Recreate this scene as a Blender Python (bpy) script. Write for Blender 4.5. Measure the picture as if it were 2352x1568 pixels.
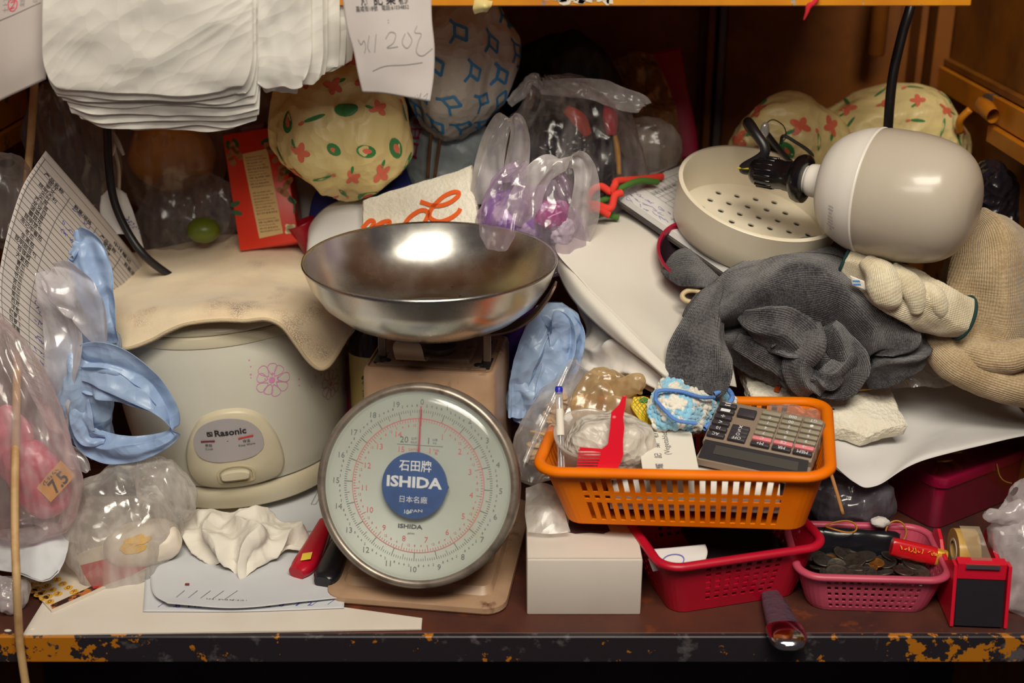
import bpy, bmesh, math, random
import numpy as np
from mathutils import Vector, Matrix
for _o in list(bpy.data.objects):
    bpy.data.objects.remove(_o)
SC = bpy.context.scene
COL = SC.collection
random.seed(5)
# ---------------------------------------------------------------- camera
FPX, PITCH, CAM = 2940.0, math.radians(21.6), (0.0, -1.177, 0.81)
cd = bpy.data.cameras.new('camera'); cam = bpy.data.objects.new('camera', cd); COL.objects.link(cam)
cd.sensor_width = 36.0; cd.lens = 36.0 * FPX / 2352.0
cam.location = CAM; cam.rotation_euler = (math.pi / 2 - PITCH, 0, 0)
cd.dof.use_dof = True; cd.dof.focus_distance = 1.50; cd.dof.aperture_fstop = 2.8
cd.clip_start = 0.02
SC.camera = cam
# ---------------------------------------------------------------- world and lamps
wd = bpy.data.worlds.new('world'); SC.world = wd; wd.use_nodes = True
wd.node_tree.nodes['Background'].inputs[0].default_value = (0.42, 0.34, 0.42, 1)
wd.node_tree.nodes['Background'].inputs[1].default_value = 0.11
def area(name, loc, target, sx, sy, power, col):
    l = bpy.data.lights.new(name, 'AREA'); l.shape = 'RECTANGLE'; l.size = sx; l.size_y = sy
    l.energy = power; l.color = col
    o = bpy.data.objects.new(name, l); COL.objects.link(o); o.location = loc
    o.rotation_euler = (Vector(target) - Vector(loc)).to_track_quat('-Z', 'Y').to_euler()
    return o
area('stall_lamp', (-0.03, -0.95, 1.22), (-0.05, 0.25, 0.15), 0.80, 0.22, 6.5, (1.0, 0.92, 0.77))
area('roof_lamp', (0.28, -1.40, 2.35), (0.05, 0.25, 0.1), 1.5, 0.55, 62.0, (1.0, 0.92, 0.77))
vs = SC.view_settings
vs.view_transform = 'Standard'; vs.look = 'None'; vs.exposure = -0.06; vs.gamma = 1.0; vs.use_curve_mapping = False
SC.cycles.transparent_max_bounces = 16
SC.cycles.max_bounces = 6; SC.cycles.diffuse_bounces = 3; SC.cycles.glossy_bounces = 3; SC.cycles.transmission_bounces = 4
SC.cycles.use_adaptive_sampling = True; SC.cycles.adaptive_threshold = 0.03
# ---------------------------------------------------------------- geometry helpers
def W(px, py, y):
    """world point on the vertical plane at depth y that the photograph shows at pixel (px, py)"""
    a = (px - 1176) / FPX; b = (784 - py) / FPX
    d = np.array([a, math.cos(PITCH) + b * math.sin(PITCH), -math.sin(PITCH) + b * math.cos(PITCH)])
    return np.array(CAM) + d * ((y - CAM[1]) / d[1])
def WZ(px, py, z):
    a = (px - 1176) / FPX; b = (784 - py) / FPX
    d = np.array([a, math.cos(PITCH) + b * math.sin(PITCH), -math.sin(PITCH) + b * math.cos(PITCH)])
    return np.array(CAM) + d * ((z - CAM[2]) / d[2])
def WS(pts): return np.array([W(*p) for p in pts])
def onplane(O, N, off=.0005):
    """maps photograph pixels onto the face through O with normal N"""
    O = np.asarray(O, float); N = nrm(N); N = N if N @ (np.array(CAM) - O) > 0 else -N
    def f(V):
        R = []
        for px, py in V:
            d = W(px, py, 1.0) - np.array(CAM); R.append(np.array(CAM) + d * ((O - np.array(CAM)) @ N) / (d @ N) + N * off)
        return np.array(R)
    return f
def mpp(px, py, y):
    return abs(W(px + 1, py, y)[0] - W(px, py, y)[0])
ORG = {}
XF = [None]
def xf(M): XF[0] = M
def nrm(v):
    v = np.asarray(v, float); return v / (np.linalg.norm(v) + 1e-12)
def frame(o, x, y):
    """matrix with origin o, x axis along x, y axis near y (directions)"""
    X = nrm(x); Z = nrm(np.cross(X, y)); Y = np.cross(Z, X)
    M = np.eye(4); M[:3, 0] = X; M[:3, 1] = Y; M[:3, 2] = Z; M[:3, 3] = o
    return M
def rot(axis, deg, o=(0, 0, 0)):
    M = np.array(Matrix.Translation(o) @ Matrix.Rotation(math.radians(deg), 4, axis)); return M
def ap(M, V):
    V = np.asarray(V, float).reshape(-1, 3)
    return V @ M[:3, :3].T + M[:3, 3]
# gradient noise
_r = np.random.RandomState(11)
_pm = np.concatenate([_r.permutation(256)] * 2)
_G = _r.normal(size=(256, 3)); _G /= np.linalg.norm(_G, axis=1)[:, None]
def perlin(P):
    P = np.asarray(P, float); sh = P.shape[:-1]; P = P.reshape(-1, 3)
    i = np.floor(P).astype(int); f = P - i; u = f * f * f * (f * (f * 6 - 15) + 10); i &= 255
    def g(a, b, c):
        h = _pm[(_pm[(_pm[(i[:, 0] + a) & 255] + i[:, 1] + b) & 255] + i[:, 2] + c) & 255]
        return (_G[h] * (f - np.array([a, b, c]))).sum(1)
    def L(a, b, t): return a + (b - a) * t
    x, y, z = u[:, 0], u[:, 1], u[:, 2]
    r = L(L(L(g(0,0,0), g(1,0,0), x), L(g(0,1,0), g(1,1,0), x), y), L(L(g(0,0,1), g(1,0,1), x), L(g(0,1,1), g(1,1,1), x), y), z)
    return r.reshape(sh) * 1.6
_FP = _r.rand(256, 3)
def worley(P):
    """distance to the nearest scattered point: straight ridges between shallow facets"""
    P = np.asarray(P, float); sh = P.shape[:-1]; P = P.reshape(-1, 3)
    i = np.floor(P).astype(int); best = np.full(len(P), 9.0)
    for a in (-1, 0, 1):
        for b in (-1, 0, 1):
            for c in (-1, 0, 1):
                j = i + np.array([a, b, c]); k = j & 255
                h = _pm[(_pm[(_pm[k[:, 0]] + k[:, 1]) & 255] + k[:, 2]) & 255]
                d = ((j + _FP[h] - P) ** 2).sum(1); best = np.minimum(best, d)
    return np.sqrt(best).reshape(sh)
def crumple(P, f, oct=3, seed=0, sharp=1.0):
    P = np.asarray(P, float); s = 0; a = 1.0
    w = np.stack([perlin(P * f * .5 + seed + 3.1), perlin(P * f * .5 + seed + 17.7), perlin(P * f * .5 + seed + 31.3)], -1)
    for o in range(oct):
        q = P * f + seed * 1.37 + o * 9.1
        v = 0
        if sharp > 0: v = v + sharp * (worley(q * .8 + w * .45) - .5) * 1.6
        if sharp < 1: v = v + (1 - sharp) * perlin(q)
        s = s + a * v; a *= .48; f *= 2.0
    return s
def cr(A, n, closed=False):
    """Catmull-Rom resample along axis 0"""
    A = np.asarray(A, float); m = len(A)
    t = np.linspace(0, m if closed else m - 1, n, endpoint=not closed)
    i = np.floor(t).astype(int)
    if not closed: i = np.minimum(i, m - 2)
    f = (t - i).reshape((-1,) + (1,) * (A.ndim - 1))
    def at(k):
        if closed: return A[k % m]
        r = A[np.clip(k, 0, m - 1)]
        lo = (k < 0); hi = (k > m - 1)
        if lo.any(): r = r.copy(); r[lo] = 2 * A[0] - A[1]
        if hi.any(): r = r.copy(); r[hi] = 2 * A[-1] - A[-2]
        return r
    p0, p1, p2, p3 = at(i - 1), at(i), at(i + 1), at(i + 2)
    return .5 * (2 * p1 + (p2 - p0) * f + (2 * p0 - 5 * p1 + 4 * p2 - p3) * f ** 2 + (3 * p1 - p0 - 3 * p2 + p3) * f ** 3)
def gnorm(G, wu=False):
    """normals of a grid (rows, columns, 3); wu: columns wrap"""
    if wu:
        E = np.concatenate([G[:, -1:], G, G[:, :1]], 1); du = (E[:, 2:] - E[:, :-2])
    else: du = np.gradient(G, axis=1)
    dv = np.gradient(G, axis=0)
    n = np.cross(du, dv); return n / (np.linalg.norm(n, axis=2)[..., None] + 1e-12)
def disp(G, amt, wu=False):
    N = gnorm(G, wu)
    if not wu and (N * (np.array(CAM) - G)).sum() < 0: N = -N      # open sheets: positive is towards the front
    if wu and (N * (G - G.mean(1, keepdims=True))).sum() < 0: N = -N           # closed skins: positive is outwards
    return G + N * np.asarray(amt)[..., None]
def patch(ctrl, nv, nu):
    """ctrl: rows of (px, py, depth)"""
    A = np.array([[W(*p) for p in row] for row in ctrl])
    return cr(cr(A, nv).transpose(1, 0, 2), nu).transpose(1, 0, 2)
def loft(spine, ra, rb, ref=(1, 0, 0), n=48, m=48, power=1.0, closed=False):
    """rings along a spine; ra: half width along ref, rb: half width along the third axis"""
    C = cr(np.asarray(spine, float), n, closed)
    a = cr(np.asarray(ra, float).reshape(-1, 1), n, closed)[:, 0]; b = cr(np.asarray(rb, float).reshape(-1, 1), n, closed)[:, 0]
    T = np.gradient(C, axis=0)
    if closed: T = np.roll(C, -1, 0) - np.roll(C, 1, 0)
    T /= np.linalg.norm(T, axis=1)[:, None] + 1e-12
    R = np.tile(nrm(ref), (n, 1)); R = R - (R * T).sum(1)[:, None] * T; R /= np.linalg.norm(R, axis=1)[:, None] + 1e-9
    B = np.cross(T, R)
    th = np.linspace(0, 2 * np.pi, m, endpoint=False)
    c, s = np.cos(th), np.sin(th)
    if power != 1.0: c = np.sign(c) * np.abs(c) ** power; s = np.sign(s) * np.abs(s) ** power
    return C[:, None] + a[:, None, None] * c[None, :, None] * R[:, None] + b[:, None, None] * s[None, :, None] * B[:, None]
def lathe(prof, m=64, n=None):
    """profile of (radius, height) about z"""
    p = np.asarray(prof, float)
    if n: p = cr(p, n)
    th = np.linspace(0, 2 * np.pi, m, endpoint=False)
    return np.stack([p[:, :1] * np.cos(th), p[:, :1] * np.sin(th), np.repeat(p[:, 1:2], m, 1)], -1)
def tube(path, r, n=40, m=10, ref=None, closed=False):
    P = np.asarray(path, float)
    r = np.atleast_1d(np.asarray(r, float))
    if len(r) == 1: r = np.repeat(r, len(P))
    C = cr(P, n, closed); rr = cr(r.reshape(-1, 1), n, closed)[:, 0]
    T = np.gradient(C, axis=0) if not closed else np.roll(C, -1, 0) - np.roll(C, 1, 0)
    T /= np.linalg.norm(T, axis=1)[:, None] + 1e-12
    R = np.zeros_like(C); v = np.cross(T[0], (0.3, 0.5, 0.81)); R[0] = nrm(v)
    for i in range(1, n):
        w = R[i - 1] - T[i] * (R[i - 1] @ T[i]); R[i] = nrm(w)
    B = np.cross(T, R); th = np.linspace(0, 2 * np.pi, m, endpoint=False)
    return C[:, None] + rr[:, None, None] * (np.cos(th)[None, :, None] * R[:, None] + np.sin(th)[None, :, None] * B[:, None])
class Geo:
    """collects several shapes into one mesh"""
    def __init__(s): s.v = []; s.f = []; s.uv = []; s.n = 0
    def add(s, V, F, uv=None):
        V = np.asarray(V, float).reshape(-1, 3)
        s.v.append(V); s.f += [tuple(i + s.n for i in f) for f in F]; s.n += len(V)
        s.uv.append(np.zeros((len(V), 2)) if uv is None else uv); return s
    def grid(s, G, wu=False, wv=False, caps=False, mask=None):
        r, c = G.shape[:2]; F = []
        for i in range(r if wv else r - 1):
            for j in range(c if wu else c - 1):
                if mask is not None and not mask[i, j]: continue
                F.append((i * c + j, i * c + (j + 1) % c, ((i + 1) % r) * c + (j + 1) % c, ((i + 1) % r) * c + j))
        if caps:
            F.append(tuple(range(c))[::-1]); F.append(tuple((r - 1) * c + j for j in range(c)))
        lu = np.linalg.norm(np.diff(G, axis=1), axis=2).mean() ; lv = np.linalg.norm(np.diff(G, axis=0), axis=2).mean()
        uv = np.stack(np.meshgrid(np.arange(c) * lu, np.arange(r) * lv), -1).reshape(-1, 2)
        return s.add(G.reshape(-1, 3), F, uv)
    def box(s, c, d, M=None, bev=0.0, seg=2, taper=None):
        bm = bmesh.new(); bmesh.ops.create_cube(bm, size=1)
        for v in bm.verts: v.co = Vector((v.co.x * d[0], v.co.y * d[1], v.co.z * d[2]))
        if taper:
            for v in bm.verts:
                if v.co.z > 0: v.co.x *= taper[0]; v.co.y *= taper[1]
        if bev: bmesh.ops.bevel(bm, geom=bm.edges[:], offset=bev, segments=seg, profile=.5, affect='EDGES')
        bm.verts.ensure_lookup_table(); bm.verts.index_update()
        V = np.array([v.co for v in bm.verts]) + np.asarray(c); F = [[v.index for v in f.verts] for f in bm.faces]; bm.free()
        if M is not None: V = ap(M, V)
        return s.add(V, F)
    def prism(s, out, z0, z1, M=None, bev=0.0, seg=2):
        out = np.asarray(out, float); n = len(out); bm = bmesh.new()
        b = [bm.verts.new((x, y, z0)) for x, y in out]; t = [bm.verts.new((x, y, z1)) for x, y in out]
        bm.faces.new(b[::-1]); ft = bm.faces.new(t)
        for i in range(n): bm.faces.new((b[i], b[(i + 1) % n], t[(i + 1) % n], t[i]))
        if bev: bmesh.ops.bevel(bm, geom=list(ft.edges), offset=bev, segments=seg, profile=.5, affect='EDGES')
        bm.verts.ensure_lookup_table(); bm.verts.index_update()
        V = np.array([v.co for v in bm.verts]); F = [[v.index for v in f.verts] for f in bm.faces]; bm.free()
        if M is not None: V = ap(M, V)
        return s.add(V, F)
    def map(s, fn):
        s.v = [fn(v) for v in s.v]; return s
def obj(name, geo, mat, parent=None, smooth=True, label=None, cat=None, group=None, kind=None, solid=0.0, sub=0, origin=None, sharp=None):
    if isinstance(geo, np.ndarray): geo = Geo().grid(geo)
    V = np.concatenate(geo.v); UV = np.concatenate(geo.uv)
    if XF[0] is not None: V = ap(XF[0], V)
    me = bpy.data.meshes.new(name)
    o = bpy.data.objects.new(name, me); COL.objects.link(o)
    if parent is None:
        og = np.array([(V[:, 0].min() + V[:, 0].max()) / 2, (V[:, 1].min() + V[:, 1].max()) / 2, V[:, 2].min()]) if origin is None else np.asarray(origin, float)
        V = V - og; o.location = og; ORG[o.name] = og
    else:
        o.parent = parent; po = ORG.get(parent.name, np.zeros(3))
        V = V - po; ORG[o.name] = po if False else np.array(po)
    # children keep coordinates relative to the thing's origin
    me.from_pydata(V.tolist(), [], geo.f); me.update()
    lay = me.uv_layers.new(name='UVMap'); li = np.zeros(len(me.loops), int); me.loops.foreach_get('vertex_index', li)
    lay.data.foreach_set('uv', UV[li].ravel())
    me.polygons.foreach_set('use_smooth', np.full(len(me.polygons), smooth))
    if smooth and sharp: me.set_sharp_from_angle(angle=math.radians(sharp))
    if mat is not None: me.materials.append(mat)
    if solid:
        md = o.modifiers.new('thickness', 'SOLIDIFY'); md.thickness = solid; md.offset = 0
    if sub:
        md = o.modifiers.new('smooth', 'SUBSURF'); md.levels = sub; md.render_levels = sub
    if label: o['label'] = label
    if cat: o['category'] = cat
    if group: o['group'] = group
    if kind: o['kind'] = kind
    return o
def thing(name, label, cat, loc, group=None, kind=None):
    o = bpy.data.objects.new(name, None); COL.objects.link(o); o.location = loc; o.empty_display_size = .02
    ORG[o.name] = np.asarray(loc, float)
    if label: o['label'] = label
    if cat: o['category'] = cat
    if group: o['group'] = group
    if kind: o['kind'] = kind
    return o
class Surf:
    def __init__(s, G, wu=False):
        if wu: G = np.concatenate([G, G[:, :1]], 1)
        s.G = G; s.N = gnorm(G); s.r, s.c = G.shape[:2]
        if not wu:   # printed side: the one seen from the front
            k = (s.N * (np.array(CAM) - G)).sum(); s.N = s.N if k > 0 else -s.N
        else:
            k = (s.N * (G - G.mean((0, 1)))).sum(); s.N = s.N if k > 0 else -s.N
    def at(s, u, v, eps=0.0):
        x = np.clip(np.asarray(u) * (s.c - 1), 0, s.c - 1.0001); y = np.clip(np.asarray(v) * (s.r - 1), 0, s.r - 1.0001)
        j = x.astype(int); i = y.astype(int); fx = (x - j)[..., None]; fy = (y - i)[..., None]
        def L(A): return (A[i, j] * (1 - fx) + A[i, j + 1] * fx) * (1 - fy) + (A[i + 1, j] * (1 - fx) + A[i + 1, j + 1] * fx) * fy
        return L(s.G) + L(s.N) * eps
    def mapper(s, u0, v0, ang=0.0, eps=.0006):
        """metres (x right along u, y along -v) around (u0, v0)"""
        e = .01
        lu = np.linalg.norm(s.at(np.array([min(u0 + e, 1)]), np.array([v0])) - s.at(np.array([max(u0 - e, 0)]), np.array([v0]))) / (2 * e) + 1e-6
        lv = np.linalg.norm(s.at(np.array([u0]), np.array([min(v0 + e, 1)])) - s.at(np.array([u0]), np.array([max(v0 - e, 0)]))) / (2 * e) + 1e-6
        c, q = math.cos(ang), math.sin(ang)
        one = lambda uu, vv: s.at(np.array([uu]), np.array([vv]))[0]
        dv = one(u0, min(v0 + e, 1)) - one(u0, max(v0 - e, 0)); du = one(min(u0 + e, 1), v0) - one(max(u0 - e, 0), v0)
        sv = 1.0 if dv @ np.array([0, .4, 1.0]) > 0 else -1.0
        n_ = s.at(np.array([u0]), np.array([v0]), 1.0)[0] - one(u0, v0)
        su = 1.0 if np.cross(du, dv * sv) @ n_ > 0 else -1.0
        def f(V):
            x = V[:, 0] * c - V[:, 1] * q; y = V[:, 0] * q + V[:, 1] * c
            return s.at(u0 + su * x / lu, v0 + sv * y / lv, eps)
        return f
def plane(O, X, Y, eps=.0004):
    X = nrm(X); Z = nrm(np.cross(X, Y)); Y = np.cross(Z, X)
    return lambda V: np.asarray(O) + V[:, :1] * X + V[:, 1:2] * Y + Z * eps
_tc = {}
def text2d(s, h=None, w=None, bold=0.0):
    key = (s, bold)
    if key not in _tc:
        cu = bpy.data.curves.new('t', 'FONT'); cu.body = s; cu.resolution_u = 2; cu.offset = bold
        o = bpy.data.objects.new('t', cu); COL.objects.link(o)
        dg = bpy.context.evaluated_depsgraph_get(); me = bpy.data.meshes.new_from_object(o.evaluated_get(dg))
        V = np.array([v.co[:2] for v in me.vertices]).reshape(-1, 2); F = [tuple(p.vertices) for p in me.polygons]
        bpy.data.objects.remove(o); bpy.data.curves.remove(cu); bpy.data.meshes.remove(me); _tc[key] = (V, F)
    V, F = _tc[key]
    if len(V) == 0: return V, F
    lo, hi = V.min(0), V.max(0); V = V - (lo + hi) / 2; d = np.maximum(hi - lo, 1e-6)
    if h and w: V = V * np.array([w / d[0], h / d[1]])
    elif h: V = V * (h / d[1])
    else: V = V * (w / d[0])
    return V, F
def strokes2d(lines, wd):
    """polylines -> ribbons"""
    VV = []; FF = []; n = 0
    for L in lines:
        L = np.asarray(L, float)
        if len(L) < 2: continue
        T = np.gradient(L, axis=0); T /= np.linalg.norm(T, axis=1)[:, None] + 1e-12
        N = np.stack([-T[:, 1], T[:, 0]], -1) * wd / 2; k = len(L)
        VV.append(np.concatenate([L + N, L - N])); FF += [(n + i + k, n + i + k + 1, n + i + 1, n + i) for i in range(k - 1)]; n += 2 * k
    return np.concatenate(VV), FF
def smoothline(pts, n=12): return cr(np.asarray(pts, float), n)
def shift(vf, dx, dy, ang=0.0, sx=1.0, sy=1.0):
    V, F = vf; V = V * np.array([sx, sy]); c, s = math.cos(ang), math.sin(ang)
    return np.stack([V[:, 0] * c - V[:, 1] * s + dx, V[:, 0] * s + V[:, 1] * c + dy], -1), F
def decal(name, parts, mapper, mat, parent, label=None):
    """flat print: parts = list of (verts2d, faces)"""
    g = Geo()
    for V, F in parts:
        if len(V): g.add(mapper(V), F)
    if not g.v: return None
    return obj(name, g, mat, parent, smooth=False, label=label)
def scribble(n=6, w=.03, h=.008, seed=0):
    r = random.Random(seed); L = []
    for i in range(n):
        x = w * (i + .5) / n - w / 2; k = []
        for j in range(4): k.append((x + (r.random() - .5) * w / n * 1.1, (r.random() - .5) * h))
        L.append(smoothline(k, 8))
    return L
# ---------------------------------------------------------------- materials
MATS = {}
def nodes(name):
    m = bpy.data.materials.new(name); m.use_nodes = True; t = m.node_tree
    b = t.nodes['Principled BSDF']; return m, t, b
def lin(c):
    return tuple(((x / 12.92) if x <= .04045 else ((x + .055) / 1.055) ** 2.4) for x in c)
def rgb(*c): return lin([x / 255 for x in c]) + (1,)
def coords(t, scale=1.0, uv=False):
    tc = t.nodes.new('ShaderNodeTexCoord'); return tc.outputs['UV' if uv else 'Object']
def noise(t, src, scale, detail=4, rough=.55, dist=0.0):
    n = t.nodes.new('ShaderNodeTexNoise'); n.inputs['Scale'].default_value = scale; n.inputs['Detail'].default_value = detail
    n.inputs['Roughness'].default_value = rough; n.inputs['Distortion'].default_value = dist; t.links.new(src, n.inputs['Vector']); return n.outputs['Fac']
def ramp(t, src, lo, hi):
    r = t.nodes.new('ShaderNodeMapRange'); r.inputs['From Min'].default_value = lo; r.inputs['From Max'].default_value = hi; r.clamp = True
    t.links.new(src, r.inputs['Value']); return r.outputs['Result']
def mixc(t, fac, a, b):
    m = t.nodes.new('ShaderNodeMix'); m.data_type = 'RGBA'
    for s, v in ((m.inputs[0], fac), (m.inputs[6], a), (m.inputs[7], b)):
        if hasattr(v, 'is_linked') or isinstance(v, bpy.types.NodeSocket): t.links.new(v, s)
        else: s.default_value = v
    return m.outputs[2]
def bump(t, src, strength, dist, b):
    n = t.nodes.new('ShaderNodeBump'); n.inputs['Strength'].default_value = strength; n.inputs['Distance'].default_value = dist
    t.links.new(src, n.inputs['Height']); t.links.new(n.outputs[0], b.inputs['Normal']); return n
def crease(t, src, scale, warp=.25, stretch=(1, 1, 1)):
    """height of straight creases between flat facets, two sizes"""
    mp = t.nodes.new('ShaderNodeMapping'); mp.inputs['Scale'].default_value = stretch; t.links.new(src, mp.inputs[0]); src = mp.outputs[0]
    nz = t.nodes.new('ShaderNodeTexNoise'); nz.inputs['Detail'].default_value = 0; nz.inputs['Scale'].default_value = scale * .5; t.links.new(src, nz.inputs['Vector'])
    va = t.nodes.new('ShaderNodeVectorMath'); va.operation = 'MULTIPLY_ADD'; t.links.new(nz.outputs['Color'], va.inputs[0]); va.inputs[1].default_value = (warp / scale * 4,) * 3; t.links.new(src, va.inputs[2])
    out = None
    for k, w in ((1.0, 1.0), (2.6, .4)):
        v = t.nodes.new('ShaderNodeTexVoronoi'); v.inputs['Scale'].default_value = scale * k; t.links.new(va.outputs[0], v.inputs['Vector'])
        m = t.nodes.new('ShaderNodeMath'); m.operation = 'MULTIPLY_ADD'; t.links.new(v.outputs['Distance'], m.inputs[0]); m.inputs[1].default_value = w
        if out is None: m.inputs[2].default_value = 0
        else: t.links.new(out, m.inputs[2])
        out = m.outputs[0]
    return out
def pm(name, col, rough=.5, metal=0.0, var=None, vs=30, vlo=.45, vhi=.75, bmp=0.0, bs=150, bd=.001, spec=.5, trans=0.0, coat=0.0, sheen=0.0, dirt=None, ds=12, dlo=.55, dhi=.75, crk=0.0, cs=40):
    """principled with a colour variation, dirt and fine relief, all procedural"""
    if name in MATS: return MATS[name]
    m, t, b = nodes(name); co = coords(t)
    c = col
    if var is not None: c = mixc(t, ramp(t, noise(t, co, vs), vlo, vhi), c, var)
    if dirt is not None: c = mixc(t, ramp(t, noise(t, co, ds, 6, .65), dlo, dhi), c, dirt)
    if isinstance(c, tuple): b.inputs['Base Color'].default_value = c
    else: t.links.new(c, b.inputs['Base Color'])
    b.inputs['Roughness'].default_value = rough; b.inputs['Metallic'].default_value = metal
    b.inputs['Specular IOR Level'].default_value = spec
    b.inputs['Coat Weight'].default_value = coat; b.inputs['Coat Roughness'].default_value = .1
    b.inputs['Sheen Weight'].default_value = sheen
    if crk: bump(t, crease(t, co, cs), crk, .010, b)
    elif bmp: bump(t, noise(t, co, bs, 5), bmp, bd, b)
    if trans:
        tr = t.nodes.new('ShaderNodeBsdfTranslucent')
        if isinstance(c, tuple): tr.inputs[0].default_value = c
        else: t.links.new(c, tr.inputs[0])
        mx = t.nodes.new('ShaderNodeMixShader'); mx.inputs[0].default_value = trans
        t.links.new(b.outputs[0], mx.inputs[1]); t.links.new(tr.outputs[0], mx.inputs[2])
        t.links.new(mx.outputs[0], t.nodes['Material Output'].inputs[0])
    MATS[name] = m; return m
def film(name, col=(.9, .9, .9, 1), opacity=.18, edge=.5, rough=.16, tint=(1, 1, 1, 1), crinkle=.5, cs=55, gloss=.4, streak=.38):
    """thin plastic film: clear, milky at grazing angles, with small creases"""
    if name in MATS: return MATS[name]
    m = bpy.data.materials.new(name); m.use_nodes = True; t = m.node_tree; N = t.nodes; N.remove(N['Principled BSDF'])
    co = coords(t)
    tp = N.new('ShaderNodeBsdfTransparent'); tp.inputs[0].default_value = tint
    df = N.new('ShaderNodeBsdfDiffuse'); df.inputs[0].default_value = col
    tl = N.new('ShaderNodeBsdfTranslucent'); tl.inputs[0].default_value = col
    gl = N.new('ShaderNodeBsdfGlossy'); gl.inputs['Roughness'].default_value = rough + (.08 if crinkle > 0 else 0); gl.inputs[0].default_value = (1, 1, 1, 1)
    bp = N.new('ShaderNodeBump'); bp.inputs['Strength'].default_value = min(1, crinkle * .42); bp.inputs['Distance'].default_value = .012; t.links.new(crease(t, co, cs * .34, .45, (1.2, 1.2, .5)), bp.inputs['Height'])
    for s in (df, tl, gl): t.links.new(bp.outputs[0], s.inputs['Normal'])
    m1 = N.new('ShaderNodeMixShader'); m1.inputs[0].default_value = .4; t.links.new(df.outputs[0], m1.inputs[1]); t.links.new(tl.outputs[0], m1.inputs[2])
    lw = N.new('ShaderNodeLayerWeight'); lw.inputs[0].default_value = .35; t.links.new(bp.outputs[0], lw.inputs['Normal'])
    # film body: milkier along folds where layers double up
    f = N.new('ShaderNodeMath'); f.operation = 'MULTIPLY_ADD'; t.links.new(lw.outputs['Facing'], f.inputs[0]); f.inputs[1].default_value = edge; f.inputs[2].default_value = opacity + (.07 if crinkle > 0 else 0); f.use_clamp = True
    if crinkle > 0:
        mp = N.new('ShaderNodeMapping'); mp.inputs['Scale'].default_value = (1.6, 1.6, .35); mp.inputs['Rotation'].default_value = (0, .25, 0); t.links.new(co, mp.inputs[0])
        st = ramp(t, noise(t, mp.outputs[0], 26, 2, .6, 0.0), .48, .72)
        f2 = N.new('ShaderNodeMath'); f2.operation = 'MULTIPLY_ADD'; t.links.new(st, f2.inputs[0]); f2.inputs[1].default_value = streak; t.links.new(f.outputs[0], f2.inputs[2]); f2.use_clamp = True; f = f2
    m2 = N.new('ShaderNodeMixShader'); t.links.new(f.outputs[0], m2.inputs[0]); t.links.new(tp.outputs[0], m2.inputs[1]); t.links.new(m1.outputs[0], m2.inputs[2])
    # gloss on top
    g = N.new('ShaderNodeMath'); g.operation = 'MULTIPLY_ADD'; t.links.new(lw.outputs['Fresnel'], g.inputs[0]); g.inputs[1].default_value = gloss * .6; g.inputs[2].default_value = .04; g.use_clamp = True
    m3 = N.new('ShaderNodeMixShader'); t.links.new(g.outputs[0], m3.inputs[0]); t.links.new(m2.outputs[0], m3.inputs[1]); t.links.new(gl.outputs[0], m3.inputs[2])
    t.links.new(m3.outputs[0], N['Material Output'].inputs[0])
    MATS[name] = m; return m
def chipped(name, paint, steel, scale=9, lo=.56, hi=.58, rough=.45, paint2=None, steel2=None, stretch=(1, 1, 1)):
    if name in MATS: return MATS[name]
    m, t, b = nodes(name); co = coords(t)
    mp = t.nodes.new('ShaderNodeMapping'); mp.inputs['Scale'].default_value = stretch; t.links.new(co, mp.inputs[0]); co2 = mp.outputs[0]
    n = ramp(t, noise(t, co2, scale, 8, .62), lo, hi)
    p = paint if paint2 is None else mixc(t, ramp(t, noise(t, co, 14, 5), .4, .7), paint, paint2)
    s = steel if steel2 is None else mixc(t, ramp(t, noise(t, co, 40, 5), .4, .65), steel, steel2)
    t.links.new(mixc(t, n, p, s), b.inputs['Base Color']); b.inputs['Roughness'].default_value = rough
    inv = t.nodes.new('ShaderNodeMath'); inv.operation = 'SUBTRACT'; inv.inputs[0].default_value = 1; t.links.new(n, inv.inputs[1])
    bump(t, inv.outputs[0], .6, .0006, b)
    MATS[name] = m; return m
def knit(name, col, col2, su=260, sv=160, strength=.6, rough=.95, trans=0.0):
    if name in MATS: return MATS[name]
    m, t, b = nodes(name); uv = coords(t, uv=True); ob = coords(t)
    sp = t.nodes.new('ShaderNodeSeparateXYZ'); t.links.new(uv, sp.inputs[0])
    def wav(sock, f):
        a = t.nodes.new('ShaderNodeMath'); a.operation = 'MULTIPLY'; t.links.new(sock, a.inputs[0]); a.inputs[1].default_value = f * 6.2832
        s = t.nodes.new('ShaderNodeMath'); s.operation = 'SINE'; t.links.new(a.outputs[0], s.inputs[0]); return s.outputs[0]
    a, c = wav(sp.outputs[0], su), wav(sp.outputs[1], sv)
    ad = t.nodes.new('ShaderNodeMath'); ad.operation = 'MULTIPLY_ADD'; t.links.new(c, ad.inputs[0]); ad.inputs[1].default_value = .45; t.links.new(a, ad.inputs[2])
    nz = noise(t, ob, 420, 3); nz2 = noise(t, ob, 30, 4)
    ad2 = t.nodes.new('ShaderNodeMath'); ad2.operation = 'MULTIPLY_ADD'; t.links.new(nz, ad2.inputs[0]); ad2.inputs[1].default_value = 1.5; t.links.new(ad.outputs[0], ad2.inputs[2])
    bump(t, ad2.outputs[0], strength, .0006, b)
    mx = t.nodes.new('ShaderNodeMath'); mx.operation = 'ADD'; t.links.new(nz, mx.inputs[0]); t.links.new(nz2, mx.inputs[1])
    t.links.new(mixc(t, ramp(t, mx.outputs[0], .8, 1.2), col, col2), b.inputs['Base Color'])
    b.inputs['Roughness'].default_value = rough; b.inputs['Sheen Weight'].default_value = .3; b.inputs['Specular IOR Level'].default_value = .2
    MATS[name] = m; return m
INK = pm('black_ink', (.015, .013, .015, 1), .8)
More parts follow.
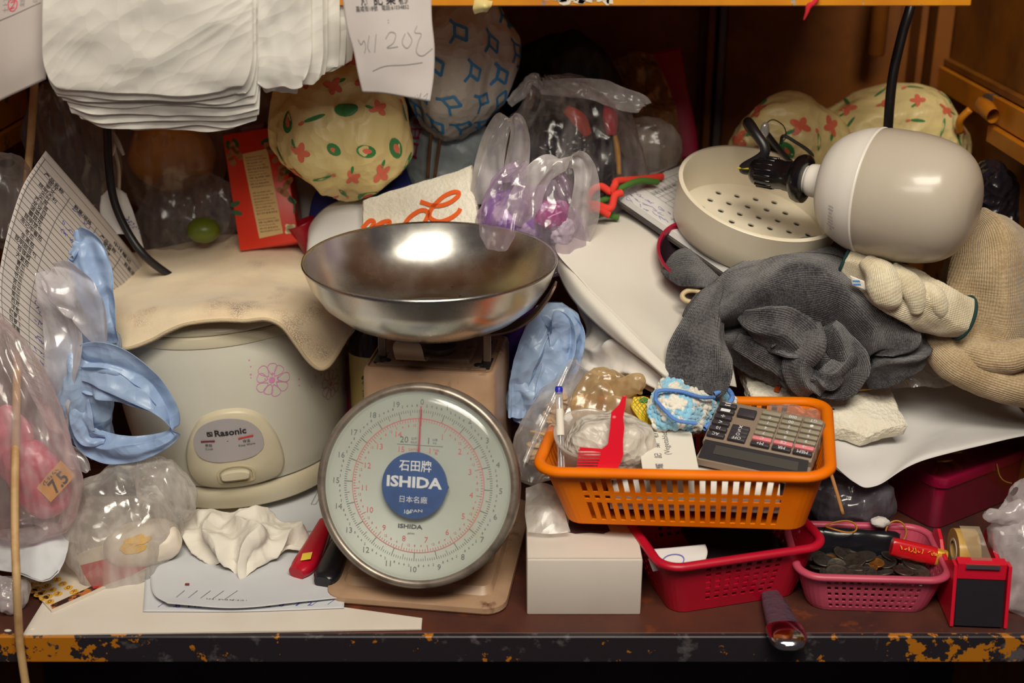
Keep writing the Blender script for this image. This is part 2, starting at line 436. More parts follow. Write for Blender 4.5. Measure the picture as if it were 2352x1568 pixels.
GREYINK = pm('grey_ink', (.12, .115, .12, 1), .8)
PENCIL = pm('pencil', (.33, .31, .30, 1), .8)
BLUEINK = pm('blue_ink', (.09, .08, .42, 1), .7)
WHITEINK = pm('white_ink', (.75, .76, .78, 1), .6)
REDINK = pm('red_ink', (.75, .06, .12, 1), .6)
PAPER = pm('white_paper', (.78, .76, .75, 1), .85, var=(.70, .68, .67, 1), vs=8, bmp=.15, bs=25, trans=.12)
BLACKP = pm('black_plastic', (.012, .011, .013, 1), .38)
STEEL = pm('steel', (.62, .61, .60, 1), .28, 1.0)
YPAINT = chipped('yellow_shelf_paint', rgb(206, 132, 0), rgb(110, 108, 112), 26, .60, .62, .5, rgb(190, 114, 0), rgb(180, 165, 140), (1, 1, .6))
OPAINT = chipped('orange_wall_paint', rgb(136, 80, 8), rgb(52, 46, 46), 11, .655, .675, .55, rgb(104, 58, 8), rgb(35, 25, 30))
# ================================================================ the stall: walls, counter, shelf
XL, XR, YB = -0.70, 0.66, 0.82
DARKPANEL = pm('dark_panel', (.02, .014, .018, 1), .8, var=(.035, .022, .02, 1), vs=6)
BACKPAINT = chipped('brown_back_paint', rgb(136, 76, 8), rgb(50, 38, 34), 7, .72, .75, .6, rgb(108, 58, 10), rgb(34, 26, 26))
def quadbox(x0, x1, y0, y1, z0, z1, bev=.001):
    return Geo().box(((x0 + x1) / 2, (y0 + y1) / 2, (z0 + z1) / 2), (x1 - x0, y1 - y0, z1 - z0), bev=bev, seg=1)
obj('floor', quadbox(-1.6, 1.6, -1.6, 1.6, -.84, -.80, 0), pm('floor_concrete', (.05, .045, .045, 1), .9, bmp=.3, bs=30), kind='structure', smooth=False)
wb = obj('wall_back', quadbox(XL - .03, XR + .03, YB, YB + .02, -.80, 1.25, 0), BACKPAINT, kind='structure', smooth=False)
# pressed steel panels of the back wall and the posts between them
px_edges = [W(1632, 250, .80)[0], W(2085, 250, .80)[0]]
xs = [XL, -.18, px_edges[0], px_edges[1], XR]
for i in range(4):
    obj('panel', quadbox(xs[i] + .02, xs[i + 1] - .02, YB - .006, YB + .002, .0, 1.2, .002), BACKPAINT, wb, smooth=False)
GALV = chipped('worn_grey_steel', rgb(95, 92, 98), rgb(120, 70, 20), 30, .6, .64, .5, rgb(62, 60, 66))
for k, xc in enumerate([xs[1], xs[2]]):
    obj('post', quadbox(xc - .012, xc - .001, YB - .035, YB, 0, 1.2), BACKPAINT, wb, smooth=False)
    obj('post', quadbox(xc + .003, xc + .013, YB - .045, YB, 0, 1.2), GALV, wb, smooth=False, label='bare grey steel upright on the back panel')
obj('post', quadbox(px_edges[1] - .004, px_edges[1] + .006, YB - .05, YB, 0, 1.2), BACKPAINT, wb, smooth=False)
obj('post', quadbox(px_edges[1] + .02, px_edges[1] + .045, YB - .05, YB, 0, 1.2), BACKPAINT, wb, smooth=False)
c = W(2016, 70, .76)
obj('pipe', Geo().grid(lathe([(.0, c[2] - .037), (.011, c[2] - .037), (.0135, c[2] - .034), (.0135, 1.1), (0, 1.1)], 24) + np.array([c[0], c[1], 0]), wu=True), BACKPAINT, wb, sharp=40)
wr = obj('wall_right', quadbox(XR, XR + .02, -.05, YB + .02, -.80, 1.25, 0), OPAINT, kind='structure', smooth=False)
wl = obj('wall_left', quadbox(XL - .02, XL, -.05, YB + .02, -.80, 1.25, 0), OPAINT, kind='structure', smooth=False)
# rail with drawer runner along the right wall
zr = W(2352, 300, .42)[2]
RAILP = chipped('rail_paint', rgb(196, 120, 14), rgb(85, 78, 80), 22, .60, .63, .5, rgb(165, 92, 12))
obj('rail', quadbox(XR - .016, XR, -.03, .79, zr - .012, zr + .022), RAILP, wr, smooth=False, label='chipped yellow rail along the right wall')
obj('rail', quadbox(XR - .024, XR - .0, -.03, .52, zr - .036, zr - .014), RAILP, wr, smooth=False)
obj('rail', quadbox(XR - .010, XR, -.03, .79, zr + .024, zr + .034), OPAINT, wr, smooth=False)
yb = .545
g = Geo().grid(loft([(XR - .03, yb, zr + .01), (XR - .03, yb - .03, zr + .008), (XR - .03, yb - .055, zr + .004)], [.007, .010, .008], [.009, .012, .010], n=10, m=14), wu=True)
obj('catch_plate', g, RAILP, wr)
obj('catch_pin', Geo().grid(tube([(XR - .05, yb + .005, zr - .03), (XR - .055, yb - .005, zr - .012), (XR - .045, yb - .01, zr + .004)], .005, 12, 8), wu=True, caps=True), RAILP, wr)
zl = W(0, 300, .45)[2]
obj('rail', quadbox(XL, XL + .02, -.03, .62, zl - .012, zl + .024), RAILP, wl, smooth=False, label='yellow rail along the left wall')
obj('rail', quadbox(XL, XL + .026, -.03, .60, zl - .038, zl - .015), RAILP, wl, smooth=False)
# counter
WOOD = pm('worn_counter_board', rgb(88, 46, 32), .55, var=rgb(58, 32, 30), vs=9, vlo=.35, vhi=.7, dirt=rgb(120, 58, 26), ds=26, dlo=.58, dhi=.72, bmp=.2, bs=60)
EDGE, t, b = nodes('counter_edge_paint'); co = coords(t)
sx_ = t.nodes.new('ShaderNodeSeparateXYZ'); t.links.new(co, sx_.inputs[0])
ab_ = t.nodes.new('ShaderNodeMath'); ab_.operation = 'ABSOLUTE'; t.links.new(sx_.outputs[0], ab_.inputs[0])
ends = ramp(t, ab_.outputs[0], .38, .50)       # old yellow paint survives towards both ends
n_ = noise(t, co, 42, 8, .62); ad = t.nodes.new('ShaderNodeMath'); ad.operation = 'MULTIPLY_ADD'; t.links.new(ends, ad.inputs[0]); ad.inputs[1].default_value = .15; t.links.new(n_, ad.inputs[2])
base_ = mixc(t, ramp(t, noise(t, co, 30, 6, .6), .56, .64), rgb(34, 28, 34), rgb(86, 80, 84))
t.links.new(mixc(t, ramp(t, ad.outputs[0], .615, .635), base_, rgb(176, 108, 14)), b.inputs['Base Color']); b.inputs['Roughness'].default_value = .5
ct = thing('counter', 'brown worn counter board with chipped dark metal front edge', 'counter', (0, .4, -.8))
obj('top', quadbox(XL, XR, .004, YB, -.018, 0, .0015), WOOD, ct, smooth=False)
obj('front_edge', quadbox(XL, XR, -.004, .004, -.032, .0012, .0012), EDGE, ct, smooth=False, label='dark steel front edge with scraps of yellow paint')
for x in (XL + .03, XR - .03):
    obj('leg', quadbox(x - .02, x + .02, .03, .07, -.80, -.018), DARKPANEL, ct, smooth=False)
obj('under_void_panel', quadbox(XL, XR, .42, .44, -.80, -.02, 0), DARKPANEL, kind='structure', smooth=False)  # dark panel added in place of the unlit void below the counter
# overhead shelf
ys, zs = .22, W(1600, 14, .22)[2]
xe = W(2230, 14, .22)[0]
sh = thing('overhead_shelf', 'yellow painted metal shelf across the top with chipped front lip', 'shelf', (0, .5, zs))
obj('front_lip', quadbox(XL, xe, ys, ys + .006, zs, zs + .07, .001), YPAINT, sh, smooth=False)
obj('board', quadbox(XL, xe, ys + .006, YB, zs + .05, zs + .062, .001), YPAINT, sh, smooth=False)
obj('flange', quadbox(XL, xe - .004, ys + .004, ys + .03, zs + .0, zs + .003, .0005), YPAINT, sh, smooth=False)
g = Geo()   # scrap of white sticker left on the lip
r = random.Random(3)
for k in range(16):
    x = W(1280 + 8 * k + r.uniform(-4, 4), 6, ys)[0]; z = zs + .006 + r.uniform(-.002, .006); a = r.uniform(.003, .006)
    an = sorted(r.uniform(0, 6.28) for _ in range(7)); g.add([(x + a * 1.3 * math.cos(t), ys - .0008, z + a * .7 * math.sin(t)) for t in an], [tuple(range(7))])
obj('sticker_scrap', g, pm('sticker_white', rgb(215, 205, 185), .8), sh, smooth=False)
g = patch([[(1090, 0, .217), (1108, -2, .214), (1132, 2, .217)], [(1087, 18, .213), (1112, 14, .204), (1128, 16, .213)], [(1090, 32, .216), (1108, 28, .210), (1118, 27, .213)]], 10, 10)
obj('tape_scrap', Geo().grid(disp(g, crumple(g, 90, 2) * .0012)), pm('yellowed_tape', rgb(205, 190, 130), .35), sh, label='yellowed scrap of tape on the shelf lip')
st = obj('red_string', Geo().grid(tube(WS([(1882, -8, .214), (1868, 8, .212), (1858, 14, .212), (1853, 30, .211), (1846, 46, .212)]), [.0022, .0026, .0032, .002, .0009], 24, 8), wu=True, caps=True),
    pm('red_yarn', rgb(190, 25, 40), .9, bmp=.5, bs=500), label='short red string dangling from the yellow shelf lip', cat='string')
# ================================================================ weighing scale
SM = rot('Z', -8, (-.090, .20, 0)); xf(SM)
SCM = pm('scale_enamel', rgb(172, 140, 112), .42, var=rgb(150, 118, 92), vs=14, dirt=rgb(96, 62, 44), ds=34, dlo=.60, dhi=.74)
sc = thing('weighing_scale', 'beige spring dial scale with round face and blue badge', 'scale', ap(SM, [(0, 0, 0)])[0])
def rrect(w, d, r, n=6, cx=0, cy=0):
    P = []
    for sx, sy, a0 in ((1, 1, 0), (-1, 1, 90), (-1, -1, 180), (1, -1, 270)):
        for k in range(n + 1):
            a = math.radians(a0 + 90 * k / n); P.append((cx + sx * (w / 2 - r) + r * math.cos(a), cy + sy * (d / 2 - r) + r * math.sin(a)))
    return np.array(P)
def stack(levels, n=6):
    """levels: (w, d, r, z, cy)"""
    G = np.array([np.concatenate([rrect(w, d, r, n, 0, cy), np.full((4 * (n + 1), 1), z)], 1) for w, d, r, z, cy in levels]); return G
obj('base', Geo().grid(stack([(.204, .255, .022, .001, -.025), (.208, .259, .024, .004, -.025), (.207, .258, .024, .010, -.025), (.196, .246, .02, .0125, -.025), (.174, .222, .014, .0135, -.022), (.168, .215, .012, .021, -.018), (.150, .19, .01, .023, -.01), (.02, .02, .005, .023, 0)]), wu=True), SCM, sc, sharp=35)
obj('body', Geo().grid(stack([(.158, .175, .012, .020, .005), (.160, .178, .012, .026, .005), (.154, .140, .010, .18, .020), (.153, .128, .010, .238, .022), (.150, .124, .009, .243, .022), (.144, .118, .007, .2445, .022), (.143, .117, .007, .2415, .022), (.02, .02, .005, .2410, .022)]), wu=True), SCM, sc, sharp=35)
ym, zt = .022, .2415
obj('top_plate', Geo().box((0, ym - .004, zt + .004), (.088, .062, .009), bev=.003).box((0, ym, zt + .001), (.128, .095, .003), bev=.001), pm('scale_dark_metal', rgb(126, 100, 80), .5, dirt=rgb(60, 40, 30), ds=60), sc, sharp=35)
g = Geo()
for sx in (-1, 1):
    for sy in (-1, 1): g.grid(lathe([(0, 0), (.006, 0), (.005, .0015), (0, .002)], 12) + np.array([sx * .054, ym + sy * .036, zt + .002]), wu=True)
obj('screws', g, BLACKP, sc, kind='stuff')
for sx in (-1, 1):
    obj('slot', Geo().box((sx * .062, ym - .028, zt + .0022), (.012, .03, .0012)), BLACKP, sc, smooth=False)
    obj('post', Geo().box((sx * .062, ym - .022, .27), (.009, .004, .062), bev=.001), pm('post_metal', rgb(150, 130, 112), .4, .3), sc, smooth=False)
obj('hub', Geo().grid(lathe([(0, 0), (.019, 0), (.020, .003), (.020, .008), (.014, .011), (.008, .012), (.008, .05), (0, .05)], 24) + np.array([.004, ym - .012, zt + .008]), wu=True), pm('hub_metal', rgb(84, 74, 68), .45, .4), sc, sharp=40)
# pan cradle: bent arms
ARM = pm('cradle_metal', rgb(134, 108, 90), .38, .5)
pc = np.array([0, .0, 0]); pz = .359
def arm(ang, name='cradle_arm'):
    R = rot('Z', ang); pts = [(.0, .0, .284), (.05, 0, .282), (.085, 0, .287), (.112, 0, .303), (.130, 0, .326), (.139, 0, .343)]
    C = cr(np.array(pts) + np.array([0, 0, -.006]), 24); T = np.gradient(C, axis=0); T /= np.linalg.norm(T, axis=1)[:, None]
    up = np.cross(T, (0, 1, 0)); wd = np.interp(np.linspace(0, 1, 24), [0, .5, .9, 1], [.015, .014, .013, .009]); th = .0012
    ring = []
    for s1, s2 in ((-1, -1), (1, -1), (1, 1), (-1, 1)): ring.append(C + np.array([0, 1, 0]) * (s1 * wd)[:, None] + up * s2 * th)
    G = np.stack(ring, 1); V = ap(R, G.reshape(-1, 3)).reshape(G.shape) + np.array([0, .01, 0])
    return obj(name, Geo().grid(V, wu=True, caps=True), ARM, sc, sharp=40)
# short front tab and two side arms
R = rot('Z', 0)
g = Geo(); prof = [(-.012, -.052, .266), (-.012, -.062, .2665), (-.012, -.074, .272), (-.012, -.083, .285), (-.012, -.088, .300)]
C = cr(np.array(prof), 20); wd = np.interp(np.linspace(0, 1, 20), [0, .8, .93, 1], [.0165, .0165, .0145, .009]); up = np.array([0, -.7, .7]) * .0016
g.grid(np.stack([C + np.array([-1, 0, 0]) * wd[:, None], C + np.array([1, 0, 0]) * wd[:, None], C + np.array([1, 0, 0]) * wd[:, None] + up, C + np.array([-1, 0, 0]) * wd[:, None] + up], 1), wu=True, caps=True)
obj('front_tab', g, ARM, sc, sharp=40)
arm(2); arm(178); arm(95)
# dial drum: tilted back
DT = 22.0
DM = np.array(Matrix.Translation((.003, -.125, .143)) @ Matrix.Rotation(math.radians(90 - DT), 4, 'X'))   # local z = outward normal, local y = up
DG = SM @ DM; xf(DG)
R0 = .108
RIM = pm('dial_bezel', rgb(150, 138, 126), .35, .55, var=rgb(105, 92, 82), vs=40, dirt=rgb(70, 55, 45), ds=30, dlo=.6, dhi=.75)
obj('dial_drum', Geo().grid(lathe([(.06, -.075), (.098, -.06), (.104, -.03), (.106, -.012), (.02, -.012)], 72), wu=True), SCM, sc, sharp=35)
obj('bezel', Geo().grid(lathe([(R0 - .002, -.022), (R0 + .004, -.020), (R0 + .0055, -.016), (R0 + .0035, -.012), (R0 + .0055, -.006), (R0 + .005, .001), (R0 + .001, .004), (R0 - .003, .003), (R0 - .005, -.002)], 96), wu=True), RIM, sc)
FACE = pm('dial_face', rgb(192, 197, 188), .45, var=rgb(184, 188, 174), vs=10, dirt=rgb(186, 168, 120), ds=9, dlo=.62, dhi=.85)
df = obj('dial_face', Geo().grid(lathe([(R0 - .003, .0008), (R0 - .006, -.001), (R0 - .008, -.004), (.001, -.004)], 96), wu=True), FACE, sc)
fm = lambda V: np.concatenate([V, np.full((len(V), 1), -.0034)], 1)
fm2 = lambda V: np.concatenate([V, np.full((len(V), 1), -.0031)], 1)
DINK = pm('dial_ink', rgb(96, 104, 104), .7); DRED = pm('dial_red_ink', rgb(214, 96, 104), .7)
tk = []
for i in range(200):
    a = math.pi / 2 - 2 * math.pi * i / 200; l = .0095 if i % 10 == 0 else (.006 if i % 5 == 0 else .003)
    rr = .0835
    tk.append(strokes2d([[(rr * math.cos(a), rr * math.sin(a)), ((rr - l) * math.cos(a), (rr - l) * math.sin(a))]], .0007 if i % 10 == 0 else .0005))
decal('tick_ring', tk, fm, DINK, df)
nm = []
for i in range(20):
    a = math.pi / 2 - 2 * math.pi * i / 20 ; nm.append(shift(text2d(str(i), h=.0062), .0925 * math.cos(a), .0925 * math.sin(a)))
    for q, s in ((1, '2'), (2, '4'), (3, '6'), (4, '8')):
        b = a - 2 * math.pi * q / 100; nm.append(shift(text2d(s, h=.0026), .0885 * math.cos(b), .0885 * math.sin(b)))
decal('kilogram_numerals', nm, fm, DINK, df)
rd = [strokes2d([[(.074 * math.cos(t), .074 * math.sin(t)) for t in np.linspace(0, 2 * math.pi, 97)]], .0007)]
for i in range(150):
    a = math.pi / 2 - 2 * math.pi * i / 150; l = .007 if i % 10 == 0 else .0026
    rd.append(strokes2d([[(.073 * math.cos(a), .073 * math.sin(a)), ((.073 - l) * math.cos(a), (.073 - l) * math.sin(a))]], .0006))
for i in range(1, 15):
    a = math.pi / 2 - 2 * math.pi * i / 15; rd.append(shift(text2d(str(i), h=.0062), .0605 * math.cos(a), .0605 * math.sin(a)))
    for q, s in ((1, '4'), (2, '8'), (3, '12')):
        b = a - 2 * math.pi * q / 60; rd.append(shift(text2d(s, h=.0026), .0665 * math.cos(b), .0665 * math.sin(b)))
decal('catty_numerals', rd, fm, DRED, df)
decal('print_grey', [shift(text2d('20', h=.0068), -.018, .050), shift(text2d('公斤', h=.0032), -.007, .0515), shift(text2d('KILO', h=.0022), -.007, .0475), shift(text2d('1', h=.0068), .0095, .050), shift(text2d('公兩', h=.0026), .0165, .0515), shift(text2d('KG', h=.002), .0165, .0478), strokes2d([[(-.026, .0445), (.026, .0445)]], .0004)], fm, DINK, df)
decal('print_red', [shift(text2d('15', h=.006), -.0205, .039), shift(text2d('CATTIES', h=.0024), -.006, .0392), shift(text2d('1', h=.006), .0115, .039), shift(text2d('TAEL', h=.0022), .0185, .0402), shift(text2d('兩', h=.0028), .0185, .0366)], fm, DRED, df)
decal('print_brand', [shift(text2d('ISHIDA', h=.0048, w=.0275, bold=.03), -.006, -.0455), shift(text2d('JAPAN', h=.0025), -.005, -.0535)], fm2, pm('dial_black_ink', rgb(74, 74, 78), .7), df)
nd = obj('needle', Geo().prism([(-.0010, 0), (.0010, 0), (.00055, .088), (-.00055, .088)], .0015, .0022), pm('needle_red', rgb(190, 24, 66), .4), sc, smooth=False, label='thin crimson needle')
BADGE = pm('badge_blue', rgb(30, 74, 140), .35, var=rgb(24, 62, 122), vs=60)
P = [(.0365 * math.cos(t), .0365 * math.sin(t)) for t in np.linspace(0, 2 * math.pi, 65)[:-1]]
P[0] = (.0385, 0)
bd = obj('badge', Geo().prism(np.array(P) + np.array([-.002, .001]), .0035, .0065, bev=.001), BADGE, sc, sharp=40, label='round blue badge with white lettering')
bm_ = lambda V: np.concatenate([V + np.array([-.002, .001]), np.full((len(V), 1), .0068)], 1)
decal('badge_lettering', [shift(text2d('石田牌', h=.0125, w=.036, bold=.012), 0, .0215), shift(text2d('ISHIDA', h=.0125, w=.062, bold=.035), 0, .0035), shift(text2d('日本名廠', h=.0075, w=.031), 0, -.0155), shift(text2d('JAPAN', h=.0042, w=.021), 0, -.0285, .08)], bm_, WHITEINK, bd)
obj('badge_chip', Geo().prism([(-.010, -.030), (-.004, -.0265), (-.003, -.029), (-.008, -.031)], .0069, .0071), pm('chip_white', rgb(180, 200, 200), .6), bd, smooth=False)
# clouded plastic cover
cv = film('dial_cover', (.72, .78, .74, 1), .10, .10, .12, (1, 1, 1, 1), 0.0, 10, .35)
obj('dial_cover', Geo().grid(lathe([(R0 - .0025, .0022), (R0 - .012, .0078), (R0 * .6, .0098), (.001, .0105)], 72, 12), wu=True), cv, sc)
xf(SM)
xf(None)
# ---------------------------------------------------------------- pan
pcw = W(988, 600, .21)
def pan_prof(off=0.0):
    return [(.143 + off, .004), (.1415, .0), (.135, -.018), (.122, -.038), (.102, -.055), (.078, -.066), (.069, -.0685), (.0, -.069)]
PANM = pm('pan_steel', (.64, .62, .58, 1), .16, 1.0)
m = PANM; t = m.node_tree; b = t.nodes['Principled BSDF']
co = coords(t)
rg = ramp(t, noise(t, co, 30, 6, .6), .3, .7)
mr = t.nodes.new('ShaderNodeMapRange'); mr.inputs['To Min'].default_value = .22; mr.inputs['To Max'].default_value = .30; t.links.new(rg, mr.inputs['Value']); t.links.new(mr.outputs[0], b.inputs['Roughness'])
t.links.new(mixc(t, ramp(t, noise(t, co, 18, 6, .65), .35, .75), (.68, .67, .64, 1), (.62, .58, .50, 1)), b.inputs['Base Color'])
bump(t, noise(t, co, 700, 2), .015, .0003, b)
inner = lathe([(.1425, .0035), (.1415, .0), (.1355, -.018), (.1225, -.038), (.1025, -.055), (.080, -.0655), (.0705, -.068), (.068, -.0695), (.066, -.0685), (.0005, -.0685)], 120)
outer = lathe([(.0005, -.0705), (.070, -.0705), (.082, -.068), (.104, -.0572), (.1245, -.0395), (.1375, -.019), (.1437, .0), (.1452, .003), (.1445, .0052), (.1425, .0035)], 120)
pan = obj('scale_pan', Geo().grid(inner[::-1], wu=True).grid(outer[::-1], wu=True).map(lambda V: V + pcw), PANM, label='round stainless steel pan on top of the dial scale', cat='pan')
r = random.Random(4)
for k, (x, y) in enumerate([(.03, .07), (.033, .02), (.02, .088), (-.06, .05), (-.1, .03)]):
    rr = math.hypot(x, y); z = np.interp(rr, [.068, .08, .1025, .1225, .1355], [-.0685, -.0655, -.055, -.038, -.018])
    obj('crumb', Geo().box((0, 0, 0), (.0022, .0016, .0012), bev=.0003).map(lambda V: V + pcw + np.array([x, y, z + .0008])), INK if k < 3 else PAPER, pan)
# ================================================================ rice cooker and the cloth on it
CK = np.array([-.358, .385, .012])
CM = np.array(Matrix.Translation(CK) @ Matrix.Rotation(math.radians(-3.6), 4, 'Y')); xf(CM)
CREAM = pm('cooker_enamel', rgb(206, 203, 190), .30, var=rgb(200, 195, 178), vs=5, dirt=rgb(150, 130, 98), ds=45, dlo=.70, dhi=.82)
CREAM2 = pm('cooker_plastic', rgb(206, 197, 172), .38, var=rgb(198, 186, 156), vs=12)
ck = thing('rice_cooker', 'cream electric rice cooker with pink flowers under a cloth', 'rice cooker', CK)
prof = [(.1355, .038), (.141, .06), (.1465, .10), (.1495, .14), (.150, .17), (.1485, .20), (.1455, .222), (.1445, .228)]
bodyG = lathe(prof, 128, 40)
obj('base_ring', Geo().grid(lathe([(.02, .0), (.122, .0), (.131, .004), (.136, .016), (.1362, .030), (.1345, .0345), (.131, .036)], 96), wu=True), CREAM2, ck, sharp=40)
bd = obj('body', Geo().grid(bodyG, wu=True), CREAM, ck)
obj('rim_band', Geo().grid(lathe([(.143, .226), (.1462, .228), (.1468, .233), (.146, .240), (.143, .242)], 96), wu=True), CREAM2, ck, sharp=40)
obj('lid', Geo().grid(lathe([(.1405, .2415), (.1445, .2435), (.1440, .248), (.137, .2535), (.120, .2575), (.09, .2605), (.05, .262), (.001, .2625)], 96, 40), wu=True), CREAM2, ck)
obj('steam_vent', Geo().grid(lathe([(.025, .258), (.025, .265), (.022, .267), (0, .267)], 32) + np.array([.03, .05, 0]), wu=True), CREAM2, ck, sharp=40)
obj('handle_lug', Geo().box((.151, -.02, .205), (.016, .045, .03), bev=.006, seg=3), CREAM2, ck)
# body surface as a parameter map: angle a (0 = facing -y), height z -> point
AOFF = .21
def cyl(a, z, off=0.0):
    a = a + AOFF
    p = np.array(prof); r = np.interp(z, p[:, 1], p[:, 0]) + off
    return np.stack([r * np.sin(a), -r * np.cos(a), z], -1)
def cmap(a0, z0, off=.0006):
    return lambda V: cyl(a0 + V[:, 0] / .148, z0 + V[:, 1], off)
PINK = pm('flower_pink', rgb(214, 140, 186), .5); PINK2 = pm('flower_pink_dull', rgb(178, 128, 150), .5)
def flower(a0, z0, r, mat, seed, centre=True):
    q = random.Random(seed); parts = []
    n = 9
    for i in range(n):
        a = 2 * math.pi * i / n + q.uniform(-.1, .1); l = r * q.uniform(.85, 1.08); w = r * .27
        ca, sa = math.cos(a), math.sin(a); pts = []
        for s, wv in ((.28, .0), (.45, .5), (.75, 1.0), (.95, .7), (1.0, 0), (.95, -.7), (.75, -1.0), (.45, -.5), (.28, 0)):
            x, y = l * s, w * wv; pts.append((x * ca - y * sa, x * sa + y * ca))
        parts.append(strokes2d([smoothline(pts, 26)], .0009))
    if centre:
        c = [(r * .18 * math.cos(t), r * .18 * math.sin(t)) for t in np.linspace(0, 6.283, 17)[:-1]]; parts.append((np.array(c), [tuple(range(16))]))
        for k in range(7):
            a = q.uniform(0, 6.28); d = r * q.uniform(.3, .5); s = r * .045
            parts.append((np.array([(d * math.cos(a) + s * math.cos(t), d * math.sin(a) + s * math.sin(t)) for t in np.linspace(0, 6.283, 9)[:-1]]), [tuple(range(8))]))
        for k in range(6):
            a = q.uniform(2.2, 2.9) + (3.3 if k > 3 else 0); d = r * q.uniform(1.1, 1.9); s = r * q.uniform(.03, .06)
            parts.append((np.array([(d * math.cos(a) + s * math.cos(t), d * math.sin(a) + s * math.sin(t)) for t in np.linspace(0, 6.283, 9)[:-1]]), [tuple(range(8))]))
    decal('printed_flower', parts, cmap(a0, z0), mat, bd)
flower(math.asin((623 - 537) / 268), .176, .022, PINK, 1)
flower(-math.asin((537 - 350) / 268), .186, .020, PINK, 2)
flower(math.asin(.80), .138, .021, PINK2, 3)
flower(math.asin(.93), .118, .012, PINK2, 4, False)
# control panel: a raised shield that follows the body
def shield(w, h, n=64, p=2.6, top=.75):
    P = []
    for k in range(n):
        t = 2 * math.pi * k / n; c, s = math.cos(t), math.sin(t)
        e = 2.0 / (p if s < 0 else min(p, 2.1)); x = np.sign(c) * abs(c) ** e * w / 2; y = np.sign(s) * abs(s) ** e * h / 2
        f = 1 - (1 - top) * max(0, y / (h / 2)) ** 1.5
        P.append((x * f, y))
    return np.array(P)
def boss(name, w, h, a0, z0, th, mat, rings=((1.06, -.002), (1.0, .6), (.95, 1.0), (.5, 1.0), (.02, 1.0)), p=2.6, top=.75, parent=ck, out=None):
    S = shield(w, h, 64, p, top) if out is None else cr(np.array(out, float) * np.array([w, -h]), 72, True); G = []
    for f, k in rings:
        o = th * k if k >= 0 else k
        G.append(cyl(a0 + S[:, 0] * f / .148, z0 + S[:, 1] * f, o))
    return obj(name, Geo().grid(np.array(G), wu=True), mat, parent, sharp=50)
PANEL = [(-64, -72), (-34, -89), (2, -95), (42, -89), (74, -66), (98, -22), (111, 28), (108, 64), (84, 82), (0, 88), (-82, 83), (-106, 64), (-112, 28), (-98, -22)]
PLATE = [(-75, 10), (-70, -15), (-50, -38), (-22, -50), (10, -52), (45, -42), (68, -18), (76, 8), (72, 30), (48, 45), (0, 50), (-44, 47), (-68, 34)]
pa = math.asin((517 - 537) / 268)
pn = boss('control_panel', .00055, .00060, pa, .0905, .0065, CREAM2, out=PANEL)
SIL = pm('panel_silver', rgb(176, 170, 172), .4, .2)
plate = boss('display_plate', .00055, .00060, pa - .022, .1085, .0075, SIL, rings=((1.0, .75), (.98, 1.02), (.5, 1.02), (.02, 1.02)), out=PLATE)
def pmap(off): return lambda V: cyl(pa - .022 + V[:, 0] / .148, .1085 + V[:, 1], off)
decal('brand_lettering', [shift(text2d('Rasonic', w=.036, bold=.025), .005, .0125), strokes2d([[(-.0215, .0095), (-.0215, .0145), (-.0160, .0145), (-.0160, .0095), (-.0215, .0095)], [(-.0205, .0135), (-.017, .0105)]], .0014)], pmap(.0084), INK, plate)
decal('cook_caption', [shift(text2d('煮飯', w=.0085), -.0225, -.0035), shift(text2d('Cook', w=.009), -.0225, -.0085)], pmap(.0084), INK, plate)
decal('keep_warm_caption', [shift(text2d('保溫', w=.0085), .0215, -.0025), shift(text2d('Keep Warm', w=.019), .0215, -.0080)], pmap(.0084), INK, plate)
for x, m_, w in ((-.0225, pm('lamp_dark_red', rgb(110, 26, 40), .3), .0165), (.0215, pm('lamp_red', rgb(190, 52, 46), .3), .0175)):
    decal('indicator_lamp', [(np.array([(x - w / 2, .001), (x + w / 2, .001 + (.0012 if x > 0 else 0)), (x + w / 2, .0032 + (.0012 if x > 0 else 0)), (x - w / 2, .0032)]), [(0, 1, 2, 3)])], pmap(.0086), m_, plate)
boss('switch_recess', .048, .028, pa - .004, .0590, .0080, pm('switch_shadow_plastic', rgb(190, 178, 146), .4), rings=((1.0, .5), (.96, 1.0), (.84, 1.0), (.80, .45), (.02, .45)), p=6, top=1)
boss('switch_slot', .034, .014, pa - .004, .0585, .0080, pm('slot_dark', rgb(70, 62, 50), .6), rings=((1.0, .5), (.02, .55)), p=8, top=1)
boss('switch_lever', .035, .0125, pa - .006, .0605, .0150, CREAM2, rings=((1.0, .5), (1.0, .8), (.9, 1.0), (.3, 1.0), (.02, 1.0)), p=7, top=1)
xf(None)
# cloth
cl = [[(249, 592, .47), (300, 582, .475), (430, 554, .49), (540, 536, .49), (610, 543, .49), (715, 570, .47), (815, 605, .45)],
      [(262, 636, .42), (330, 622, .43), (435, 602, .43), (545, 592, .43), (625, 596, .43), (715, 612, .42), (822, 640, .40)],
      [(246, 680, .35), (320, 670, .35), (435, 655, .35), (550, 650, .35), (632, 650, .35), (720, 662, .35), (822, 682, .34)],
      [(241, 715, .29), (305, 725, .265), (432, 706, .250), (552, 700, .245), (636, 704, .245), (728, 722, .25), (818, 726, .27)],
      [(246, 752, .270), (292, 800, .236), (425, 747, .226), (556, 733, .221), (640, 745, .222), (738, 848, .232), (810, 752, .255)]]
G = patch(cl, 90, 120)
G = disp(G, perlin(G * 14 + 5) * .004 + crumple(G, 30, 2, 3, .3) * .0012)
TOW, t, b = nodes('stained_towel'); co = coords(t); uvc = coords(t, uv=True)
c1 = mixc(t, ramp(t, noise(t, co, 9, 5), .4, .7), rgb(234, 216, 184), rgb(220, 196, 164))
sp = noise(t, co, 700, 2)
st = t.nodes.new('ShaderNodeMath'); st.operation = 'MULTIPLY'; t.links.new(ramp(t, noise(t, co, 11, 3), .56, .72), st.inputs[0]); t.links.new(ramp(t, sp, .38, .62), st.inputs[1])
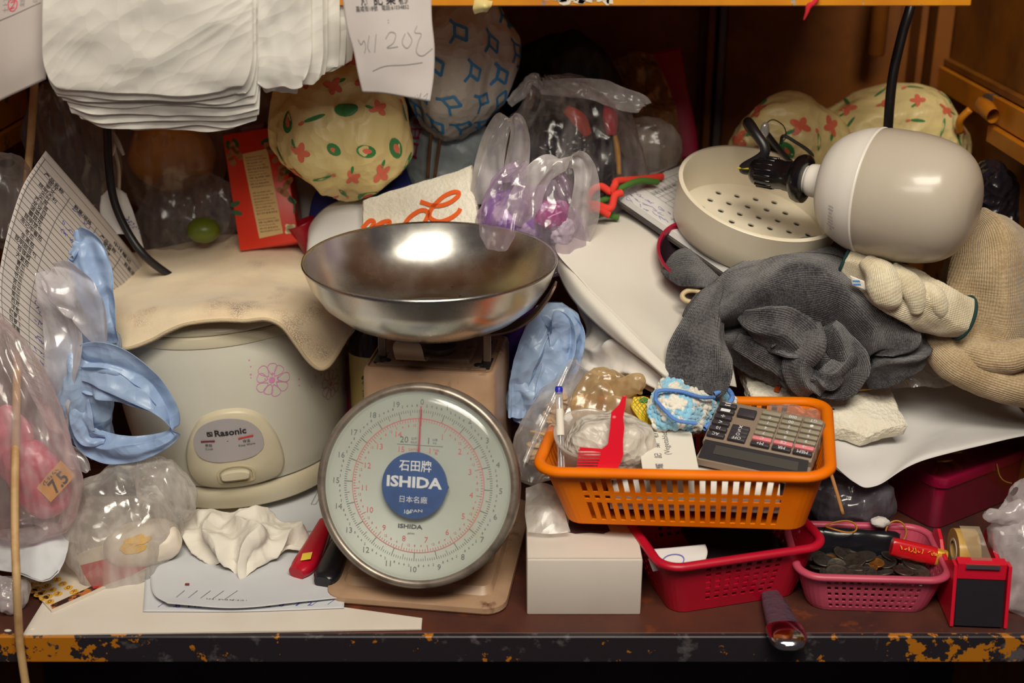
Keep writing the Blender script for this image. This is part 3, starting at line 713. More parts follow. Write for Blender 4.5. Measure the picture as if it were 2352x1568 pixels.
c2 = mixc(t, st.outputs[0], c1, rgb(104, 88, 84)); t.links.new(c2, b.inputs['Base Color']); b.inputs['Roughness'].default_value = .95; b.inputs['Sheen Weight'].default_value = .4; b.inputs['Specular IOR Level'].default_value = .1
bump(t, noise(t, co, 900, 3), .5, .0008, b)
tw = obj('towel', Geo().grid(G), TOW, solid=.004, label='stained beige cloth draped over the rice cooker lid', cat='cloth')
tw.modifiers[0].offset = 1
# stitched hem
hem = np.concatenate([G[:, 0], G[-1, 1:], G[::-1, -1][1:]]); L = []
for i in range(0, len(hem) - 1, 1):
    for f in (0, .5):
        p = hem[i] * (1 - f) + hem[i + 1] * f; L.append(p)
L = np.array(L); Tn = np.gradient(L, axis=0); Tn /= np.linalg.norm(Tn, axis=1)[:, None]
g = Geo().grid(tube(L, .0022, len(L), 6), wu=True)
obj('hem', g, pm('towel_thread', rgb(206, 186, 152), .9, bmp=1, bs=900), tw)
# ================================================================ baskets and the things in front right
def basket(name, label, mat, M, wt, dt, wb_, db, h, rt, rb, rimr, holes, thick=.0018, floor_holes=True, flare=None):
    """tapering basket with real openings; M: frame at the middle of its underside. holes: (rows, pitch, duty, corner margin)"""
    xf(M); th = thing(name, label, 'basket', M[:3, 3])
    rows, pitch, duty, margin = holes
    def outline(w, d, r, segs):
        pts = []
        # four straight sides (with the cells) and rounded corners, counter-clockwise from the front left
        cor = [(w / 2 - r, -d / 2 + r, -90), (w / 2 - r, d / 2 - r, 0), (-w / 2 + r, d / 2 - r, 90), (-w / 2 + r, -d / 2 + r, 180)]
        st = [((-w / 2 + r, -d / 2), (w / 2 - r, -d / 2)), ((w / 2, -d / 2 + r), (w / 2, d / 2 - r)), ((w / 2 - r, d / 2), (-w / 2 + r, d / 2)), ((-w / 2, d / 2 - r), (-w / 2, -d / 2 + r))]
        for k in range(4):
            a, b_ = np.array(st[k][0]), np.array(st[k][1])
            for f in segs[k]: pts.append(a + (b_ - a) * f)
            cx, cy, a0 = cor[k]
            for q in range(1, 6):
                t = math.radians(a0 + 90 * q / 6); pts.append((cx + r * math.cos(t), cy + r * math.sin(t)))
        return np.array(pts)
    segs = []; hol = []
    for k in range(4):
        L = (wt - 2 * rt) if k % 2 == 0 else (dt - 2 * rt)
        n = max(2, int((L - 2 * margin) / pitch)); m0 = (1 - n * pitch / L) / 2; fs = [0.0]; hs = []
        for i in range(n):
            a = m0 + (i + .5 - duty / 2) * pitch / L; fs += [a, a + duty * pitch / L]
        fs.append(1.0); segs.append(fs); hol.append([i % 2 == 1 for i in range(len(fs) - 1)])
    colmask = []
    for k in range(4): colmask += hol[k] + [False] * 6
    zr = [0.0]; rmask = []
    for a, b_ in rows: zr += [a, b_]
    zr.append(1.0); rmask = [i % 2 == 1 for i in range(len(zr) - 1)]
    G = []
    for f in zr:
        e = f if flare is None else f ** flare
        o = outline(wb_ + (wt - wb_) * e, db + (dt - db) * e, rb + (rt - rb) * f, segs); G.append(np.concatenate([o, np.full((len(o), 1), f * h)], 1))
    G = np.array(G); mask = np.ones((len(zr) - 1, G.shape[1]), bool)
    for i in range(len(zr) - 1):
        for j in range(G.shape[1]):
            if rmask[i] and colmask[j]: mask[i, j] = False
    side = obj('side_wall', Geo().grid(G, wu=True, mask=mask), mat, th, smooth=False, solid=thick)
    o = rrect(wb_, db, rb, 6)
    obj('bottom', Geo().prism(o, -.0012, .0012), mat, th, smooth=False)
    # rolled rim
    o = rrect(wt + rimr * 1.2, dt + rimr * 1.2, rt + rimr * .6, 8); P = np.concatenate([o, np.full((len(o), 1), h)], 1)
    T = np.roll(P, -1, 0) - np.roll(P, 1, 0); T /= np.linalg.norm(T, axis=1)[:, None]; Nn = np.stack([T[:, 1], -T[:, 0], 0 * T[:, 0]], -1)
    th_ = np.linspace(0, 2 * np.pi, 14, endpoint=False)
    R = P[:, None] + Nn[:, None] * (np.cos(th_) * rimr)[None, :, None] + np.array([0, 0, 1]) * (np.sin(th_) * rimr * .85)[None, :, None]
    obj('rim', Geo().grid(R, wu=True, wv=True), mat, th)
    xf(None); return th
# ---- white carton
BOXM = pm('white_card', rgb(212, 202, 192), .6, var=rgb(204, 192, 182), vs=6, bmp=.08, bs=20)
bx = thing('paper_carton', 'small white cardboard box with a torn top under the orange basket', 'box', (.082, .10, 0))
x0, x1, y0, y1, bh = .0165, .1435, .040, .165, .0705
obj('carton_body', Geo().box(((x0 + x1) / 2, (y0 + y1) / 2, bh / 2), (x1 - x0, y1 - y0, bh), bev=.0018), BOXM, bx, sharp=40)
g = Geo()
q = [(.064, .100), (.072, .096), (.088, .0985), (.104, .096), (.112, .102), (.108, .128), (.066, .128)]
g.add([(x, y, bh + .0006) for x, y in q], [tuple(range(7))]); obj('torn_hole_patch', g, pm('carton_hole_shade', rgb(60, 34, 34), .8), bx, smooth=False, label='torn opening in the lid with its shade painted dark')  # shade inside the torn hole, painted as a flat dark patch
obj('top_flap', Geo().box(((x0 + x1) / 2, y0 + .003, bh + .0008), (x1 - x0 - .002, .002, .0012)), BOXM, bx, smooth=False)
# ---- red basket
RED = pm('red_basket_plastic', rgb(186, 14, 44), .38, var=rgb(172, 12, 42), vs=12)
o = np.array([.236, .126, .0015]); rz = 15
MR = rot('Z', rz, o)
basket('red_basket', 'red plastic basket with square holes beneath the orange one', RED, MR, .190, .165, .155, .135, .070, .022, .018, .0055, ([(.2, .265), (.32, .385), (.44, .505), (.56, .625), (.68, .745), (.80, .865)], .0125, .5, .022))
# ---- orange basket
ORA = pm('orange_basket_plastic', rgb(238, 122, 0), .5, var=rgb(230, 104, 0), vs=10, dirt=rgb(204, 84, 10), ds=30, dlo=.66, dhi=.8, spec=.2)
FL, FR, BL, BR = WZ(1236, 1074, .160), WZ(1868, 1098, .185), WZ(1308, 925, .160), WZ(1918, 922, .185)
ctr = (FL + FR + BL + BR) / 4; MO = frame(ctr, (FR - FL + BR - BL), (BL - FL + BR - FR))
wo = np.linalg.norm(FR - FL + BR - BL) / 2; do = np.linalg.norm(BL - FL + BR - FR) / 2
ho = .072
MO = MO @ np.array(Matrix.Translation((0, 0, -ho)))
print('orange', wo, do)
basket('orange_basket', 'orange plastic basket with slotted sides holding a calculator', ORA, MO, wo, do, wo * .86, do * .84, ho, .026, .02, .0068, ([(.08, .42), (.485, .555), (.62, .955)], .0122, .52, .010))
# ---- calculator in the orange basket
TL, TR, BLc, BRc = W(1674, 918, .180), W(1893, 966, .128), W(1600, 1046, .108), W(1850, 1092, .058)
MC = frame((BLc + BRc) / 2, BRc - BLc + (TR - TL), (TL + TR) - (BLc + BRc))
cw = .118; chh = .132
print('calc', np.linalg.norm(BRc - BLc), np.linalg.norm(TL - BLc), BLc, TL)
MC = MC @ np.array(Matrix.Translation((0, 0, -.012)))
xf(MC)
ca = thing('calculator', 'grey desktop calculator with pink and black keys in the orange basket', 'calculator', MC[:3, 3])
CAS = pm('calculator_case', rgb(150, 132, 116), .42, .15); CD = pm('calculator_dark', rgb(34, 30, 34), .5, spec=.25)
L = np.linalg.norm((TL + TR) / 2 - (BLc + BRc) / 2); wl_ = np.linalg.norm(BRc - BLc); wu_ = np.linalg.norm(TR - TL)
cw = (wl_ + wu_) / 2 * 1.06
obj('case', Geo().prism([(-cw / 2, .022), (cw / 2, .022), (cw / 2, L - .004), (cw / 2 - .006, L), (-cw / 2 + .006, L), (-cw / 2, L - .004)], -.004, .012, bev=.002).prism([(-cw / 2 - .002, 0), (cw / 2 + .002, 0), (cw / 2, .022), (-cw / 2, .022)], -.006, .004, bev=.001), CAS, ca, sharp=35)
obj('underside', Geo().prism([(-cw / 2 + .003, .004), (cw / 2 - .003, .004), (cw / 2 - .003, L - .004), (-cw / 2 + .003, L - .004)], -.014, -.004), CD, ca, smooth=False)
g = Geo(); g.add([(-cw / 2 + .001, .002, .0045), (cw / 2 - .001, .002, .0045), (cw / 2 - .003, .0235, .0128), (-cw / 2 + .003, .0235, .0128)], [(0, 1, 2, 3)])
sc_ = obj('display_cover', g, CD, ca, smooth=False, label='dark glossy display strip')
g = Geo(); g.add([(-cw / 2 + .016, .009, .0080), (cw / 2 - .012, .009, .0080), (cw / 2 - .013, .019, .0118), (-cw / 2 + .017, .019, .0118)], [(0, 1, 2, 3)])
obj('display', g, pm('lcd', rgb(62, 58, 54), .5, spec=.25), sc_, smooth=False)
KD = pm('key_dark', rgb(58, 54, 60), .45); KG = pm('key_grey', rgb(150, 142, 124), .45); KP = pm('key_pink', rgb(226, 132, 140), .45)
colx = [-.395, -.20, .02, .215, .405]; rows_y = np.linspace(.030, L - .010, 7)
def key(x, y, w, h, mat, s=None):
    k = obj('key', Geo().box((x, y, .0145), (w, h, .005), bev=.0012), mat, ca, sharp=40)
    if s:
        V, F = text2d(s, h=.0042); decal('key_mark', [shift((V, F), x, y, math.pi)], lambda V_: np.concatenate([V_, np.full((len(V_), 1), .0173)], 1), WHITEINK, k)
kw = cw * .165; kh = (rows_y[1] - rows_y[0]) * .78
for j, s in enumerate(['%', '▶', '√', '÷', '-', '=']): key(colx[0] * cw, np.linspace(.031, L - .010, 6)[j], kw, kh, KD, ['AC', '10', '<', '÷', '-', '='][j])
for j, s in enumerate(['OFF', 'O', '%', '×']): key(colx[1] * cw, np.linspace(.031, L - .040, 4)[j], kw, kh, KD, s)
key(colx[1] * cw, L - .0165, kw * 1.02, kh * 2.0, KD)
keys = [['M+', 'MR', 'MEM'], ['C', 'CE', '→'], ['7', '8', '9'], ['4', '5', '6'], ['1', '2', '3'], ['0', '00', '.'], [' ', '000', 'GT']]
for j in range(7):
    for i in range(3): key(colx[2 + i] * cw, rows_y[j], kw * 1.05, kh * .9, KD if j == 0 else (KP if j == 1 else KG), keys[j][i].strip())
xf(None)
# ---- name cards
p0, p1, p2 = W(1478, 1092, .060), W(1605, 1092, .060), W(1512, 975, .150)
MK = frame(p0, p1 - p0, p2 - p0); xf(MK)
kw2 = np.linalg.norm(p1 - p0); kl = np.linalg.norm(p2 - p0) * .98
CARD = pm('card_white', rgb(226, 220, 208), .7)
nc = thing('card_pile', 'pile of white name cards standing beside the calculator', 'cards', MK[:3, 3])
for i in range(3): obj('card', Geo().box((kw2 / 2 + .001 * i, kl / 2 - .0015 * i, -.0012 - i * .0014), (kw2, kl, .0010)), CARD, nc, smooth=False)
decal('card_print', [shift(text2d(s, h=.0085, bold=.01), .019, .017 + .0185 * i, math.pi / 2) for i, s in enumerate(['耀', '記', '菜', '欄'])] + [shift(text2d('(Vegetables)', w=.045), .031, .060, math.pi / 2)], lambda V: np.concatenate([V, np.full((len(V), 1), -.0004)], 1), GREYINK, nc)
xf(None)
# ---- red comb
CO = pm('comb_red', rgb(222, 20, 44), .3)
p0, p1 = W(1385, 1082, .070), W(1433, 918, .095)
xd = W(1440, 1082, .070) - p0
MCm = frame(p0, xd, p1 - p0); lc = np.linalg.norm(p1 - p0); s_ = lc / 165.0
xf(MCm)
def c2(px, py):  # comb drawn on its own plane, units of its length
    return ((px - 1385) * s_, (1082 - py) * s_)
out = [c2(1368, 1085), (c2(1384, 1030)), c2(1396, 1022), c2(1400, 985), c2(1403, 950), c2(1420, 935), c2(1428, 914), c2(1436, 914), c2(1434, 935), c2(1428, 960), c2(1432, 985), c2(1428, 1010), c2(1430, 1045), c2(1424, 1062), c2(1412, 1085)]
cb = thing('red_comb', 'red plastic comb standing in the orange basket', 'comb', MCm[:3, 3])
obj('handle', Geo().prism(out[::-1], -.0015, .0015, bev=.0006), CO, cb, smooth=False)
obj('spine', Geo().prism([c2(1384, 1032), c2(1333, 1028), c2(1333, 1034), c2(1384, 1040)], -.0013, .0013), CO, cb, smooth=False)
for i in range(8):
    y = 1034 + i * 6.2; a = 1330 - i * .6
    obj('tooth', Geo().prism([c2(1384, y), c2(a, y), c2(a, y + 3.0), c2(1384, y + 3.4)], -.001, .001), CO, cb, smooth=False)
obj('logo_mark', Geo().prism([c2(1409 + 4 * math.cos(t), 961 + 3 * math.sin(t)) for t in np.linspace(0, 6.28, 9)[:-1]], .0015, .0018), pm('comb_mark', rgb(240, 120, 130), .4), cb, smooth=False)
xf(None)
# ---- fluffy blue and white cloth
def fluff(G, amp, f, seed=0): return disp(G, np.abs(perlin(G * f + seed)) * amp * 2 + perlin(G * f * 2.3 + seed) * amp * .6)
CHK, t, b = nodes('fluffy_check'); uvn = coords(t, uv=True)
ckc = mixc(t, ramp(t, noise(t, coords(t), 62, 2, .4), .49, .53), rgb(142, 202, 232), rgb(236, 230, 216))
t.links.new(ckc, b.inputs['Base Color']); b.inputs['Roughness'].default_value = 1; b.inputs['Sheen Weight'].default_value = .6; bump(t, noise(t, coords(t), 600, 3), .8, .001, b)
G = patch([[(1512, 905, .185), (1545, 866, .20), (1590, 878, .20), (1640, 900, .215), (1680, 900, .215)],
           [(1492, 925, .165), (1530, 895, .165), (1590, 905, .165), (1640, 920, .205), (1690, 925, .21)],
           [(1488, 950, .150), (1525, 930, .140), (1585, 940, .140), (1630, 945, .185), (1660, 955, .195)],
           [(1505, 978, .140), (1540, 968, .130), (1585, 972, .130), (1620, 982, .165), (1640, 985, .175)],
           [(1510, 985, .150), (1545, 985, .150), (1585, 988, .150), (1620, 990, .175), (1632, 992, .18)]], 70, 90)
bc = obj('fluffy_cloth', Geo().grid(fluff(disp(G, perlin(G * 34) * .006), .0030, 190)), CHK, solid=.003, label='fluffy blue and white checked cloth crumpled in the basket', cat='cloth')
PIP = pm('blue_binding', rgb(96, 140, 214), .9, bmp=.8, bs=500)
obj('binding', Geo().grid(tube(WS([(1505, 918, 0.146), (1512, 898, 0.148), (1560, 898, 0.146), (1610, 912, 0.153), (1640, 912, 0.173)]), .0022, 60, 8), wu=True), PIP, bc)
obj('binding', Geo().grid(tube(WS([(1640, 905, 0.184), (1668, 893, 0.191), (1682, 912, 0.191), (1668, 935, 0.181), (1645, 962, 0.166), (1618, 984, 0.150)]), .0030, 60, 8), wu=True), PIP, bc)
obj('binding', Geo().grid(tube(WS([(1505, 918, 0.146), (1530, 945, 0.125), (1555, 965, 0.118), (1600, 972, 0.117)]), .0022, 60, 8), wu=True), PIP, bc)
# ---- bag of tissues, tub, amber bag, yellow mesh, pen
MILK = film('milky_film', (.86, .83, .78, 1), .40, .35, .22, (1, 1, 1, 1), .7, 60, .35)
CLEAR = film('clear_film', (.80, .78, .78, 1), .10, .42, .12, (.97, .96, .96, 1), .9, 60, .55)
AMBER = film('amber_film', (.80, .60, .34, 1), .24, .45, .15, (.95, .82, .6, 1), .9, 50, .5)
def blob(c, rx, ry, rz, n=56, m=72, amp=.004, f=40, oct=3, seed=0, sharp=1.0, pole='z', power=1.0):
    v = np.linspace(-math.pi / 2 * .995, math.pi / 2 * .995, n)
    cp, sp_ = np.cos(v), np.sin(v)
    if power != 1: cp = cp ** power; sp_ = np.sign(sp_) * np.abs(sp_) ** power
    th_ = np.linspace(0, 2 * np.pi, m, endpoint=False)
    ct, s_t = np.cos(th_), np.sin(th_)
    if power != 1: ct = np.sign(ct) * np.abs(ct) ** power; s_t = np.sign(s_t) * np.abs(s_t) ** power
    G = np.stack([rx * cp[:, None] * ct, ry * cp[:, None] * s_t, rz * sp_[:, None] * np.ones_like(ct)], -1) + np.asarray(c)
    return disp(G, crumple(G, f, oct, seed, sharp) * amp * np.cos(v)[:, None] ** .3, True)
c = W(1400, 1020, .125)
tb = obj('tissue_bag', Geo().grid(blob(c, .050, .040, .036, amp=.009, f=28, seed=3), wu=True), pm('white_tissue_plastic', rgb(226, 218, 206), .35, crk=.6, cs=45, trans=.25), label='crumpled white plastic bag behind the red comb', cat='bag')
c = W(1350, 985, .135)
tub = obj('plastic_tub', Geo().grid(lathe([(.0005, .0), (.028, 0), (.032, .03), (.037, .048), (.0395, .050), (.0395, .052), (.037, .0525), (.0355, .05), (.031, .032), (.027, .002), (.0005, .002)], 48) @ np.array(Matrix.Rotation(.35, 3, 'X')).T + c + np.array([0, .0, -.045]), wu=True), film('tub_film', (.82, .78, .72, 1), .35, .4, .2, (1, 1, 1, 1), .0, 30, .35), label='cloudy round plastic tub at the left end of the basket', cat='tub')
AM = W(1400, 905, .20)
S1 = loft(WS([(1390, 985, .19), (1385, 950, .19), (1392, 905, .20), (1405, 870, .205), (1412, 850, .205)]), [.035, .040, .036, .028, .004], [.02, .024, .02, .014, .002], n=50, m=64)
S2 = loft(WS([(1400, 905, .195), (1440, 890, .185), (1470, 882, .18), (1482, 888, .178)]), [.016, .012, .012, .004], [.012, .009, .008, .003], ref=(0, 0, 1), n=30, m=32)
obj('amber_bag', Geo().grid(disp(S1, crumple(S1 * np.array([1, 1, .6]), 34, 3, 2) * .009, True), wu=True).grid(disp(S2, crumple(S2, 50, 3, 4) * .004, True), wu=True), AMBER, label='amber tinted plastic bag knotted at the back of the basket', cat='bag')
G = patch([[(1455, 912, .182), (1480, 912, .185), (1505, 925, .185)], [(1450, 935, .172), (1478, 940, .172), (1500, 950, .172)], [(1470, 965, .162), (1488, 975, .162), (1500, 985, .162)]], 24, 24)
ys_ = obj('yellow_packet', Geo().grid(disp(G, perlin(G * 60) * .002)), pm('packet_yellow', rgb(236, 200, 40), .4), solid=.004, label='yellow packet with green leaf print in a mesh, beside the fluffy cloth', cat='packet')
Sy = Surf(G); g = Geo()
lines = [[(-.03 + .005 * i, -.03), (.01 + .005 * i, .03)] for i in range(-4, 12)] + [[(.03 - .005 * i, -.03), (-.01 - .005 * i, .03)] for i in range(-4, 12)]
mp = Sy.mapper(.5, .5, 0, .0028)
decal('mesh_net', [strokes2d([np.linspace(a, b_, 10)], .0006) for a, b_ in lines if True], lambda V: mp(np.clip(V, -.016, .016)), pm('net_green', rgb(150, 140, 40), .5), ys_)
decal('leaf_print', [(np.array([(.006 * math.cos(t) + .003, .004 * math.sin(t) + .011) for t in np.linspace(0, 6.28, 13)[:-1]]), [tuple(range(12))])], Sy.mapper(.5, .5, .3, .0024), pm('leaf_green', rgb(40, 120, 60), .5), ys_)
pe = thing('ballpoint_pen', 'clear ballpoint pen with a blue cap end at the basket corner', 'pen', W(1290, 1085, .10))
P = WS([(1290, 1086, .095), (1284, 900, .150)])
dirp = nrm(P[1] - P[0])
obj('barrel', Geo().grid(tube([P[0], (P[0] + P[1]) / 2, P[1]], .0042, 12, 10), wu=True, caps=True), film('pen_clear', (.85, .85, .88, 1), .2, .5, .08, (1, 1, 1, 1), 0, 10, .6), pe)
obj('end_cap', Geo().grid(tube([P[1] - dirp * .002, P[1] + dirp * .003, P[1] + dirp * .006], [.0040, .0046, .0040], 8, 12), wu=True, caps=True), pm('pen_blue', rgb(40, 44, 180), .35), pe, sharp=40)
obj('ink_tube', Geo().grid(tube([P[0] + dirp * .01, P[1] - dirp * .02], .0013, 8, 6), wu=True), INK, pe)
obj('barcode_label', Geo().grid(tube([P[1] - dirp * .050, P[1] - dirp * .020], .0046, 8, 12), wu=True), CARD, pe)
# clear wrapper at the back of the orange basket
G = patch([[(1770, 925, .20), (1830, 930, .20), (1890, 945, .195)], [(1765, 940, .19), (1830, 950, .185), (1892, 965, .18)], [(1800, 960, .18), (1840, 965, .17), (1885, 975, .17)]], 24, 40)
obj('clear_wrapper', Geo().grid(disp(G, crumple(G, 60, 3) * .003)), CLEAR, label='crumpled clear wrapper behind the calculator in the orange basket', cat='wrapper')
# things in the red basket
g = Geo().box((0, 0, 0), (.10, .085, .012), bev=.002).map(lambda V: ap(rot('Z', 12, (.262, .150, .030)), V))
obj('dark_pouch', g, pm('pouch_dark', rgb(36, 26, 32), .6, bmp=.3, bs=60), label='dark pouch lying inside the red basket', cat='pouch')
G = patch([[(1490, 1262, .075), (1560, 1256, .075), (1620, 1250, .08)], [(1490, 1285, .062), (1560, 1278, .062), (1625, 1268, .065)], [(1500, 1312, .052), (1560, 1302, .052), (1620, 1288, .055)]], 14, 20)
rp = obj('red_basket_note', Geo().grid(G), PAPER, solid=.001, label='white printed slip of paper in the red basket', cat='paper')
decal('slip_print', [strokes2d([[(.008 * math.cos(t) * 1.5, .008 * math.sin(t)) for t in np.linspace(0, 6.28, 20)]], .0015)], Surf(G).mapper(.4, .7, 0, .0012), pm('slip_blue', rgb(110, 110, 180), .6), rp)
# ---- pink coin basket
PKM = pm('pink_basket_plastic', rgb(194, 78, 102), .4, var=rgb(178, 66, 92), vs=12)
MP = rot('Z', -3, (.403, .092, .0015))
basket('pink_basket', 'small pink plastic basket filled with coins', PKM, MP, .160, .112, .132, .090, .049, .023, .020, .0048, ([(.10, .20), (.27, .37), (.44, .54), (.61, .71), (.78, .86)], .0086, .5, .001), flare=.8)
COIN = pm('tarnished_coin', rgb(92, 84, 78), .42, .75, var=rgb(56, 50, 48), vs=160, bmp=.4, bs=400, bd=.0006)
COINB = pm('brassy_coin', rgb(176, 116, 50), .4, .75, var=rgb(120, 78, 40), vs=160)
def coin_mesh(r, mat):
    g = Geo().grid(lathe([(.0003, -.0008), (r, -.0008), (r + .0002, 0), (r, .0008), (r * .93, .0009), (r * .88, .0006), (r * .62, .0007), (r * .58, .0006), (.0003, .0006)], 32), wu=True)
    return g
rc = random.Random(8); protos = {}
spots = []
base = np.array([.403, .088]); 
for i in range(300):
    if len(spots) >= 46: break
    x = rc.uniform(-.056, .056); y = rc.uniform(-.034, .026)
    if (x / .064) ** 4 + (y / .045) ** 4 > .8: continue
    k = sum(1 for s in spots if math.hypot(s[0] - x, s[1] - y) < .017)
    spots.append((x, y, .031 + .0022 * min(k, 4) + rc.uniform(0, .001)))
for i, (x, y, z) in enumerate(spots):
    kind = 'b' if i % 9 == 4 else ('l' if i % 3 else 's')
    r = {'b': .0085, 'l': .0135, 's': .0115}[kind]
    lab = {'b': 'small brassy coin lying among darker coins in the pink basket', 'l': 'large tarnished grey coin in the pink basket', 's': 'smaller tarnished grey coin in the pink basket'}[kind]
    if kind not in protos:
        o = obj('coin', coin_mesh(r, None), COINB if kind == 'b' else COIN, origin=(0, 0, 0)); protos[kind] = o
    else:
        o = protos[kind].copy(); COL.objects.link(o)
    o['label'] = lab; o['category'] = 'coin'; o['group'] = 'coins in the pink basket'
    o.location = (base[0] + x, base[1] + y, z); o.rotation_euler = (rc.uniform(-.22, .22) + .12, rc.uniform(-.25, .25), rc.uniform(0, 6))
# black pouch across the basket, rubber bands, red lighter
p0, p1 = W(1850, 1250, .135), W(2062, 1262, .130)
G = loft([p0 + (p1 - p0) * f for f in (0, .05, .5, .95, 1)], [.012, .021, .022, .021, .012], [.004, .009, .011, .010, .005], ref=(0, .35, 1), n=40, m=40, power=.6)
obj('black_pouch', Geo().grid(disp(G, perlin(G * 50) * .0015, True), wu=True, caps=True), pm('black_leather', rgb(22, 22, 28), .22, bmp=.2, bs=120), label='black glossy pouch lying across the pink basket', cat='pouch')
RB = pm('rubber_band', rgb(176, 116, 40), .5)
c = W(1931, 1216, .128); a = np.linspace(0, 6.283, 25)[:-1]
obj('rubber_band', Geo().grid(tube([(c[0] + .018 * math.cos(t), c[1] + .012 * math.sin(t), c[2] + .002 * math.sin(2 * t) + .004) for t in a], .0011, 60, 6, closed=True), wu=True, wv=True), RB, label='tan rubber band resting on top of the black pouch', cat='rubber band')
c = W(2058, 1222, .135)
obj('rubber_band', Geo().grid(tube([(c[0] + .012 * math.cos(t), c[1] + .004 * math.sin(t), c[2] + .013 * math.sin(t)) for t in a], .0011, 60, 6, closed=True), wu=True, wv=True), RB, label='tan rubber band standing up at the right end of the pouch', cat='rubber band')
p0, p1 = W(2052, 1255, .088), W(2172, 1283, .080)
lt = thing('cigarette_lighter', 'red lighter with gold print and gold cap on the pink basket', 'lighter', p0)
d = p1 - p0
g = loft([p0, p0 + d * .02, p0 + d * .74, p0 + d * .76], [.009, .0105, .0105, .0095], [.006, .0075, .0075, .007], ref=(0, .3, 1), n=24, m=24, power=.75)
lb = obj('lighter_body', Geo().grid(g, wu=True, caps=True), pm('lighter_red', rgb(196, 20, 30), .25), lt, sharp=50)
g = loft([p0 + d * .76, p0 + d * .78, p0 + d * .98, p0 + d], [.0085, .0098, .0098, .008], [.0062, .0072, .0072, .006], ref=(0, .3, 1), n=16, m=24, power=.7)
obj('lighter_cap', Geo().grid(g, wu=True, caps=True), pm('gold_metal', rgb(222, 170, 60), .3, .45), lt, sharp=50)
Mq = frame(p0 + d * .3 + np.array([0, -.0078, .0055]), d, (0, .5, .8))
decal('lighter_print', [strokes2d(scribble(7, .026, .006, 3), .0007), shift(strokes2d(scribble(4, .012, .005, 5), .0006), .024, .001)], lambda V: ap(Mq, np.concatenate([V, np.full((len(V), 1), .0012)], 1)), pm('gold_print', rgb(226, 170, 40), .4), lb)
# pink wrapper corner in the basket
# ---- tape dispenser
TR_ = pm('dispenser_red', rgb(206, 20, 48), .34); TB = pm('dispenser_black', rgb(22, 18, 26), .5, bmp=.1, bs=200)
MT = rot('Z', -4, (.5135, .050, 0)) @ np.diag([1, 1, .87, 1.0]); xf(MT)
td = thing('tape_dispenser', 'red and black tape dispenser standing at the counter edge', 'tape dispenser', MT[:3, 3])
side = [(-.038, .003), (.070, .003), (.074, .05), (.068, .074), (.055, .082), (.040, .076), (.030, .066), (.012, .064), (-.012, .082), (-.024, .082)]   # (y, z)
for sx in (-1, 1):
    M2 = np.array([[0, 0, 1, sx * .029 - .0015], [1, 0, 0, 0], [0, 1, 0, 0], [0, 0, 0, 1.0]])
    obj('side_plate', Geo().prism([(y, z) for y, z in side], 0, .004, M=M2, bev=.001), TR_, td, smooth=False)
g = Geo(); prof = [(-.036, .003), (-.022, .064), (-.010, .064), (.03, .04), (.068, .03), (.068, .003)]
M2 = np.array([[0, 0, 1, -.0262], [1, 0, 0, 0], [0, 1, 0, 0], [0, 0, 0, 1.0]])
obj('weighted_body', Geo().prism(prof, 0, .0525, M=M2), TB, td, smooth=False)
obj('front_plate', Geo().prism([(-.0375, .004), (-.0225, .063), (-.020, .063), (-.035, .004)], .001, .0515, M=M2), TB, td, smooth=False, label='flat black front')
obj('red_top', Geo().prism([(-.0238, .063), (-.0235, .084), (-.012, .086), (-.008, .063)], .0, .0525, M=M2, bev=.001), TR_, td, smooth=False)
obj('cutter', Geo().prism([(-.0265, .079), (-.0258, .083), (-.020, .0845), (-.02, .081)], .008, .0445, M=M2), STEEL, td, smooth=False)
Rl = np.array(Matrix.Translation((.0, .046, .058)) @ Matrix.Rotation(math.pi / 2, 4, 'Y'))
tr = Geo().grid(lathe([(.014, -.012), (.0265, -.012), (.0268, 0), (.0265, .012), (.014, .012), (.014, -.012)], 48), wu=True).map(lambda V: ap(Rl, V))
obj('tape_roll', tr, pm('tape_amber', rgb(206, 168, 96), .25, spec=.6), td, sharp=40)
obj('tape_core', Geo().grid(lathe([(.011, -.0125), (.0142, -.0125), (.0142, .0125), (.011, .0125)], 32), wu=True).map(lambda V: ap(Rl, V)), CARD, td, sharp=40)
G = np.array([[(x, y, z) for x in (-.011, .011)] for y, z in ((.04, .097), (.02, .094), (0, .089), (-.018, .086))])
obj('tape_strip', Geo().grid(G), film('tape_clear', (.85, .8, .65, 1), .25, .4, .1, (1, .95, .85, 1), 0, 10, .6), td)
xf(None)
# ---- chrome bottle opener on the edge
p0, p1 = W(1770, 1385, .085), W(1815, 1482, .0)
p0 = WZ(1778, 1385, .010); p1 = WZ(1812, 1470, .011)
op = thing('bottle_opener', 'chrome tipped tool with clear grip lying over the counter edge', 'tool', p1 * np.array([1, 1, 0]))
d = p1 - p0
g = loft([p0 - d * .3, p0, p0 + d * .6, p0 + d * .72], [.010, .0135, .0175, .018], [.004, .006, .008, .008], ref=(1, 0, 0), n=24, m=28, power=.7)
obj('grip', Geo().grid(g, wu=True, caps=True), pm('opener_grip', rgb(96, 78, 92), .12, .3, bmp=.9, bs=90, bd=.004), op, sharp=60)
g = loft([p0 + d * .66, p0 + d * .7, p0 + d * .95, p0 + d * 1.12, p0 + d * 1.2], [.018, .0205, .0205, .016, .007], [.008, .0092, .0092, .007, .003], ref=(1, 0, 0), n=30, m=32, power=.8)
obj('chrome_end', Geo().grid(g, wu=True, caps=True), pm('chrome', (.72, .70, .72, 1), .12, 1.0), op, sharp=60)
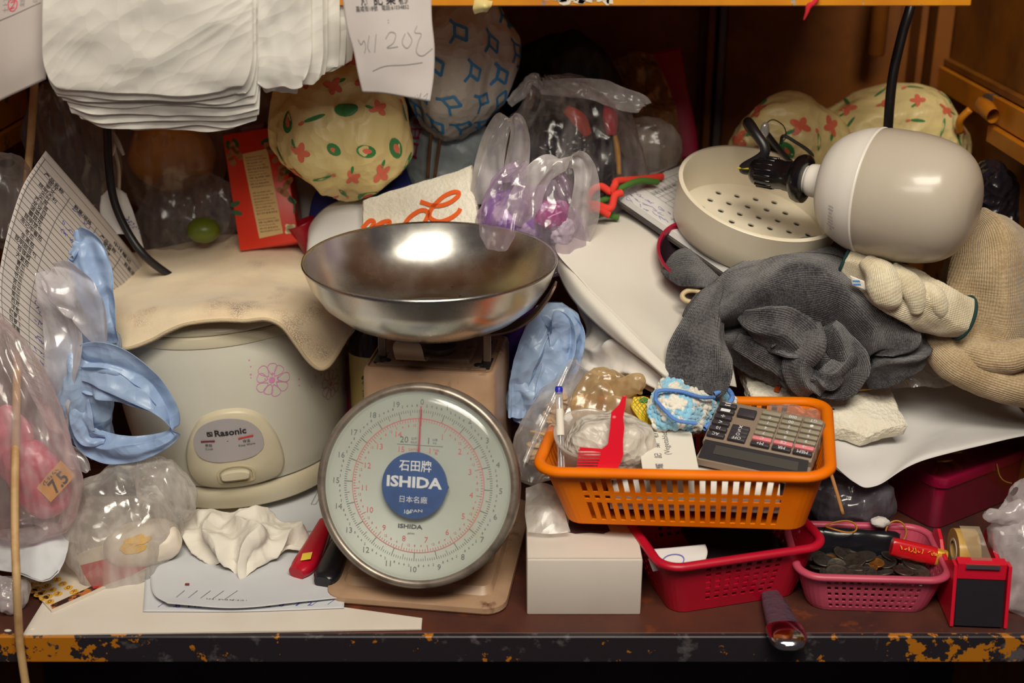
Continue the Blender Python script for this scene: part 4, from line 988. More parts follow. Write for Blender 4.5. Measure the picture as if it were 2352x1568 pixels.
# ---- bag at the far right of the counter
S = loft(WS([(2345, 1440, .05), (2360, 1400, .06), (2372, 1300, .08), (2372, 1200, .10), (2350, 1140, .11), (2330, 1128, .11)]), [.02, .042, .048, .050, .030, .006], [.02, .035, .04, .035, .02, .005], n=60, m=64)
S2 = loft(WS([(2340, 1180, .09), (2300, 1185, .085), (2272, 1182, .083), (2262, 1176, .083)]), [.018, .009, .008, .002], [.014, .007, .006, .002], ref=(0, 0, 1), n=30, m=32)
obj('knotted_bag', Geo().grid(disp(S, crumple(S, 50, 3, 5) * .004, True), wu=True).grid(disp(S2, crumple(S2, 90, 2, 5) * .002, True), wu=True), film('greyish_film', (.78, .72, .74, 1), .42, .4, .14, (.95, .93, .95, 1), 1.0, 70, .5), label='greyish clear bag with twisted end at the right side', cat='bag')
# ---- dark red lidded box
p0, pr, pl = WZ(2150, 1228, .0), WZ(2352, 1150, .0), WZ(2040, 1175, 0)
rz = math.degrees(math.atan2(pr[1] - p0[1], pr[0] - p0[0]))
MB_ = rot('Z', 33, WZ(2148, 1226, .0) + np.array([0, 0, .001])) @ np.diag([1, 1, .74, 1.0]); xf(MB_)
BUR = pm('burgundy_metal', rgb(140, 14, 54), .22, 0.0, coat=1.0)
db = thing('tin_box', 'burgundy glossy lidded box half under the white paper', 'box', MB_[:3, 3])
wB, dB, hB = .19, .13, .098
rr = lambda w, d, r, z: np.concatenate([rrect(w, d, r, 6, wB / 2, dB / 2), np.full((28, 1), z)], 1)
obj('box_body', Geo().grid(np.array([rr(.02, .02, .005, 0), rr(wB - .012, dB - .012, .014, 0), rr(wB - .008, dB - .008, .016, .004), rr(wB - .006, dB - .006, .016, .078), rr(wB - .004, dB - .004, .016, .080)]), wu=True), BUR, db, sharp=40)
obj('box_lid', Geo().grid(np.array([rr(wB - .003, dB - .003, .017, .079), rr(wB, dB, .018, .080), rr(wB + .002, dB + .002, .019, .094), rr(wB, dB, .018, .0975), rr(wB - .008, dB - .008, .016, .0985), rr(wB - .014, dB - .014, .014, .0965), rr(.02, .02, .005, .0965)]), wu=True), BUR, db, sharp=40)
GOLD = pm('brass', rgb(200, 160, 70), .3, .9)
obj('latch', Geo().grid(tube([(.036, .04, .098), (.042, .03, .103), (.052, .028, .102), (.056, .036, .098)], .0022, 16, 8), wu=True, caps=True).grid(tube([(.066, .05, .098), (.074, .036, .104), (.082, .036, .102)], .0020, 16, 8), wu=True, caps=True), GOLD, db, label='small brass fitting on the lid')
g = Geo()
for k in range(26):
    f = k / 25; x = .10 + .016 * f + .02 * f ** 4; z = .094 - .05 * f; bm = bmesh.new()
    g.grid(blob((x, -.003, z), .0009, .0009, .0009, 5, 6, 0), wu=True)
obj('bead_chain', g, GOLD, db, kind='stuff')
xf(None)
# ================================================================ the pile on the right
# ---- large white sheet draped over the box and pile
G = patch([[(1700, 800, .40), (1900, 800, .42), (2080, 800, .45), (2240, 800, .47), (2420, 800, .48)],
           [(1700, 870, .33), (1900, 880, .34), (2080, 890, .36), (2240, 895, .38), (2420, 900, .40)],
           [(1800, 960, .25), (1930, 980, .26), (2080, 980, .28), (2240, 960, .30), (2420, 950, .33)],
           [(1840, 1010, .20), (1935, 1050, .20), (2060, 1030, .23), (2200, 990, .26), (2420, 975, .29)],
           [(1870, 1040, .17), (1940, 1085, .165), (2040, 1078, .18), (2150, 1030, .20), (2420, 985, .26)],
           [(1900, 1052, .16), (1960, 1108, .152), (2012, 1116, .152), (2130, 1052, .182), (2420, 990, .25)]], 60, 90)
wsheet = obj('white_sheet', Geo().grid(disp(G, perlin(G * 9) * .003)), PAPER, solid=.0008, label='big white paper sheet draped over the burgundy box', cat='paper')
# ---- white paper bag lying on the pile
BAGP = pm('white_bag_paper', rgb(228, 222, 212), .6, var=rgb(220, 212, 202), vs=5, bmp=.12, bs=16, bd=.003, trans=.1)
G = patch([[(1340, 520, .44), (1420, 470, .47), (1560, 440, .50), (1720, 440, .52)],
           [(1275, 566, .335), (1390, 545, .36), (1540, 560, .38), (1690, 620, .39)],
           [(1330, 640, .29), (1440, 660, .30), (1570, 690, .32), (1680, 740, .33)],
           [(1420, 730, .245), (1520, 760, .25), (1610, 790, .27), (1680, 825, .28)],
           [(1530, 838, .20), (1590, 862, .215), (1640, 878, .24), (1690, 890, .25)]], 60, 60)
pb = thing('paper_bag', 'large white paper bag with folded side under the clipboard', 'paper bag', W(1530, 900, .25))
obj('front_face', Geo().grid(disp(G, perlin(G * 8 + 3) * .002 + crumple(G, 14, 2, 8, .5) * .0008)), BAGP, pb, solid=.0008)
Gf = np.stack([cr(WS([(1275, 566, .335), (1330, 640, .29), (1420, 730, .245), (1530, 838, .20), (1545, 852, .197)]), 40),
               cr(WS([(1277, 590, .328), (1325, 662, .283), (1410, 752, .238), (1515, 850, .194), (1540, 868, .192)]), 40),
               cr(WS([(1279, 622, .328), (1316, 690, .288), (1400, 770, .245), (1500, 845, .202), (1540, 882, .196)]), 40)])
Gf = cr(Gf, 12); obj('side_gusset', Geo().grid(disp(Gf, crumple(Gf, 20, 2, 1, .6) * .0012)), BAGP, pb, solid=.0008, label='creased folded side strip')
# ---- white cloth below it
G = patch([[(1325, 700, .335), (1360, 690, .33), (1440, 745, .285), (1530, 830, .25), (1600, 880, .24)],
           [(1335, 760, .32), (1370, 755, .29), (1440, 780, .265), (1530, 850, .23), (1600, 890, .225)],
           [(1325, 800, .30), (1365, 800, .275), (1420, 790, .245), (1500, 850, .215), (1590, 895, .21)],
           [(1322, 832, .29), (1375, 845, .255), (1430, 838, .24), (1490, 870, .215), (1570, 905, .205)],
           [(1345, 845, .28), (1380, 870, .25), (1440, 880, .235), (1490, 900, .215), (1560, 920, .205)]], 60, 70)
G = disp(G, crumple(G * np.array([1, 1, .6]), 20, 3, 12, .8) * .007 + (1 - 2 * np.abs(np.sin(7 * np.linspace(0, 1, 60)[:, None] + 2 * perlin(G * 12)))) * .005)
obj('white_cloth', Geo().grid(G), pm('white_cotton', rgb(222, 216, 210), .85, bmp=.15, bs=300), solid=.002, label='rumpled white cotton cloth tucked under the paper bag', cat='cloth')
# ---- red tub with a grey sock in it
tc = W(1606, 586, .338); MTb = frame(tc, (1, -.15, -.2), (.25, .8, .45)); xf(MTb)
tbn = thing('red_tub', 'dark red round tub half hidden below the clipboard', 'tub', tc)
obj('tub_wall', Geo().grid(lathe([(.001, -.016), (.04, -.016), (.05, -.004), (.0525, .004), (.0545, .005), (.054, .007), (.0505, .006), (.048, -.002), (.038, -.013), (.001, -.013)], 64), wu=True), pm('tub_red', rgb(150, 14, 48), .3), tbn, sharp=45)
obj('tub_inside', Geo().grid(lathe([(.0495, .002), (.0470, -.002), (.036, -.012), (.001, -.0122)], 48), wu=True), pm('tub_inside_dark', rgb(30, 10, 20), .5), tbn)  # darker skin over the tub's inner face
xf(None)
GK = knit('grey_knit', rgb(104, 101, 104), rgb(52, 50, 54), 480, 340, .9)
G = patch([[(1520, 625, .315), (1545, 585, .33), (1580, 575, .34), (1640, 600, .35), (1720, 640, .35)],
           [(1528, 635, .305), (1560, 620, .30), (1600, 620, .30), (1660, 640, .31), (1730, 660, .32)],
           [(1560, 655, .295), (1590, 660, .285), (1620, 660, .285), (1660, 665, .295), (1730, 680, .31)]], 20, 40)
obj('grey_sock', Geo().grid(disp(G, perlin(G * 30) * .002)), GK, solid=.004, label='dark grey knitted sock end lying in the red tub', cat='sock')
c = W(1590, 680, .285)
g = Geo().grid(tube([c + np.array([.012 * math.cos(t), .004 * math.sin(t), .006 * math.sin(t)]) for t in np.linspace(0, 6.283, 17)[:-1]], .0032, 40, 10, closed=True), wu=True, wv=True)
obj('tan_clip', g, pm('clip_tan', rgb(200, 176, 136), .5), label='small tan plastic clip at the rim of the red tub', cat='clip')
# ---- clipboard with papers
A, B, Cc = W(1393, 440, .43), W(1700, 650, .283), W(1600, 395, .515)
MCl = frame(A, B - A, Cc - A); LA = np.linalg.norm(B - A); xf(MCl)
LB = .205
cl = thing('clipboard', 'grey clipboard with printed sheets beneath the round sieve', 'clipboard', A)
obj('board', Geo().prism([(0, 0), (LA, 0), (LA, LB), (0, LB)], -.008, -.004), pm('clipboard_grey', rgb(70, 64, 64), .5, var=rgb(126, 116, 104), vs=20), cl, smooth=False)
for i in range(5):
    obj('sheet', Geo().prism([(.006 + .002 * (i % 3), .004 + .0015 * i), (LA - .003 - .002 * (i % 2), .003 + .001 * i), (LA - .004, LB - .004), (.008, LB - .003)], -.0032 + i * .0009, -.0028 + i * .0009), PAPER, cl, smooth=False)
tp = []
for k in range(15): tp.append(strokes2d([[(.020 + .0001 * k, .05 + .009 * k), (.125, .05 + .009 * k)]], .0004))
for k in range(9): tp.append(strokes2d([[(.02 + .013 * k, .05), (.02 + .013 * k, .176)]], .0004))
for k in range(11): tp.append(shift(text2d(['白菜', '生菜', '番茄', '豆角', '冬瓜', '薯仔'][k % 6], h=.0055), .037, .055 + .0115 * k, math.pi / 2))
MpC = lambda V: np.concatenate([V, np.full((len(V), 1), .0012)], 1)
decal('table_print', tp, MpC, GREYINK, cl)
decal('handwriting', [shift(strokes2d(scribble(7, .085, .007, 20 + i), .0006), .055 + .006 * i, .034 - .009 * i, 0.1) for i in range(3)], MpC, BLUEINK, cl)
xf(None)
# ---- round white sieve
SV = pm('sieve_plastic', rgb(230, 220, 198), .42, var=rgb(220, 206, 178), vs=7, dirt=rgb(120, 92, 60), ds=60, dlo=.72, dhi=.80)
NZ = MCl[:3, 2] if MCl[2, 2] > 0 else -MCl[:3, 2]
rimc = min((W(1752, 438, y_) for y_ in np.linspace(.30, .50, 400)), key=lambda p_: abs((p_ - NZ * .060 - A) @ NZ - .0035)); XV = nrm(np.cross((0, 1, 0), NZ)); YV = np.cross(NZ, XV)
MS = np.eye(4); MS[:3, 0] = XV; MS[:3, 1] = YV; MS[:3, 2] = NZ; MS[:3, 3] = rimc; xf(MS)
Rv, hv = .1065, .060
sv = thing('plastic_sieve', 'round cream plastic sieve bowl with drilled holes on the clipboard', 'sieve', rimc - NZ * hv)
obj('side_wall', Geo().grid(lathe([(Rv - .014, -hv), (Rv - .009, -hv + .001), (Rv - .006, -hv + .006), (Rv - .003, -.03), (Rv, -.004), (Rv + .0005, -.001), (Rv - .001, .0005), (Rv - .0045, .0005), (Rv - .006, -.002), (Rv - .009, -.03), (Rv - .012, -hv + .006)], 96), wu=True), SV, sv, sharp=50)
# floor with real holes: grid of concentric cells around hole positions
bmh = bmesh.new(); holes = [(0, 0)]
for i in range(-4, 5):
    for j in range(-4, 5):
        x = i * .025 + (j % 2) * .0125; y = j * .0215
        if 0 < math.hypot(x, y) < Rv - .024: holes.append((x, y))
from mathutils.geometry import delaunay_2d_cdt
vv = []; ee = []
def ringpts(cx, cy, r, n):
    s0 = len(vv)
    for k in range(n): vv.append(Vector((cx + r * math.cos(2 * math.pi * k / n), cy + r * math.sin(2 * math.pi * k / n)))); ee.append((s0 + k, s0 + (k + 1) % n))
ringpts(0, 0, Rv - .010, 64)
for x, y in holes: ringpts(x, y, .0042, 12)
V2, E2, F2, *_ = delaunay_2d_cdt(vv, ee, [], 0, 1e-6); F2 = [f for f in F2 if len(f) == 3]
F3 = []
for f in F2:
    cx = sum(V2[i].x for i in f) / 3; cy = sum(V2[i].y for i in f) / 3
    if all(math.hypot(cx - x, cy - y) > .0040 for x, y in holes): F3.append(tuple(f))
bmh.free()
obj('sieve_floor', Geo().add([(v.x, v.y, -hv + .007) for v in V2], F3), SV, sv, smooth=False, solid=.002)
xf(None)
# ---- LED bulb lamp with socket and cable
bc_ = W(2000, 438, .285); ax = nrm((math.cos(math.radians(34)), -math.sin(math.radians(34)), -.03))
MBu = frame(bc_, np.cross((0, 0, 1), ax), np.cross(ax, np.cross((0, 0, 1), ax))); xf(MBu)
lp = thing('bulb_lamp', 'large white LED bulb in a black socket resting on the knitwear', 'lamp', bc_)
OPAL = pm('opal_dome', rgb(204, 193, 176), .28, spec=.5, trans=.2, coat=.2)
SHELL = pm('bulb_shell', rgb(224, 218, 210), .35)
obj('dome', Geo().grid(lathe([(.0735, .0), (.0752, .012), (.0756, .03), (.075, .05), (.072, .072), (.065, .094), (.052, .110), (.034, .120), (.015, .1235), (.0005, .124)], 80, 60), wu=True), OPAL, lp)
sh_ = obj('shell', Geo().grid(lathe([(.017, -.078), (.0195, -.074), (.0205, -.062), (.023, -.058), (.045, -.052), (.060, -.038), (.070, -.018), (.0745, -.001), (.0752, .002), (.0740, .004)], 80, 50), wu=True), SHELL, lp)
tl = []
for i in range(8): tl.append(shift(text2d(['LED', 'AC 220V 50Hz', 'lm', 'CE', 'W', 'K', 'Ra', 'PF'][i] * (1 if i < 2 else 4), h=.0022), 0, -.0035 * i))
def shm(V):
    s = V[:, 0]; a = math.radians(-152) + V[:, 1] / .06
    zz = -.020 + s * .8; r = np.interp(zz, [-.058, -.052, -.038, -.018, -.001], [.023, .045, .062, .0745, .0808]) + .0005
    return np.stack([r * np.cos(a), r * np.sin(a), zz], -1)
decal('rating_print', [(np.stack([v[:, 0] * .7, v[:, 1]], -1), f) for v, f in tl], shm, GREYINK, sh_)
obj('cap', Geo().grid(lathe([(.0005, -.092), (.013, -.092), (.0165, -.085), (.017, -.07)], 32), wu=True), SHELL, lp)
so = obj('socket', Geo().grid(lathe([(.0005, -.150), (.013, -.150), (.0165, -.146), (.0185, -.138), (.0185, -.118), (.0175, -.108), (.0185, -.106), (.0190, -.098), (.0275, -.092), (.0295, -.086), (.029, -.080), (.0245, -.078), (.0185, -.079), (.0185, -.09)], 64), wu=True), pm('bakelite', rgb(16, 14, 17), .22, coat=.3), lp, sharp=50)
g = Geo()
for k in range(16):
    t_ = 2 * math.pi * k / 16; g.box((.0182 * math.cos(t_), .0182 * math.sin(t_), -.130), (.0035, .0035, .022), bev=.001, seg=1)
obj('socket_ribs', g, pm('bakelite'), so, kind='stuff') if False else obj('socket_ribs', g, MATS['bakelite'], so, kind='stuff')
xf(None)
se = ap(MBu, [(0, 0, -.150)])[0]; sd = MBu[:3, 2]
cab = [se + sd * .004, se - sd * .012, W(1757, 350, .36), W(1732, 300, .375), W(1718, 280, .40), W(1728, 300, .46), W(1800, 360, .52), W(1950, 400, .50), W(2038, 370, .46), W(2040, 290, .45), W(2050, 180, .45), W(2072, 80, .46), W(2092, 10, .47), W(2100, -60, .50)]
obj('cable', Geo().grid(tube(cab, .0062, 140, 12), wu=True), BLACKP, lp, label='thick black cable')
for k, col_ in enumerate(((200, 180, 40), (40, 110, 60), (60, 60, 150))):
    obj('wire', Geo().grid(tube([se - sd * .016 + np.array([.004 * (k - 1), -.003, 0]), se + np.array([.003 * (k - 1), -.004, .002])], .0014, 6, 6), wu=True), pm('wire_%d' % k, rgb(*col_), .4), lp)
# ---- spectacles behind the sieve
GL = thing('spectacles', 'black framed spectacles lying on the floral bag behind the sieve', 'glasses', W(1800, 340, .47))
obj('temple_arm', Geo().grid(tube(WS([(1752, 293, .455), (1775, 325, .455), (1800, 355, .455), (1830, 385, .455)]), [.0035, .004, .0035, .003], 24, 8), wu=True, caps=True), BLACKP, GL)
obj('temple_arm', Geo().grid(tube(WS([(1793, 330, .46), (1800, 312, .46), (1830, 328, .455), (1855, 345, .452), (1866, 358, .45), (1861, 366, .45)]), [.002, .0022, .0022, .0024, .0022, .0016], 30, 8), wu=True, caps=True), BLACKP, GL)
obj('lens_rim', Geo().grid(tube(WS([(1752, 290, .456), (1775, 275, .458), (1800, 290, .46), (1805, 315, .46), (1790, 332, .458)]), .0008, 30, 6), wu=True), BLACKP, GL)
obj('hinge', Geo().grid(blob(W(1757, 298, .45), .006, .004, .010, 12, 14, 0), wu=True), pm('hinge_clear', rgb(196, 196, 196), .2, .3), GL)
# ---- grey knit garment
gs = thing('grey_sweater', 'dark grey knitted garment bundled below the bulb', 'clothes', W(1820, 890, .27))
def kn(name, sp, ra, rb, ref, amp=.003, f=28, seed=0, n=70, m=56, mat=GK, par=gs, power=1.0, label=None, folds=None):
    G = loft(WS(sp), ra, rb, ref, n, m, power); G = disp(G, perlin(G * f + seed) * amp + crumple(G, f * .9, 3, seed, .85) * amp * .9, True)
    if folds:
        th_ = np.linspace(0, 2 * np.pi, m, endpoint=False)[None, :]; e_ = np.sin(np.linspace(.1, math.pi - .1, n))[:, None] ** .5
        G = disp(G, folds[1] * e_ * (1 - 2 * np.abs(np.sin(folds[0] * th_ / 2 + 2.2 * perlin(G * folds[2] + seed)))), True)
    return obj(name, Geo().grid(G, wu=True, caps=True), mat, par, label=label)
kn('main_fold', [(1585, 745, .262), (1640, 705, .268), (1730, 668, .278), (1830, 650, .285), (1930, 675, .285), (2010, 735, .275), (2050, 795, .262), (2030, 845, .258), (1985, 872, .262)],
   [.012, .024, .034, .042, .046, .044, .036, .028, .014], [.012, .030, .045, .055, .058, .052, .042, .030, .014], (0, 0, 1), .003, 22, 1, 150, 110, folds=(5, .0045, 7))
kn('shoulder_fold', [(1690, 650, .31), (1780, 612, .33), (1880, 590, .34), (1950, 605, .34)], [.012, .02, .022, .012], [.02, .03, .03, .02], (0, 0, 1), .003, 26, 2, folds=(4, .003, 9))
kn('sleeve', [(1650, 655, .262), (1630, 690, .252), (1605, 750, .228), (1585, 820, .206), (1575, 885, .192), (1572, 905, .188)], [.008, .013, .020, .026, .024, .016], [.012, .014, .014, .012, .010, .006], (1, 0, 0), .002, 26, 3, folds=(3, .003, 7), n=80, m=72, label='flat sleeve hanging down toward the basket')
kn('sleeve', [(1665, 655, .268), (1648, 700, .262), (1640, 770, .230), (1642, 830, .208), (1640, 880, .194), (1630, 905, .190)], [.006, .010, .012, .018, .018, .010], [.010, .012, .012, .012, .010, .006], (1, 0, 0), .002, 26, 4, folds=(3, .003, 7), n=80, m=72)
kn('inner_fold', [(1702, 722, .250), (1745, 740, .236), (1800, 755, .232), (1825, 790, .232), (1812, 830, .235), (1770, 850, .24)], [.008, .022, .028, .026, .016, .006], [.008, .014, .018, .016, .012, .006], (0, 0, 1), .003, 30, 5, folds=(4, .004, 9), n=80, m=72)
kn('inner_fold', [(1860, 740, .238), (1858, 790, .226), (1835, 840, .218), (1850, 880, .220), (1900, 870, .225), (1945, 830, .232), (1965, 800, .24)], [.012, .018, .017, .015, .014, .013, .006], [.012, .016, .016, .015, .014, .013, .006], (1, 0, .2), .002, 30, 6, folds=(4, .003, 9), n=90, m=72, label='looped fold of rib knit')
kn('inner_fold', [(1690, 780, .252), (1740, 805, .245), (1790, 830, .24), (1815, 865, .236), (1800, 885, .238)], [.010, .015, .014, .012, .006], [.010, .013, .012, .010, .006], (0, 0, 1), .0025, 34, 7, folds=(3, .003, 9))
kn('inner_fold', [(1900, 745, .242), (1930, 790, .238), (1950, 840, .238), (1930, 880, .238), (1880, 893, .236), (1830, 888, .236)], [.014, .018, .022, .018, .012, .006], [.014, .016, .018, .014, .012, .006], (1, 0, 0), .003, 30, 8, folds=(4, .004, 8), n=80, m=72)
kn('back_fold', [(1650, 780, .285), (1750, 790, .28), (1850, 800, .275), (1950, 810, .275)], [.02, .04, .045, .03], [.02, .035, .035, .03], (0, 0, 1), .004, 24, 9, folds=(5, .005, 8), n=80, m=80)
# ---- white work glove
CW = knit('white_cotton_knit', rgb(232, 222, 196), rgb(214, 200, 168), 560, 300, .5)
gl = thing('work_glove', 'white knitted work glove with dark green hem under the bulb', 'glove', W(2080, 740, .25))
kn('glove_body', [(1938, 602, .262), (1985, 622, .252), (2040, 655, .242), (2100, 688, .236), (2160, 715, .238), (2212, 730, .245)], [.017, .024, .030, .031, .030, .026], [.012, .018, .024, .024, .022, .018], (0, 0, 1), .002, 34, 11, 110, 84, CW, gl, folds=(4, .003, 10))
kn('glove_fold', [(1990, 600, .242), (2015, 625, .226), (2030, 660, .216), (2042, 690, .214), (2038, 702, .218)], [.012, .018, .020, .014, .006], [.010, .014, .014, .010, .005], (1, 0, -.4), .0025, 40, 12, 50, 40, CW, gl)
kn('glove_fold', [(2050, 615, .235), (2080, 640, .222), (2100, 675, .216), (2105, 715, .217)], [.008, .012, .013, .008], [.008, .010, .010, .008], (1, 0, -.4), .002, 40, 13, 50, 40, CW, gl)
kn('glove_fold', [(2110, 650, .236), (2140, 670, .222), (2155, 700, .218), (2155, 735, .222)], [.006, .010, .010, .006], [.006, .009, .009, .006], (1, 0, -.4), .002, 40, 14, 50, 40, CW, gl)
GR = pm('hem_green', rgb(24, 58, 58), .9, bmp=.8, bs=500)
def ringend(p, q, ra, rb, ref=(0, 0, 1)):
    T = nrm(np.array(q) - np.array(p)); R = nrm(np.array(ref) - T * np.dot(ref, T)); B_ = np.cross(T, R)
    return [np.array(p) + R * ra * math.cos(t_) + B_ * rb * math.sin(t_) for t_ in np.linspace(0, 6.283, 25)[:-1]]
obj('hem', Geo().grid(tube(ringend(W(2213, 730, .245), W(2160, 715, .238), .0265, .0185), .0022, 60, 8, closed=True), wu=True, wv=True), GR, gl, label='dark green overlocked hem')
obj('hem', Geo().grid(tube(ringend(W(1938, 602, .262), W(1985, 622, .252), .0175, .0125), .0020, 60, 8, closed=True), wu=True, wv=True), GR, gl)
Gt = patch([[(1952, 632, .226), (1985, 645, .222)], [(1958, 655, .224), (1990, 668, .222)]], 6, 6)
tg = obj('tag', Geo().grid(Gt), CARD, gl, solid=.0008); decal('tag_mark', [strokes2d([[(-.007, -.004), (.003, .0)], [(-.007, .0), (.003, .004)]], .002)], Surf(Gt).mapper(.5, .5, 0, .001), pm('tag_blue', rgb(80, 140, 214), .6), tg)
# ---- cream knitted hat
KC = knit('cream_knit', rgb(198, 176, 142), rgb(168, 144, 110), 380, 260, .5)
kh_ = thing('knitted_hat', 'cream ribbed knitted hat slumped against the right wall', 'hat', W(2280, 890, .28))
kn('crown', [(2250, 800, .29), (2262, 740, .30), (2275, 660, .305), (2275, 580, .31), (2250, 520, .33), (2238, 500, .34)], [.060, .062, .058, .050, .030, .008], [.05, .055, .055, .05, .03, .008], (1, 0, 0), .004, 14, 21, 120, 100, KC, kh_, folds=(5, .006, 5))
kn('brim', [(2165, 745, .275), (2160, 785, .262), (2190, 830, .252), (2255, 862, .246), (2340, 888, .24), (2420, 900, .24)], [.012, .019, .023, .024, .025, .024], [.012, .018, .022, .022, .022, .022], (0, 0, 1), .002, 26, 22, 120, 80, KC, kh_, label='rolled ribbed brim')
kn('brim_fold', [(2190, 790, .262), (2240, 812, .246), (2300, 822, .236), (2352, 812, .232), (2410, 800, .235)], [.010, .018, .020, .020, .016], [.010, .014, .016, .016, .014], (0, 0, 1), .003, 30, 23, 70, 48, KC, kh_)
# ---- foam offcut with orange mark
FO = pm('foam_offcut', rgb(236, 230, 214), .85, var=rgb(228, 218, 196), vs=20, crk=.35, cs=170)
def slab(pxs, ydepth, thick, jitter=.0, seed=0, n=14):
    """slab from outline points (px, py, depth): a real block with thickness below its top face"""
    P = WS(pxs); P2 = []
    for i in range(len(P)):
        a, b_ = P[i], P[(i + 1) % len(P)]
        for k in range(n): P2.append(a + (b_ - a) * k / n)
    P2 = np.array(P2); c_ = P2.mean(0); nn = np.zeros(3)
    for i in range(len(P)): nn += np.cross(P[i] - c_, P[(i + 1) % len(P)] - c_)
    nn = nrm(nn); nn = nn if nn[2] > 0 else -nn
    out = nrm(1) if False else None
    rad = (P2 - c_)
    P2 = P2 + rad * (perlin(P2 * 70 + seed) * jitter / (np.linalg.norm(rad, axis=1) + 1e-6))[:, None]
    rings = [c_ + rad * 0.02, c_ + rad * .5, c_ + rad * .96 , P2 - nn * .0025, P2 - nn * (thick - .0025), c_ + (P2 - c_) * .97 - nn * thick, c_ + rad * .02 - nn * thick]
    G = np.array(rings); G[1:5] += (perlin(G[1:5] * 120 + seed) * jitter * .25)[..., None] * nn
    return G, nn, c_
G, nn, c_ = slab([(1708, 838, .30), (2030, 850, .31), (2084, 975, .225), (1985, 1000, .215), (1935, 985, .22), (1740, 1000, .19)], 0, .020, .004, 2)
fo = obj('foam_offcut', Geo().grid(G, wu=True), FO, sharp=38, label='broken white foam board beneath the grey garment', cat='foam board')
decal('crayon_mark', [strokes2d([cr(np.array([(1781, 904), (1785, 892), (1790, 876), (1797, 858)]), 14)], 12)], onplane(c_, nn, .004), pm('crayon_orange', rgb(228, 92, 20), .8), fo, label='orange crayon stroke')
obj('rubber_band', Geo().grid(tube(WS([(1880, 893, .268), (1940, 897, .262), (2000, 893, .266), (2042, 888, .272)]), .0010, 30, 6), wu=True), pm('band_yellow', rgb(216, 160, 50), .5), label='yellow rubber band lying on the foam board', cat='rubber band')
# ---- clear film on the sheet
G = patch([[(2060, 790, .33), (2090, 790, .35), (2150, 810, .36), (2230, 850, .36)], [(2050, 850, .29), (2100, 842, .30), (2160, 855, .31), (2240, 872, .33)], [(2048, 895, .27), (2100, 890, .275), (2165, 893, .28), (2240, 880, .31)]], 40, 60)
obj('clear_sleeve', Geo().grid(disp(G, crumple(G, 40, 3, 4) * .004 + .003)), film('clear_sleeve_film', (.7, .66, .66, 1), .14, .4, .1, (.95, .94, .95, 1), 1.0, 60, .7), label='flattened clear plastic sleeve on the white sheet beside the garment', cat='plastic sleeve')
# ---- black bags, skewer and foam crumb in the gap
BLK = film('smoky_film', (.20, .18, .22, 1), .35, .5, .12, (.55, .53, .58, 1), 1.0, 60, .6)
G = blob(W(1955, 1150, .20), .05, .045, .04, amp=.006, f=36, seed=9)
obj('smoky_bag', Geo().grid(G, wu=True), BLK, label='smoky dark plastic bag in the gap behind the pink basket', cat='bag')
G = patch([[(1885, 1090, .21), (1960, 1105, .21), (2040, 1105, .22)], [(1880, 1110, .195), (1960, 1125, .185), (2040, 1115, .20)], [(1880, 1125, .19), (1960, 1142, .18), (2045, 1128, .195)]], 30, 50)
obj('grey_bag_rim', Geo().grid(disp(G, crumple(G, 50, 3, 6) * .004)), film('grey_film', (.5, .46, .5, 1), .35, .4, .15, (.8, .78, .82, 1), .9, 60, .5), label='loose grey plastic film below the hanging corner of the sheet', cat='plastic film')
obj('wooden_skewer', Geo().grid(tube(WS([(1903, 1070, .16), (1920, 1125, .145), (1936, 1180, .135)]), .0023, 12, 8), wu=True, caps=True), pm('skewer_wood', rgb(196, 140, 84), .7, bmp=.3, bs=300), label='short wooden skewer sticking out beside the orange basket', cat='skewer')
G = blob(W(2022, 1198, .14), .011, .008, .006, 20, 24, .002, 160, 2, 3)
obj('foam_crumb', Geo().grid(G, wu=True), pm('foam_white', rgb(206, 200, 196), .9, bmp=.6, bs=400), label='small white foam crumb near the black pouch', cat='foam')
# ================================================================ things at the back
def bag(sp, ra, rb, ref=(1, 0, 0), amp=.005, f=32, oct=3, seed=0, sharp=1.0, n=80, m=90, pleats=0, pamp=0.0, pfrom=.6, power=1.0, stretch=None):
    """plastic bag skin along a spine; pleats gather towards the end"""
    G = loft(WS(sp), ra, rb, ref, n, m, power)
    st_ = np.array(stretch if stretch is not None else ((1, 1, .42) if abs(ref[0]) > .5 else (.42, 1, 1)))
    a = crumple(G * st_, f * 1.15, oct, seed, sharp) * amp * 1.5 + perlin(G * f * .45 + seed) * amp * 1.3
    e = np.minimum(1, np.sin(np.linspace(0.06, math.pi - .06, n)) * 2.5)[:, None]
    a = a * e
    if pleats:
        th_ = np.linspace(0, 2 * np.pi, m, endpoint=False); s_ = np.clip((np.linspace(0, 1, n) - pfrom) / (1 - pfrom), 0, 1)[:, None]
        a = a + pamp * s_ * np.sin(pleats * th_ + 2.5 * perlin(G * 12 + seed))
    return disp(G, a, True)
